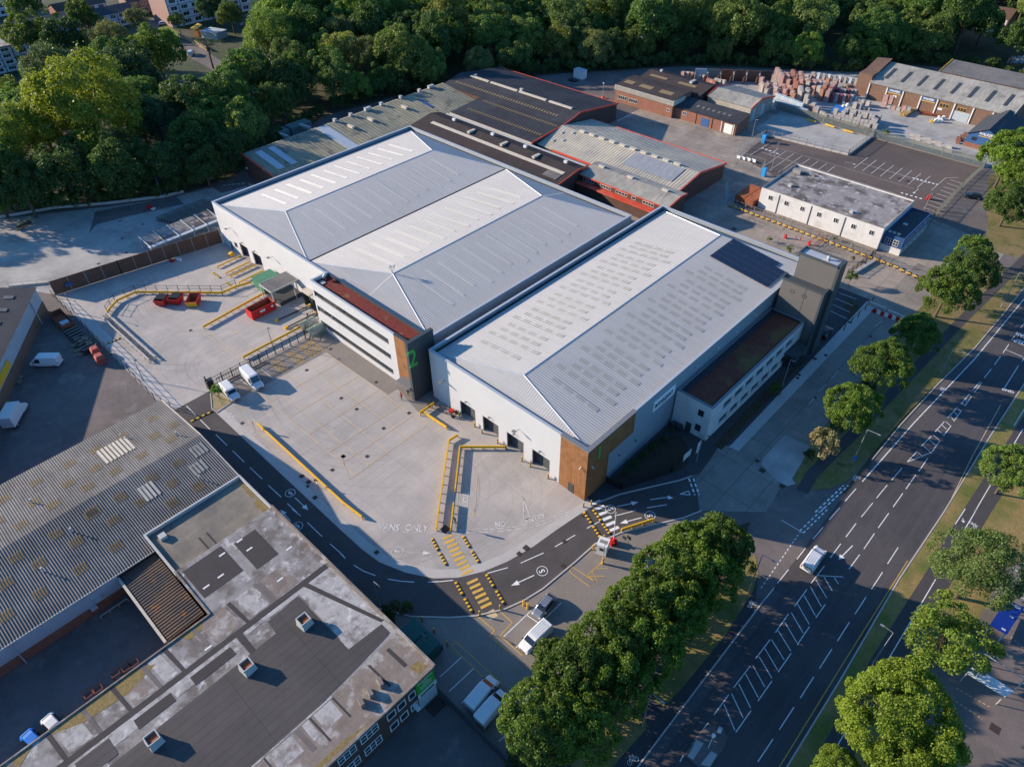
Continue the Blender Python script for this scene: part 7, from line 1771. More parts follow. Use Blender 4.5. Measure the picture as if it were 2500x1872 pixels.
# kiosk and gate hardware
T = thing('gate_booth', 'small white gate booth with a dark window beside the access road', 'booth', (-34.1, 54.4, 0))
mb = MB(); mb.obox(-34.0, 54.5, 0, 1.5, 1.6, 2.3, .35); mb.build('cabin', m_frame, T)
mb = MB(); mb.obox(-34.0, 54.5, 2.3, 1.62, 1.72, .08, .35, 0); mb.obox(-34.0, 54.5, 2.38, 1.1, .6, .03, .35, 1); mb.build('roof', [m_frame, m_patina], T)
ca_, sa_ = math.cos(.35), math.sin(.35)
mb = MB(); mb.obox(-34.0 + .81 * sa_, 54.5 - .81 * ca_, 1.15, .65, .04, .65, .35); mb.build('window', m_glass, T); mb = MB(); mb.obox(-34.0 - .76 * ca_, 54.5 - .76 * sa_, 1.15, .04, .7, .6, .35); mb.build('window', m_glass, T)
T = thing('boom_barrier', 'red barrier unit with its white boom raised beside the gate booth', 'barrier', (-33.6, 56.9, 0))
mb = MB()
for k in range(8): a = .4 + k * .72; mb.obox(-33.7 + .42 * math.cos(a), 56.7 + .42 * math.sin(a), 0, .38, .3, .8, a)
mb.build('red_guard', m_red, T); mb = MB(); mb.box(-33.9, 56.5, 0, -33.5, 56.9, 1.1); mb.build('cabinet', m_red, T); mb = MB(); mb.tube((-33.7, 56.8, 1.0), (-34.3, 57.4, 6.4), .06, 6); mb.build('boom', m_frame, T)
def sign_post(label, x, y, h, w_, hh, m, face='y', name='sign', cat='sign', posts=1, ang=0.0):
    T = thing(name, label, cat, (x, y, 0)); mb = MB()
    for k in range(posts): d = 0 if posts == 1 else (k - .5) * w_ * .8; mb.tube((x + d * math.cos(ang), y + d * math.sin(ang), 0), (x + d * math.cos(ang), y + d * math.sin(ang), h), .04, 6)
    mb.build('post', m_galv, T); mb = MB(); mb.obox(x, y - .07 if abs(ang) < .5 else y, h - hh, w_, .05, hh, ang); return T, mb.build('sign_face', m, T)
for (x, y, l_, r_) in ((1828, 245, 'round-faced sign back behind the gate booth', 1), (1857, 245, 'square-faced sign back behind the gate booth', 0)):
    c = P2(8, x - 8, y - 10); sign_post(l_, c[0], c[1], 2.4, .7, .7, m_grille)
for (x, y, l_) in ((1178, 618, 'yellow access post with a grey reader, left of the pair by the silver car'), (1203, 638, 'yellow access post with a grey reader, right of the pair by the silver car')):
    c = P2(8, x, y); T = thing('access_post', l_, 'access post', (*c, 0)); mb = MB(); mb.tube((*c, 0), (*c, 1.3), .16, 10); mb.build('post', m_yellow, T); mb = MB(); mb.tube((*c, 1.3), (*c, 2.0), .03, 5); mb.obox(c[0], c[1], 1.9, .4, .06, .45, .7); mb.build('reader', m_mgrey, T)
c = P2(8, 1685, 350); T = thing('access_post', 'tall yellow access post below the gate booth', 'access post', (*c, 0)); mb = MB(); mb.tube((*c, 0), (*c, 1.4), .17, 10); mb.tube((*c, 1.4), (*c, 5.0), .04, 6, 1); mb.build('post', [m_yellow, m_galv], T); mb = MB(); mb.obox(c[0], c[1], 1.0, .3, .4, .3); mb.build('reader', m_mgrey, T)
# storage sheds
m_dgreen = mat('dark_green_shed', (.012, .085, .07), .6, noise=[(.8, .1)])
for (x, l_) in ((-45.0, 'left of the pair beside the bushes'), (-42.3, 'right of the pair beside the person')):
    T = thing('storage_shed', 'dark green storage shed ' + l_, 'shed', (x + 1.2, 25.5, 0)); mb = MB(); mb.box(x, 24.0, 0, x + 2.5, 27.0, 2.5); mb.build('wall', m_dgreen, T); mb = MB(); mb.face([(x - .1, 23.9, 2.5), (x + 2.6, 23.9, 2.62), (x + 2.6, 27.1, 2.62), (x - .1, 27.1, 2.5)]); mb.build('roof', m_dgreen, T)
    mb = MB(); mb.box(x + .6, 27.0, .1, x + 1.7, 27.05, 2.2); mb.build('door', m_dgrey, T)
m_grn = mat('green_container', (.06, .20, .12), .6, noise=[(.8, .12)], wave=('X', 5, .4))
T = thing('storage_container', 'green storage container beside the loading dock canopy', 'container', (-133.5, 59.4, 0)); mb = MB(); mb.box(-135.8, 57.2, .1, -131.2, 61.9, 2.6); mb.build('body', m_grn, T); mb = MB(); mb.box(-135.8, 57.15, .2, -131.2, 57.2, 2.5); mb.build('door', m_grn, T)
for (x0, y0, x1, y1, l_) in ((-76.4, 165.6, -73.6, 173.6, 'left of the pair beside the white building'), (-73.4, 165.2, -70.9, 172.6, 'right of the pair beside the white building')):
    T = thing('storage_container', 'rust-red storage container, ' + l_, 'container', ((x0 + x1) / 2, (y0 + y1) / 2, 0)); mb = MB(); mb.box(x0, y0, .1, x1, y1, 2.4); q = [(x0, y0, 2.4), (x1, y0, 2.4), (x1, y1, 2.4), (x0, y1, 2.4)]; mb.ribs(q, 0, .35, .18, .04); mb.build('body', m_rustp, T); mb = MB(); mb.box(x0 + .1, y0 - .05, .2, x1 - .1, y0, 2.3); mb.build('door', m_rustp, T)
# skips
def skip(label, x, y, ang, L, W, H, m, lid=None, end=None, name='skip', text=False):
    T = thing(name, label, 'skip', None, 'red waste skips'); T.location = (x, y, 0); T.rotation_euler = (0, 0, ang)
    mb = MB(); b, t_ = .72, 1.0; k = len(mb.v); h2, w2 = L / 2, W / 2; th = .08
    lo = [(-h2 * b, -w2 * .9), (h2 * b, -w2 * .9), (h2 * b, w2 * .9), (-h2 * b, w2 * .9)]; hi = [(-h2, -w2), (h2, -w2), (h2, w2), (-h2, w2)]
    if L > 4: lo = hi
    for i in range(4):
        j = (i + 1) % 4
        mb.face([(*lo[i], .15), (*lo[j], .15), (*hi[j], H), (*hi[i], H)], 1 if (end and i == 1) else 0)
        ii, jj = Vector(hi[i]) * .93, Vector(hi[j]) * .93; li, lj = Vector(lo[i]) * .93, Vector(lo[j]) * .93
        mb.face([(li.x, li.y, .25), (lj.x, lj.y, .25), (jj.x, jj.y, H), (ii.x, ii.y, H)][::-1], 2)
        mb.face([(*hi[i], H), (*hi[j], H), (jj.x, jj.y, H), (ii.x, ii.y, H)], 0)
    mb.face([(*p, .2) for p in lo], 2)
    mb.build('hull', [m, end or m, m_rustp if not lid else m_grille], T)
    if lid:
        g = MB(); g.box(-h2 * .9, -w2 * .92, H, h2 * .55, w2 * .92, H + .12); 
        for q in range(5): g.box(-h2 * .9, -w2 * .8 + q * w2 * .38, H + .12, h2 * .55, -w2 * .8 + q * w2 * .38 + .06, H + .17)
        g.build('lid', m_grille, T)
    for s_ in (-1, 1):
        g = MB(); g.tube((-.3, s_ * (w2 + .02), H * .6), (-.3, s_ * (w2 + .12), H * .6), .07, 6); g.tube((.5, s_ * (w2 + .02), H * .6), (.5, s_ * (w2 + .12), H * .6), .07, 6); g.build('lifting_lug', m_blackst, T)
    if text:
        g = MB(); g.box(-.9, -w2 - .03, H * .5, .3, -w2 - .01, H * .75); g.box(1.8, -w2 - .03, H * .5, 2.3, -w2 - .01, H * .75); g.build('label_panel', m_frame, T)
    return T
for (x, y, l_, lid, en) in ((1040, 300, 'red lidded skip, left of the three by the yellow rail', 1, None), (1130, 292, 'red lidded skip, middle of the three by the yellow rail', 1, None), (1243, 300, 'open red skip with a yellow end, right of the three by the yellow rail', None, m_yellow)):
    c = P(4, x, y, .8); skip(l_, c.x, c.y, -.95 if lid else -.75, 2.9 if lid else 3.9, 2.4, 1.65, m_red, lid, en)
skip('big open red roll-on skip in front of the dock canopy', -125.7, 52.9, math.pi / 2, 5.8, 2.5, 2.1, m_red, name='roll_on_skip', text=True)
for (x, y, l_) in ((612, 622, 'upper'), (640, 668, 'lower')):
    c = P(4, x, y, 1.0); T = thing('recycling_container', 'faded red recycling container, %s of the pair by the pallets' % l_, 'recycling container', (c.x, c.y, 0)); mb = MB(); mb.obox(c.x, c.y, 0, 2.0, 1.7, 1.2, -.1); mb.obox(c.x, c.y, 1.2, 2.0, 1.7, .7, -.1, 0, .35); mb.build('body', mat('sun_faded_red', (.33, .075, .055), .7, noise=[(1.5, .2)]), T); mb = MB(); mb.obox(c.x + .1, c.y - .88, .5, 1.2, .05, .5, -.1); mb.build('hatch', m_rustp, T)
m_pal = mat('weathered_pallet_wood', (.27, .20, .15), .9, noise=[(3, .25)])
def pallet_stack(x, y, n, ang, label, m=None, group='stacks of wooden pallets'):
    T = thing('pallet_stack', label, 'pallet stack', None, group); T.location = (x, y, 0); T.rotation_euler = (0, 0, ang); 
    mb = MB()
    for k in range(n):
        for s_ in (-.45, 0, .45): mb.box(-.5, s_ - .05, k * .15, .5, s_ + .05, k * .15 + .09)
        for q in range(5): mb.box(-.5 + q * .22, -.5, k * .15 + .09, -.38 + q * .22, .5, k * .15 + .12)
    mb.build('pallets', m or m_pal, T)
for i, (x, y, n) in enumerate(((480, 585, 4), (505, 545, 6), (535, 560, 8), (560, 545, 10), (585, 575, 9), (500, 620, 3), (530, 610, 5), (465, 615, 1), (490, 645, 1), (520, 640, 2), (560, 600, 5))):
    c = P2(4, x, y + n * 3); pallet_stack(c[0], c[1], n, rg.uniform(-.6, .6), 'weathered pallet stack, number %s from the left, near the red recycling containers' % ('four', 'six', 'eight', 'nine', 'eleven', 'five', 'seven', 'one', 'two', 'three', 'ten')[i])
for i, (x, y) in enumerate(((130, 790), (125, 822))): c = P2(4, x, y); pallet_stack(c[0], c[1], 1 + i, .5, 'single pallets lying by the brick side wall, %s one' % ('upper', 'lower')[i])
T = thing('stillage_rack', 'long rack of dark steel stillages beside the slim fence', 'rack', (-150, 22.4, 0))
for k in range(9):
    mb = MB(); x = -149.0 + k * 1.15; mb.beam((x, 20.6, .9), (x, 23.4, 1.0), .18, .14, 0); mb.beam((x + .35, 20.6, .5), (x + .35, 23.4, .5), .3, .3, 1); mb.build('stillage', [m_palis, m_blackst], T)
mb = MB(); mb.box(-149.5, 20.5, 0, -139.3, 23.4, .3); mb.build('rack_base', m_blackst, T)
T = thing('open_trailer', 'open rusty trailer body loaded with pale bags behind the stillages', 'trailer', (-154, 22, 0)); mb = MB(); frame_box(mb, -157.5, 20.6, -150.4, 23.2, .6, 1.5, .1); mb.box(-157.4, 20.7, .5, -150.5, 23.1, .6); mb.build('body', m_rustp, T); mb = MB(); mb.box(-152.2, 21.0, .6, -150.9, 22.6, 1.6); mb.build('bags', m_upvc, T); wheels(T, (), 1)
for x in (-156, -152):
    for y in (20.7, 23.0): mb = MB(); mb.tube((x, y - .1, .35), (x, y + .1, .35), .35, 12); mb.build('wheel', m_tyre, T)
# west yard items
T = thing('steel_canopy', 'long low canopy with pale rafters and a grey trough roof beside the timber fence', 'canopy', (-168, 57, 0))
mb = MB(); mb.face([(-170.9, 47.5, 3.3), (-166.2, 47.5, 2.7), (-166.2, 66.0, 2.7), (-170.9, 66.0, 3.3)]); mb.build('roof', m_mottle, T); mb = MB(); mb.box(-166.4, 47.5, 2.3, -164.9, 66, 2.6); mb.build('trough', m_upvc, T)
for k in range(6): y = 47.6 + k * 3.65; mb = MB(); mb.beam((-171.0, y, 3.35), (-165.0, y, 2.75), .12, .12); mb.build('rafter', m_frame, T); mb = MB(); mb.box(-171, y - .05, 0, -170.9, y + .05, 3.3); mb.box(-165, y - .05, 0, -164.9, y + .05, 2.7); mb.build('post', m_frame, T)
for k in range(7):
    T = thing('steel_frame_stack', 'low stack of green-grey steel frames, number %s of seven in the row behind the canopy' % ('one', 'two', 'three', 'four', 'five', 'six', 'seven')[k], 'steel stack', (-181 + k * .9, 64, 0), 'steel frame stacks'); x = -181.5 + k * .95; y0 = 56.5 + k * .35
    mb = MB(); 
    for z in (.2, .7, 1.1): mb.beam((x, y0, z), (x, y0 + 13.5, z), .3, .14, 0)
    for q in range(6): mb.box(x - .35, y0 + q * 2.6, 0, x + .35, y0 + q * 2.6 + .15, 1.25, 1)
    mb.build('frame', [m_palis, m_mgrey], T)
T = thing('forklift_attachment', 'small red and white machine on the west yard', 'machine', (-190, 57.5, 0)); c = P2(1, 965, 1342); mb = MB(); mb.obox(c[0], c[1], .2, 1.8, .9, .5, .4); mb.obox(c[0] + .5, c[1] + .2, .7, .5, .5, .5, .4); mb.build('body', m_red, T) if False else None
T.location = (c[0], c[1], 0); WO[T.name] = (c[0], c[1], 0); mb.build('body', m_red, T); mb = MB(); mb.obox(c[0] + 1.1, c[1] + .4, .2, .9, .9, .3, .4); mb.build('plate', m_frame, T)
T = thing('loading_ramp', 'yellow edged steel ramp at the left end of the west yard', 'ramp', (-201, 31, 0)); p = P2(1, 110, 1480); q = P2(1, 205, 1440); mb = MB(); mb.beam((*p, .3), (*q, .9), 2.0, .12, 0); mb.beam((p[0] - .9, p[1] + .6, .9), (q[0] - .9, q[1] + .6, 1.4), .12, .12, 1); mb.build('deck', [m_blackst, m_yellow], T)
mb = MB(); p, q = P2(4, 60, 215), P2(4, 425, 180); mb.beam((*p, 0), (*q, 0), .3, .5); T = tag(mb.build('low_wall', m_conc2), 'low concrete wall with a thin handrail below the west yard', 'wall')
mb = MB(); mb.beam((*p, 1.2), (*q, 1.2), .05, .05)
for k in range(5): f = k / 4; mb.box(p[0] + (q[0] - p[0]) * f - .03, p[1] + (q[1] - p[1]) * f - .03, .5, p[0] + (q[0] - p[0]) * f + .03, p[1] + (q[1] - p[1]) * f + .03, 1.2)
h_ = mb.build('handrail', m_galv, T)
mb = MB(); pth = [P2(1, 0, 1400), P2(1, 350, 1340), P2(1, 700, 1310), P2(1, 1050, 1268), P2(1, 1180, 1235)]
for a, b in zip(pth[:-1], pth[1:]): mb.beam((*a, 0), (*b, 0), .25, .7)
tag(mb.build('boundary_wall', m_conc2), 'long pale boundary wall at the foot of the trees along the west yard', 'wall')
mb = MB(); mb.obox(*P2(4, 1105, 50), 0, 1.1, .5, .6, .4); tag(mb.build('water_barrier', m_red), 'lone red barrier block at the foot of the timber fence', 'road barrier'); mb = MB(); mb.obox(*P2(4, 1150, 42), 0, 1.3, .5, .6, .4); tag(mb.build('water_barrier', m_frame), 'lone white barrier block at the foot of the timber fence', 'road barrier')
c = P2(4, 1485, 10); mb = MB(); mb.obox(*c, 0, .9, 1.0, .7, .3); mb.obox(*c, .7, .9, 1.0, .15, .3, 0, .25); tag(mb.build('grit_bin', m_yellow), 'yellow grit bin by the blue door of the twin-roofed warehouse', 'grit bin')
# air handling units
m_ahu = mat('grey_green_unit', (.13, .19, .175), .55, noise=[(1, .08)])
for (t_, a, b, l_) in ((1, (1672, 875), (1815, 830), 'left'), (1, (1820, 820), (1958, 780), 'right')):
    p, q = P(t_, *a, 2.4), P(t_, *b, 2.4); T = thing('air_handling_unit', 'big grey-green air handling unit, %s of the pair beside the mossy shed' % l_, 'air handling unit', ((p.x + q.x) / 2 , (p.y + q.y) / 2, 0))
    mb = MB(); x0, x1, y0, y1 = p.x, p.x + 4.6, p.y, q.y; mb.box(x0 + .8, y0, .6, x1, y1, 3.4); mb.prism([(x0 + .8, y0), (x0 + .8, y1), (x0, y1 - .3), (x0, y0 + .3)], .9, 3.1); mb.build('housing', m_ahu, T)
    mb = MB(); mb.obox(x1 + 2.0, (y0 + y1) / 2, 3.0, 5.0, 1.0, .8, .1); mb.build('duct', m_metalpale, T); mb = MB()
    for yy in (y0 + .3, y1 - .4): mb.box(x0 + 1, yy, 0, x0 + 1.2, yy + .15, .6); mb.box(x1 - .4, yy, 0, x1 - .2, yy + .15, .6)
    mb.build('legs', m_blackst, T)
# trailer platform by the first dock
T = thing('tow_platform', 'dark trailer-mounted access platform with a red box beside the first loading door', 'access platform', (-73, 58.8, 0))
p, q = P2(5, 575, 985), P2(5, 755, 1045); mb = MB()
d_ = Vector((q[0] - p[0], q[1] - p[1])).normalized(); nn_ = Vector((-d_.y, d_.x))
for s_ in (-.5, .5):
    a, b = Vector(p) + nn_ * s_, Vector(q) + nn_ * s_; mb.beam((a.x, a.y, .6), (b.x, b.y, .6), .1, .12); mb.beam((a.x, a.y, 1.3), (b.x, b.y, 1.0), .06, .06)
    for k in range(7): c = a + (b - a) * (k / 6); mb.box(c.x - .03, c.y - .03, .6, c.x + .03, c.y + .03, 1.3)
mb.build('frame', m_blackst, T)
for s_ in (-.6, .6):
    c = Vector(q) - d_ * .6 + nn_ * s_; mb = MB(); mb.tube((c.x - nn_.x * .1, c.y - nn_.y * .1, .38), (c.x + nn_.x * .1, c.y + nn_.y * .1, .38), .38, 12); mb.build('wheel', m_tyre, T)
c = Vector(q) - d_ * 1.2; mb = MB(); mb.obox(c.x, c.y, .7, .8, .7, .6, .2); mb.build('engine_box', m_red, T)
# bins, boards
for i, (x, y) in enumerate(((-41.4, 84.0), (-40.3, 84.1))): mb = MB(); mb.box(x, y - .5, 0, x + .9, y + .3, 1.0); mb.box(x - .03, y - .53, 1.0, x + .93, y + .33, 1.12); tag(mb.build('wheelie_bin', m_gut), 'dark bin against the white annex corner, %s one' % ('left', 'right')[i], 'bin')
for (t, a, b, l_, hh, z) in ((6, (18, 1340), (62, 1300), 'wide low white board on two legs in the garden bed', 1.5, 2.0), (6, (92, 1300), (130, 1260), 'tall white board beside the lamp post in the garden bed', 2.6, 3.0)):
    p, q = P2(t, *a), P2(t, *b); an = math.atan2(q[1] - p[1], q[0] - p[0]); T, f_ = sign_post(l_, (p[0] + q[0]) / 2, (p[1] + q[1]) / 2, z, 2.2 if hh < 2 else 1.2, hh, m_frame, posts=2, ang=an, name='notice_board', cat='notice board')
c = P2(4, 1640, 1130); sign_post('small dark sign post at the end of the long yellow rail', c[0], c[1], 2.2, .5, .8, m_rustp)
c = P2(8, 745, 120); sign_post('pair of dark sign plates at the foot of the walkway rail', c[0], c[1], 2.6, .6, 1.0, m_grille)
c = P2(4, 2045, 1500); sign_post('small sign post in the middle of the long yellow rail', c[0], c[1], 1.6, .4, .4, m_frame)
c = P2(6, 1108, 1340); T, f_ = sign_post('blue round sign on a short post by the street lamp', c[0], c[1], 1.6, .5, .9, m_vblue)
c = P2(9, 222, 1425); T = thing('island_beacon', 'white globe beacon on a thin pole on the traffic island', 'beacon', (*P2(9, 180, 1535), 0)); b = P2(9, 180, 1535); mb = MB(); mb.tube((*b, .1), (*b, 3.6), .05, 6); mb.build('pole', m_frame, T); mb = MB(); mb.tube((*b, 3.6), (*b, 3.85), .25, 10, r2=.25); mb.tube((*b, 3.85), (*b, 3.95), .25, 10, r2=.1); mb.build('globe', m_frame, T)
b = P2(9, 250, 1430); T = thing('keep_left_bollard', 'pale keep-left bollard on the traffic island', 'bollard', (*b, 0)); mb = MB(); mb.obox(*b, .12, .5, .35, 1.0, .2, 0, .15); mb.build('body', m_frame, T); mb = MB(); mb.obox(b[0], b[1], 1.05, .4, .3, .12, .2); mb.build('cap', m_upvc, T)
# shelters
T = thing('bus_shelter', 'bus shelter with a dark blue roof at the right edge', 'bus shelter', (13, 81.7, 0))
m_bluer = mat('blue_shelter_roof', (.008, .03, .22), .4, noise=[(.8, .12)])
mb = MB(); mb.prism([(11.9, 78.9), (14.0, 79.0), (14.5, 84.8), (12.4, 84.6)], 2.4, 2.55); mb.build('roof', m_bluer, T); mb = MB()
for x, y in ((12.1, 79.1), (13.8, 79.1), (14.2, 84.5), (12.5, 84.4)): mb.box(x - .05, y - .05, .06, x + .05, y + .05, 2.4)
mb.build('posts', m_blued, T); mb = MB(); mb.box(13.9, 79.3, .5, 13.95, 84.3, 2.2); mb.build('glass_panel', m_glass, T)
mb = MB(); mb.box(12.6, 84.0, 2.555, 14.2, 84.5, 2.57); mb.box(13.2, 79.3, 2.555, 13.7, 79.6, 2.57); mb.box(13.4, 82.0, 2.555, 13.9, 82.2, 2.57); mb.build('roof_marks', m_upvc, T)
T = thing('waiting_shelter', 'long shelter with a white panel roof and a thin frame at the lower right', 'shelter', (14.3, 70.9, 0))
mb = MB(); mb.prism([(11.9, 69.9), (12.3, 71.6), (17.0, 71.5), (16.4, 69.9)], 2.4, 2.5); mb.build('roof', m_frame, T); mb = MB(); 
for a, b in (((12.3, 71.6), (12.8, 74.2)), ((12.8, 74.2), (17.6, 74.0)), ((17.6, 74.0), (17.0, 71.5))): mb.beam((*a, 2.4), (*b, 2.4), .08, .08)
for x, y in ((12, 70.1), (16.3, 70.1), (12.8, 74.1), (17.5, 73.9)): mb.box(x - .05, y - .05, .06, x + .05, y + .05, 2.4)
mb.build('frame', m_metalpale, T)
# cycle shelters
m_perspex = mat('pale_green_perspex', (.20, .27, .21), .15, spec=.8, alpha=.72, noise=[(1.2, .25)])
for (x, l_) in ((-113.6, 'left of the pair against the office block'), (-110.6, 'right of the pair against the office block')):
    T = thing('cycle_shelter', 'barrel-shaped translucent green cycle shelter, ' + l_, 'cycle shelter', (x, 56.6, 0)); mb = MB(); N_ = 8
    for k in range(N_):
        a, b = math.pi * k / N_, math.pi * (k + 1) / N_
        mb.face([(x - 1.3 * math.cos(a), 54.7, .6 + 1.5 * math.sin(a)), (x - 1.3 * math.cos(b), 54.7, .6 + 1.5 * math.sin(b)), (x - 1.3 * math.cos(b), 58.3, .6 + 1.5 * math.sin(b)), (x - 1.3 * math.cos(a), 58.3, .6 + 1.5 * math.sin(a))][::-1])
    mb.build('canopy', m_perspex, T); mb = MB()
    for y in (54.7, 56.5, 58.3):
        for k in range(N_):
            a, b = math.pi * k / N_, math.pi * (k + 1) / N_; mb.tube((x - 1.3 * math.cos(a), y, .6 + 1.5 * math.sin(a)), (x - 1.3 * math.cos(b), y, .6 + 1.5 * math.sin(b)), .04, 4)
        mb.tube((x - 1.3, y, 0), (x - 1.3, y, .6), .04, 4); mb.tube((x + 1.3, y, 0), (x + 1.3, y, .6), .04, 4)
    mb.build('frame', m_palis, T)
# north side odds
c = P2(2, 1540, 500); T = thing('site_cabin', 'small white site cabin below the woodland edge', 'cabin', (*c, 0)); mb = MB(); mb.obox(*c, 0, 4.2, 2.6, 2.9, .0); mb.build('wall', m_frame, T); mb = MB(); mb.obox(*c, 2.9, 4.4, 2.8, .12, .0); mb.build('roof', m_upvc, T)
c = P2(2, 1495, 520); mb = MB(); mb.obox(*c, 0, 3.2, 2.0, .5, .1); tag(mb.build('flat_skip', m_blackst), 'low black skip on the ground beside the site cabin', 'skip')
c = P2(2, 1685, 632); T = thing('orange_base_mast', 'thin camera mast on an orange base by the brick workshop', 'mast', (*c, 0)); mb = MB(); mb.obox(*c, 0, 1.0, 1.0, .7, 0, 0, .3); mb.build('base', m_redtrim, T); mb = MB(); mb.tube((*c, .7), (*c, 5.2), .05, 5); mb.obox(c[0], c[1], 5.0, .6, .2, .3); mb.build('mast', m_metalpale, T)
for (x, y, l_) in ((535, 915, 'above the car park corner'), (535, 1130, 'below the car park corner')): c = P2(3, x, y); mb = MB(); mb.obox(*c, 0, 1.1, 1.1, 2.3); mb.obox(*c, 2.3, 1.2, 1.2, .12, 0, 0, .2); tag(mb.build('portable_toilet', mat('bright_blue_plastic', (.03, .25, .55), .5)), 'bright blue portable toilet ' + l_, 'portable toilet')
T = thing('fenced_compound', 'small mesh compound with white pallet edging at the car park corner', 'compound', (-90, 190, 0)); pts = tp(3, (370, 1010), (545, 1060), (510, 1125), (340, 1060)); mb = MB()
for a, b in zip(pts, pts[1:] + pts[:1]):
    mb.beam((*a, 1.7), (*b, 1.7), .05, .05); mb.beam((*a, .2), (*b, .2), .05, .05); n = int(math.dist(a, b) / .4)
    for k in range(n): f = k / n; x, y = a[0] + (b[0] - a[0]) * f, a[1] + (b[1] - a[1]) * f; mb.box(x - .02, y - .02, 0, x + .02, y + .02, 1.75)
mb.build('mesh', m_galv, T)
for k in range(4): a = P2(3, 372 + k * 33, 1020 + k * 8); mb = MB(); mb.obox(*a, .2, 1.4, .3, .8, -.1); mb.build('edging_panel', m_frame, T)
mb = MB(); c = P2(3, 1592, 1280); mb.obox(*c, 0, .9, .9, 1.2, .3, 0, .3); T = tag(mb.build('barrier_cabinet', m_red), 'red barrier cabinet in the car park', 'barrier')
for k, (x, y) in enumerate(((675, 1528), (826, 1572))): c = P2(3, x, y); mb = MB(); mb.obox(*c, 0, .6, .6, .8, 0, 0, .2); mb.obox(*c, .8, .4, .4, .25); tag(mb.build('gate_block', m_red), 'red gate block behind the solar roof, %s one' % ('left', 'right')[k], 'gate block')
T = thing('field_gate', 'pink-red tubular gates standing open behind the solar roof', 'gate', (-52, 157, 0)); mb = MB()
for (a, b) in (((830, 1570), (895, 1505)), ((850, 1600), (940, 1535))):
    p, q = P2(3, *a), P2(3, *b)
    for z in (.3, .6, .9, 1.2): mb.beam((*p, z), (*q, z), .05, .05)
    for e in (p, q): mb.box(e[0] - .04, e[1] - .04, 0, e[0] + .04, e[1] + .04, 1.3)
mb.build('gate_rails', mat('faded_red', (.42, .14, .12), .7), T)
for k, (x, y) in enumerate(((740, 1540), (772, 1545))): c = P2(3, x, y); mb = MB(); mb.tube((*c, 0), (*c, 1.2), .07, 6); mb.tube((*c, .5), (*c, .8), .14, 6); tag(mb.build('marker_post', m_red), 'thin red marker post behind the solar roof, %s one' % ('left', 'right')[k], 'marker post')
for i, (t, x, y, r_) in enumerate(((3, 705, 1600, 26), (3, 575, 1535, 16), (3, 1320, 860, 22), (3, 1145, 820, 14), (3, 1190, 830, 12), (3, 1000, 1530, 16), (6, 1110, 30, 14))):
    tree_px(t, x, y, r_, 'small', (.10, .13, .03), ('leafy young tree behind the solar roof', 'small yellowish sapling behind the solar roof', 'green bush by the palisade fence in the merchant yard', 'weedy shrub on the palisade fence among the pale blocks', 'second weedy shrub on the palisade fence among the pale blocks', 'weeds growing on the yellow-barred blocks by the white building', 'weeds beside the low pale wall near the tower')[i], name='shrub', cat='shrub', under=.1)
# ================================================================ MERCHANT YARD STACKS
def brick_mat(name, c): return mat(name, c, .8, brick=(.9, .82, .05, .6, .15, 1, 1), noise=[(2, .2), (8, .15)])
bm_ = {'pink': brick_mat('pink_wrapped_bricks', (.42, .26, .23)), 'red': brick_mat('red_bricks_pack', (.34, .15, .11)), 'orange': brick_mat('orange_bricks_pack', (.38, .20, .13)), 'grey': brick_mat('grey_block_pack', (.36, .34, .32)), 'pale': brick_mat('pale_block_pack', (.45, .40, .35)), 'blue': brick_mat('white_blue_wrapped_pack', (.46, .53, .58)), 'wine': brick_mat('wine_wrapped_bricks', (.26, .07, .08))}
PK = {}
def pack(kind, n):
    key = (kind, n)
    if key not in PK:
        T = thing('brick_pack', 'x', 'brick stack'); mb = MB()
        for k in range(n):
            j = rg.uniform(-.04, .04); mb.box(-.66 + j, -.6 + j, .1 + k * .95, .66 + j, .6 - j, 1.0 + k * .95)
            mb.box(-.6, -.55, k * .95, .6, .55, .1 + k * .95)
        mb.build('pack', bm_[kind], T); PK[key] = T; T.location = (0, 0, 0); T['unused'] = 1
        return T, True
    return PK[key], False
NW = ['first', 'second', 'third', 'fourth', 'fifth', 'sixth', 'seventh', 'eighth', 'ninth', 'tenth', 'eleventh', 'twelfth', 'thirteenth', 'fourteenth', 'fifteenth', 'sixteenth', 'seventeenth', 'eighteenth', 'nineteenth', 'twentieth']
CD = {'pink': 'pink-wrapped brick', 'red': 'red brick', 'orange': 'orange brick', 'grey': 'grey block', 'pale': 'buff block', 'blue': 'white and blue wrapped block', 'wine': 'wine-red wrapped brick'}
def put(kind, n, x, y, label):
    T, new = pack(kind, n)
    wds = label.split()
    if len(wds) > 16: label = ' '.join(w_ for w_ in wds if w_ not in ('the', 'of', 'a'))
    if new:
        T.location = (x, y, 0); T.rotation_euler = (0, 0, rg.uniform(-.06, .06)); T['label'] = label; T['group'] = 'stacks of packed bricks and blocks'
        if 'unused' in T: del T['unused']
    else:
        dup(T, (x, y, 0), rg.uniform(-.06, .06), label, 'stacks of packed bricks and blocks')
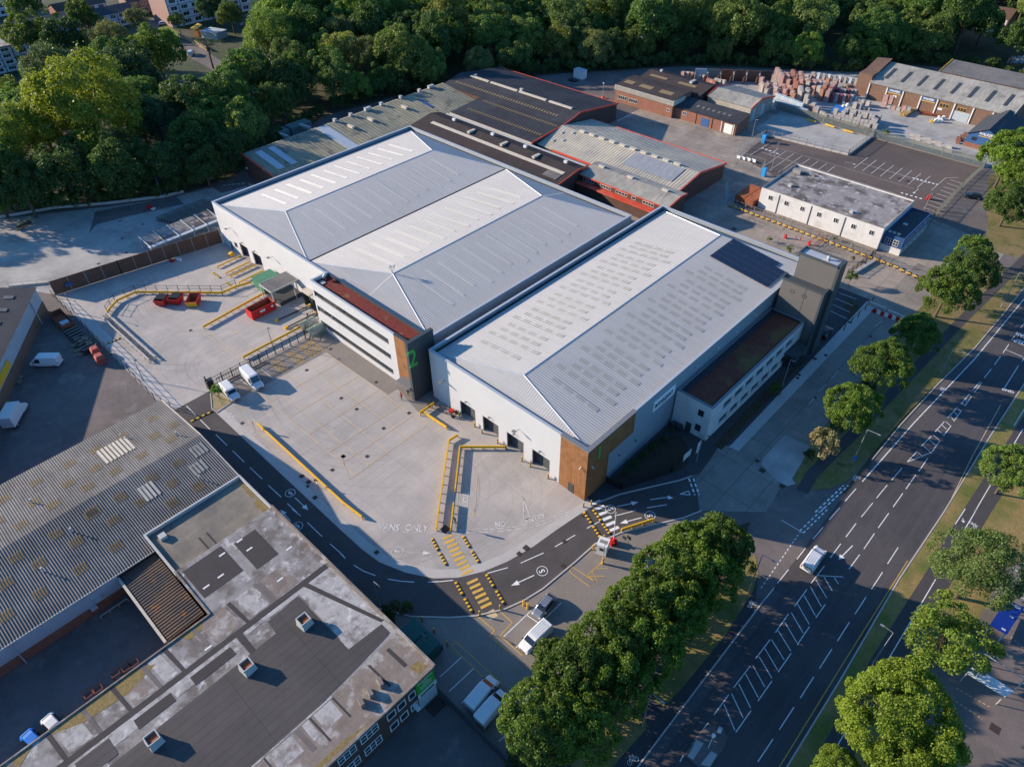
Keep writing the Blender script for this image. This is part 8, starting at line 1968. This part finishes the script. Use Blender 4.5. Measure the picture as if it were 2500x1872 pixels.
ROWS = [ # (start px, end px on sheet 3, count, kinds, heights, row name)
    ((612, 500), (645, 545), 5, ['pink', 'grey'], (4, 4), 'the tall rear block nearest the bays'), ((660, 505), (690, 560), 5, ['pink'], (4, 3), 'the second tall rear column'), ((712, 515), (735, 590), 7, ['red', 'orange'], (4, 3), 'the red column of the rear block'),
    ((760, 525), (770, 585), 6, ['pink', 'pink', 'orange'], (4, 3), 'the column right of the red one'), ((800, 535), (810, 590), 6, ['orange', 'pale'], (4, 3), 'the buff and orange column'), ((845, 545), (850, 600), 6, ['pink'], (4, 3), 'the middle pink column'), ((890, 560), (880, 620), 6, ['pink', 'pale'], (4, 3), 'the column behind the orange end stack'),
    ((935, 570), (895, 640), 7, ['orange', 'orange', 'pale'], (4, 3), 'the orange end column'), ((990, 575), (935, 650), 8, ['pink', 'pink', 'wine'], (4, 3), 'the long pink column at the right'), ((1040, 590), (1010, 600), 3, ['red', 'pale'], (2, 2), 'the low group behind the wine-red row'),
    ((520, 545), (520, 590), 4, ['pink', 'pale'], (3, 2), 'the left front column'), ((555, 550), (550, 600), 4, ['pink', 'grey'], (3, 2), 'the second left front column'), ((600, 570), (610, 620), 5, ['pink', 'pale'], (3, 2), 'the third left front column'), ((655, 590), (670, 635), 4, ['pink', 'red'], (3, 2), 'the fourth left front column'), ((700, 600), (720, 650), 4, ['pink', 'orange'], (3, 2), 'the fifth left front column'),
    ((760, 620), (760, 650), 4, ['pale'], (4, 3), 'the tall buff stack in front'), ((805, 615), (800, 690), 6, ['pale'], (4, 3), 'the buff column beside the wrapped blocks'), ((970, 650), (1090, 660), 6, ['wine', 'grey'], (3, 3), 'the front of the wine-red row'), ((1000, 620), (1110, 625), 6, ['wine', 'pink', 'grey'], (3, 3), 'the back of the wine-red row'),
    ((615, 650), (770, 712), 13, ['blue'], (3, 3), 'the upper row of wrapped blocks along the palisade fence'), ((620, 672), (800, 735), 12, ['blue'], (2, 2), 'the lower row of wrapped blocks along the palisade fence'), ((835, 700), (870, 735), 4, ['pink', 'grey'], (3, 2), 'the small group by the blue tarpaulin'), ((885, 730), (925, 765), 4, ['grey', 'pale'], (2, 2), 'the grey group below the blue tarpaulin'),
    ((940, 765), (1200, 830), 12, ['grey'], (2, 2), 'the front row of pale grey blocks'), ((990, 750), (1240, 815), 11, ['grey'], (3, 2), 'the middle row of pale grey blocks'), ((1060, 745), (1260, 790), 9, ['grey'], (3, 3), 'the back row of pale grey blocks'), ((1225, 790), (1240, 850), 4, ['grey'], (3, 3), 'the tall end of the grey rows'),
    ((1120, 690), (1205, 700), 4, ['pale', 'grey'], (2, 1), 'the grey group beside the white bags'), ((1135, 665), (1200, 680), 3, ['pale', 'grey'], (2, 2), 'the rear of the group beside the white bags'), ((1310, 680), (1460, 720), 6, ['pink', 'grey'], (2, 1), 'the row against the merchant shed front'), ((1315, 655), (1350, 662), 2, ['pink'], (3, 3), 'the tall pair under the first blue sign'),
    ((20, 490), (75, 495), 3, ['pink', 'pale'], (2, 2), 'the far left group before the bays'), ((100, 500), (150, 510), 3, ['pale', 'blue'], (2, 2), 'the second group before the bays'), ((180, 535), (215, 550), 3, ['red', 'pink'], (2, 2), 'the third group before the bays'), ((230, 535), (275, 545), 3, ['pale'], (3, 2), 'the fourth group before the bays')]
cnt = 0
for (a, b, n, kinds, hs, rname) in ROWS:
    for k in range(n):
        f = k / max(1, n - 1)
        c = P2(3, a[0] + (b[0] - a[0]) * f, a[1] + (b[1] - a[1]) * f + 6)
        kd = kinds[k % len(kinds)]; nn = rg.randint(min(hs), max(hs))
        put(kd, nn, c[0] + rg.uniform(-.1, .1), c[1] + rg.uniform(-.1, .1), '%s stack, %s in %s' % (CD[kd], NW[k], rname)); cnt += 1
# dark shelves of blocks at the wood edge
for k in range(9):
    c = P2(3, 850 + k * 34, 500 + k * 5); put('blue' if k % 2 else 'grey', 2, c[0], c[1], '%s stack, %s in the shaded row at the foot of the woodland' % (CD['blue' if k % 2 else 'grey'], NW[k]))
# storage bays
T = thing('material_bays', 'row of storage bay walls, pale blue, orange and brown, at the wood edge', 'storage bay', (-125, 247, 0))
mm = [m_upvc, m_palis, m_rustp, m_timberf, m_timberf, m_brickd]
for k in range(6):
    p, q = P2(3, 92 + k * 83, 512 + k * 3), P2(3, 165 + k * 83, 515 + k * 3); mb = MB(); mb.beam((*p, 0), (*q, 0), .3, 3.9); mb.build('bay_wall', mm[k], T)
    mb = MB(); mb.beam((p[0] - .3, p[1], 0), (p[0] + .4, p[1] - 3.5, 0), .25, 2.2); mb.build('divider', m_brickb, T)
# bags, timber, tarpaulin, slabs
c0 = P2(3, 1050, 690)
for k in range(8):
    c = P2(3, 1048 + (k % 4) * 26, 690 - (k % 4) * 10 - (k // 4) * 22); mb = MB(); mb.obox(*c, 0, .9, .9, .75, rg.uniform(0, 1), 0, .12); mb.obox(*c, .75, .5, .5, .2, .4, 0, .5); tag(mb.build('bulk_bag', m_frame), 'white bulk bag, %s of the eight beside the wine-red brick row' % NW[k], 'bulk bag', 'white bulk bags')
for k in range(4):
    c = P2(3, 1640 + k * 16, 785 - (k % 2) * 18); mb = MB(); mb.obox(*c, 0, 1.0, 1.0, 1.0, rg.uniform(0, 1), 0, .1); mb.obox(*c, 1.0, .5, .5, .25, .4, 0, .5); tag(mb.build('bulk_bag', m_frame), 'white bulk bag, %s of the four beside the yellow bag' % NW[k], 'bulk bag', 'white bulk bags')
c = P2(3, 1613, 785); mb = MB(); mb.obox(*c, 0, .9, .9, .7, .3, 0, .2); mb.obox(*c, .7, .5, .5, .2, .3, 0, .5); tag(mb.build('bulk_bag', m_yellow), 'yellow bag in front of the merchant shed', 'bulk bag')
c = P2(3, 1020, 722); mb = MB(); mb.face([(c[0] - 2.2, c[1] - 1.2, .4), (c[0] + 2.2, c[1] - 1.4, .4), (c[0] + 2.0, c[1] + 1.2, 1.4), (c[0] - 2.0, c[1] + 1.2, 1.8)]); mb.box(c[0] - 1.9, c[1] - 1.0, 0, c[0] + 1.9, c[1] + 1.1, .4); tag(mb.build('tarpaulin', mat('blue_tarpaulin', (.015, .12, .42), .5, noise=[(1, .2)])), 'bright blue tarpaulin over a low pile in the merchant yard', 'tarpaulin')
def planks(label, t, a, b, w_, n, m, h=.9):
    p, q = P2(t, *a), P2(t, *b); T = thing('timber_pile', label, 'timber pile', ((p[0] + q[0]) / 2, (p[1] + q[1]) / 2, 0)); d = Vector((q[0] - p[0], q[1] - p[1])).normalized(); n2 = Vector((-d.y, d.x)); mb = MB()
    for k in range(n):
        for z in range(3):
            o = n2 * (k - n / 2) * w_ / n; e = rg.uniform(-.3, .3); mb.beam((p[0] + o.x + d.x * e, p[1] + o.y + d.y * e, z * h / 3), (q[0] + o.x + d.x * e, q[1] + o.y + d.y * e, z * h / 3), w_ / n * .85, h / 3 - .06)
    mb.build('planks', m, T)
planks('pile of yellow-brown timber in front of the merchant shed', 3, (1425, 745), (1500, 700), 2.4, 7, mat('sawn_timber', (.38, .26, .11), .8, noise=[(3, .2)]))
planks('rusty orange steel pile in front of the merchant shed', 3, (1545, 730), (1690, 750), 2.2, 7, m_rustp, .7)
planks('small orange timber pile near the shaded block row', 3, (1062, 560), (1100, 555), 1.6, 5, m_pal)
for k in range(16):
    c = P2(3, 1492 + (k % 8) * 34, 872 + (k % 8) * 11 + (k // 8) * 26); mb = MB(); 
    for z in range(2 + k % 2): mb.obox(*c, z * .3, 1.5, .9, .2, rg.uniform(-.1, .1))
    tag(mb.build('slab_stack', m_conc2), 'low stack of pale slabs, %s in the %s row by the palisade fence' % (NW[k % 8], ('rear', 'front')[k // 8]), 'slab stack', 'low slab stacks')
for k in range(5):
    c = P2(3, 1782 + (k % 3) * 22, 905 - (k % 3) * 14 + (k // 3) * 16); mb = MB(); mb.obox(*c, 0, 1.1, 1.0, 1.2, .1); tag(mb.build('brick_pack', m_brick), 'dark red brick pack, %s of the five beside the blue gabled shop' % NW[k], 'brick stack', 'dark red packs by the shop')
# more stock behind the shed in the far right yard
for k in range(6):
    c = P2(3, 2115 + k * 18, 405 - (k % 2) * 14); mb = MB(); mb.obox(*c, 0, 1.6, 1.4, 1.6, .2, 0, .1); tag(mb.build('wrapped_bale', m_upvc), 'pale blue wrapped bale, %s of the six in the far right yard' % NW[k], 'bale', 'pale blue bales')
# wall-mounted rails on the palisade
for k, (a, b) in enumerate((((815, 775), (870, 793)), ((930, 806), (988, 825)), ((1045, 842), (1108, 860)))):
    p, q = P2(3, *a), P2(3, *b); mb = MB(); mb.beam((*p, .3), (*q, .3), .3, .35); tag(mb.build('bump_stop', m_yellow), 'yellow bump stop on the raised slab, %s along the palisade fence' % NW[k], 'bump stop', 'yellow bump stops')
# sunken yard by the flat roofed factory
T = thing('yellow_rail', 'yellowish pipe rail at the foot of the clad wall in the sunken yard', 'rail', (-78, 0, 0)); mb = MB(); p, q = P2(7, 655, 705), P2(7, 825, 590); mb.beam((*p, .6), (*q, .6), .1, .12)
for k in range(4): f = k / 3; x, y = p[0] + (q[0] - p[0]) * f, p[1] + (q[1] - p[1]) * f; mb.box(x - .05, y - .05, 0, x + .05, y + .05, .6)
mb.build('rail', m_creamr, T)
for k, (x, y) in enumerate(((750, 1065), (820, 1030), (870, 1000), (640, 1165), (580, 1200))):
    c = P2(7, x, y); T = thing('steel_cage', 'rusty red steel cage, %s along the factory wall in the sunken yard' % NW[k], 'cage', (*c, 0), 'rusty cages'); mb = MB()
    for z in (.05, .8): 
        for a, b in (((-.6, -.5), (.6, -.5)), ((.6, -.5), (.6, .5)), ((.6, .5), (-.6, .5)), ((-.6, .5), (-.6, -.5))): mb.beam((c[0] + a[0], c[1] + a[1], z), (c[0] + b[0], c[1] + b[1], z), .07, .07)
    for a in ((-.6, -.5), (.6, -.5), (.6, .5), (-.6, .5)): mb.box(c[0] + a[0] - .03, c[1] + a[1] - .03, 0, c[0] + a[0] + .03, c[1] + a[1] + .03, .85)
    mb.build('frame', m_rustp, T)
# playground bits in the housing area
c = P2(1, 1275, 230); T = thing('play_equipment', 'orange play tower in the housing area', 'play equipment', (*c, 0)); mb = MB(); mb.obox(*c, 0, 2.5, 2.5, 2.6, .4, 0, .2); mb.build('tower', mat('orange_plastic', (.50, .20, .04), .6), T); mb = MB(); mb.face([(c[0] - 2, c[1] - 2, 3.0), (c[0] + 2, c[1] - 2, 3.0), (c[0] + 2, c[1] + 2, 4.2), (c[0] - 2, c[1] + 2, 4.2)]); mb.build('canopy', m_yellow, T)
fence('garden_wall', 'timber garden fence along the lane in the housing area', tp(1, (1150, 240), (1250, 285), (1330, 330)), 1.8, m_pal, m_pal, 3, solid=True)
c = P2(1, 1380, 240); mb = MB(); mb.obox(*c, 0, 9, 6, 2.6, .3); mb.obox(*c, 2.6, 9.4, 6.4, .2, .3); tag(mb.build('community_hut', m_upvc), 'low pale blue hut behind the bare-branched tree', 'hut')
T = thing('rubble_heap', 'heap of pale rubble on the clearing', 'rubble heap', (*P2(1, 1250, 730), 0)); mb = MB(); c = P2(1, 1250, 730)
for k in range(60): mb.obox(c[0] + rg.gauss(0, 4.0), c[1] + rg.gauss(0, 3.2), 0, rg.uniform(.5, 2.2), rg.uniform(.4, 1.2), rg.uniform(.2, .8), rg.uniform(0, 3), 0, .2)
mb.build('rubble', m_paleconc, T)
# gull in flight
gp_ = P(2, 1935, 240, 34.0); T = thing('gull', 'white gull flying in front of the woodland', 'bird'); T.location = gp_; T.rotation_euler = (.15, .5, .9)
mb = MB(); prof = [(-.32, .012), (-.2, .05), (-.05, .085), (.12, .08), (.22, .05), (.3, .055), (.36, .03), (.44, .008)]
for (a, ra), (b, rb) in zip(prof[:-1], prof[1:]): mb.tube((a, 0, 0), (b, 0, 0), ra, 8, r2=rb, cap=False)
for s_ in (-1, 1):
    w3 = [(0, .12, -.08, .0), (.3, .14, -.06, .10), (.55, .06, -.10, .12), (.8, -.10, -.14, .06)]
    for (y0, f0, r0, z0), (y1, f1, r1, z1) in zip(w3[:-1], w3[1:]):
        q = [(f0, s_ * y0, z0), (r0, s_ * y0, z0), (r1, s_ * y1, z1), (f1, s_ * y1, z1)]; mb.face(q); mb.face([(p[0], p[1], p[2] - .012) for p in q][::-1])
mb.face([(-.3, 0, .01), (-.5, .1, 0), (-.5, -.1, 0)]); mb.build('body', m_frame, T)
# ================================================================ PEOPLE
m_skin = mat('skin', (.42, .26, .18), .6); m_hair = mat('dark_hair', (.03, .02, .015), .8)
m_trous = mat('dark_trousers', (.02, .025, .04), .9); m_vest = mat('orange_red_vest', (.60, .10, .04), .7); m_navy = mat('navy_jacket', (.02, .03, .07), .8); m_shoe = mat('black_shoes', (.012, .012, .012), .6)
def person(label, x, y, ang, top, stride=.18, armswing=.15, bend=.0):
    T = thing('person', label, 'person'); T.location = (x, y, .05); T.rotation_euler = (0, 0, ang)
    J = {'pel': (0, 0, .94), 'wst': (.01, 0, 1.1), 'chest': (.02, 0, 1.32), 'neck': (.02, 0, 1.48), 'hb': (.03, 0, 1.55), 'hc': (.04, 0, 1.64), 'ht': (.03, 0, 1.75)}
    E_ = [('pel', 'wst'), ('wst', 'chest'), ('chest', 'neck'), ('neck', 'hb'), ('hb', 'hc'), ('hc', 'ht')]
    Rr = {'pel': .15, 'wst': .135, 'chest': .16, 'neck': .06, 'hb': .07, 'hc': .1, 'ht': .06}
    for s_, nm in ((1, 'l'), (-1, 'r')):
        sg = stride * s_; ag = -armswing * s_
        J.update({nm + 'hip': (0, s_ * .1, .88), nm + 'kn': (sg * .5 + .03, s_ * .11, .48), nm + 'an': (sg, s_ * .11, .08), nm + 'toe': (sg + .17, s_ * .12, .035), nm + 'sh': (.01, s_ * .19, 1.41), nm + 'el': (ag * .5, s_ * .25, 1.14), nm + 'wr': (ag + .08 + bend, s_ * .24, .9 + bend * .8), nm + 'ha': (ag + .12 + bend * 1.3, s_ * .235, .83 + bend)})
        E_ += [('pel', nm + 'hip'), (nm + 'hip', nm + 'kn'), (nm + 'kn', nm + 'an'), (nm + 'an', nm + 'toe'), ('chest', nm + 'sh'), (nm + 'sh', nm + 'el'), (nm + 'el', nm + 'wr'), (nm + 'wr', nm + 'ha')]
        Rr.update({nm + 'hip': .1, nm + 'kn': .065, nm + 'an': .045, nm + 'toe': .035, nm + 'sh': .07, nm + 'el': .045, nm + 'wr': .03, nm + 'ha': .035})
        for q in range(4):
            f = nm + 'f%d' % q; J[f] = (J[nm + 'ha'][0] + .04 + .01 * q, J[nm + 'ha'][1] + (q - 1.5) * .02, J[nm + 'ha'][2] - .07); E_.append((nm + 'ha', f)); Rr[f] = .009
        f = nm + 'th'; J[f] = (J[nm + 'ha'][0] + .06, J[nm + 'ha'][1] - s_ * .03, J[nm + 'ha'][2] - .01); E_.append((nm + 'ha', f)); Rr[f] = .011
    nm_ = list(J); me = bpy.data.meshes.new('body'); me.from_pydata([J[k] for k in nm_], [(nm_.index(a), nm_.index(b)) for a, b in E_], [])
    o = bpy.data.objects.new('body_src', me); COL.objects.link(o)
    md = o.modifiers.new('skin', 'SKIN'); 
    for i, k in enumerate(nm_): me.skin_vertices[0].data[i].radius = (Rr[k], Rr[k] * (1.15 if k in ('pel', 'wst', 'chest') else 1)); 
    me.skin_vertices[0].data[0].use_root = True
    sb = o.modifiers.new('sub', 'SUBSURF'); sb.levels = 1; sb.render_levels = 1
    dg = bpy.context.evaluated_depsgraph_get(); nm2 = bpy.data.meshes.new_from_object(o.evaluated_get(dg)); bpy.data.objects.remove(o)
    for m_ in (m_skin, top, m_trous, m_shoe): nm2.materials.append(m_)
    for p in nm2.polygons:
        c = p.center
        p.material_index = 3 if c.z < .1 else 2 if (c.z < .95 and abs(c.y) < .19) else 0 if (c.z > 1.5 or (abs(c.y) > .2 and c.z < .93)) else 1
        p.use_smooth = True
    nm2.name = 'body'; b = bpy.data.objects.new('body', nm2); COL.objects.link(b); b.parent = T
    mb = MB()
    for k in range(6):
        a0, a1 = math.pi * .5 * k / 6, math.pi * .5 * (k + 1) / 6
        mb.tube((.02, 0, 1.66 + .125 * math.sin(a0)), (.02, 0, 1.66 + .125 * math.sin(a1)), .112 * math.cos(a0), 10, r2=max(.004, .112 * math.cos(a1)), cap=False)
    mb.build('hair', m_hair, T)
    mb = MB(); mb.box(.125, -.012, 1.615, .155, .012, 1.65); mb.build('nose', m_skin, T)
    return T
c = P2(5, 396, 934); person('person in an orange-red vest walking in front of the timber clad entrance', c[0], c[1], -1.2, m_vest)
c = P2(5, 440, 905); person('dark-clothed person standing by the entrance door under the canopy', c[0], c[1], -.4, m_navy, .05, .05, .12)
c = P2(5, 458, 895); person('person in a pale orange top at the entrance under the canopy', c[0], c[1], 2.6, mat('peach_top', (.55, .30, .18), .8), .05, .05, .12)
c = P2(8, 657, 915); person('dark-clothed person beside the green storage sheds', c[0], c[1], .6, m_navy, .1)
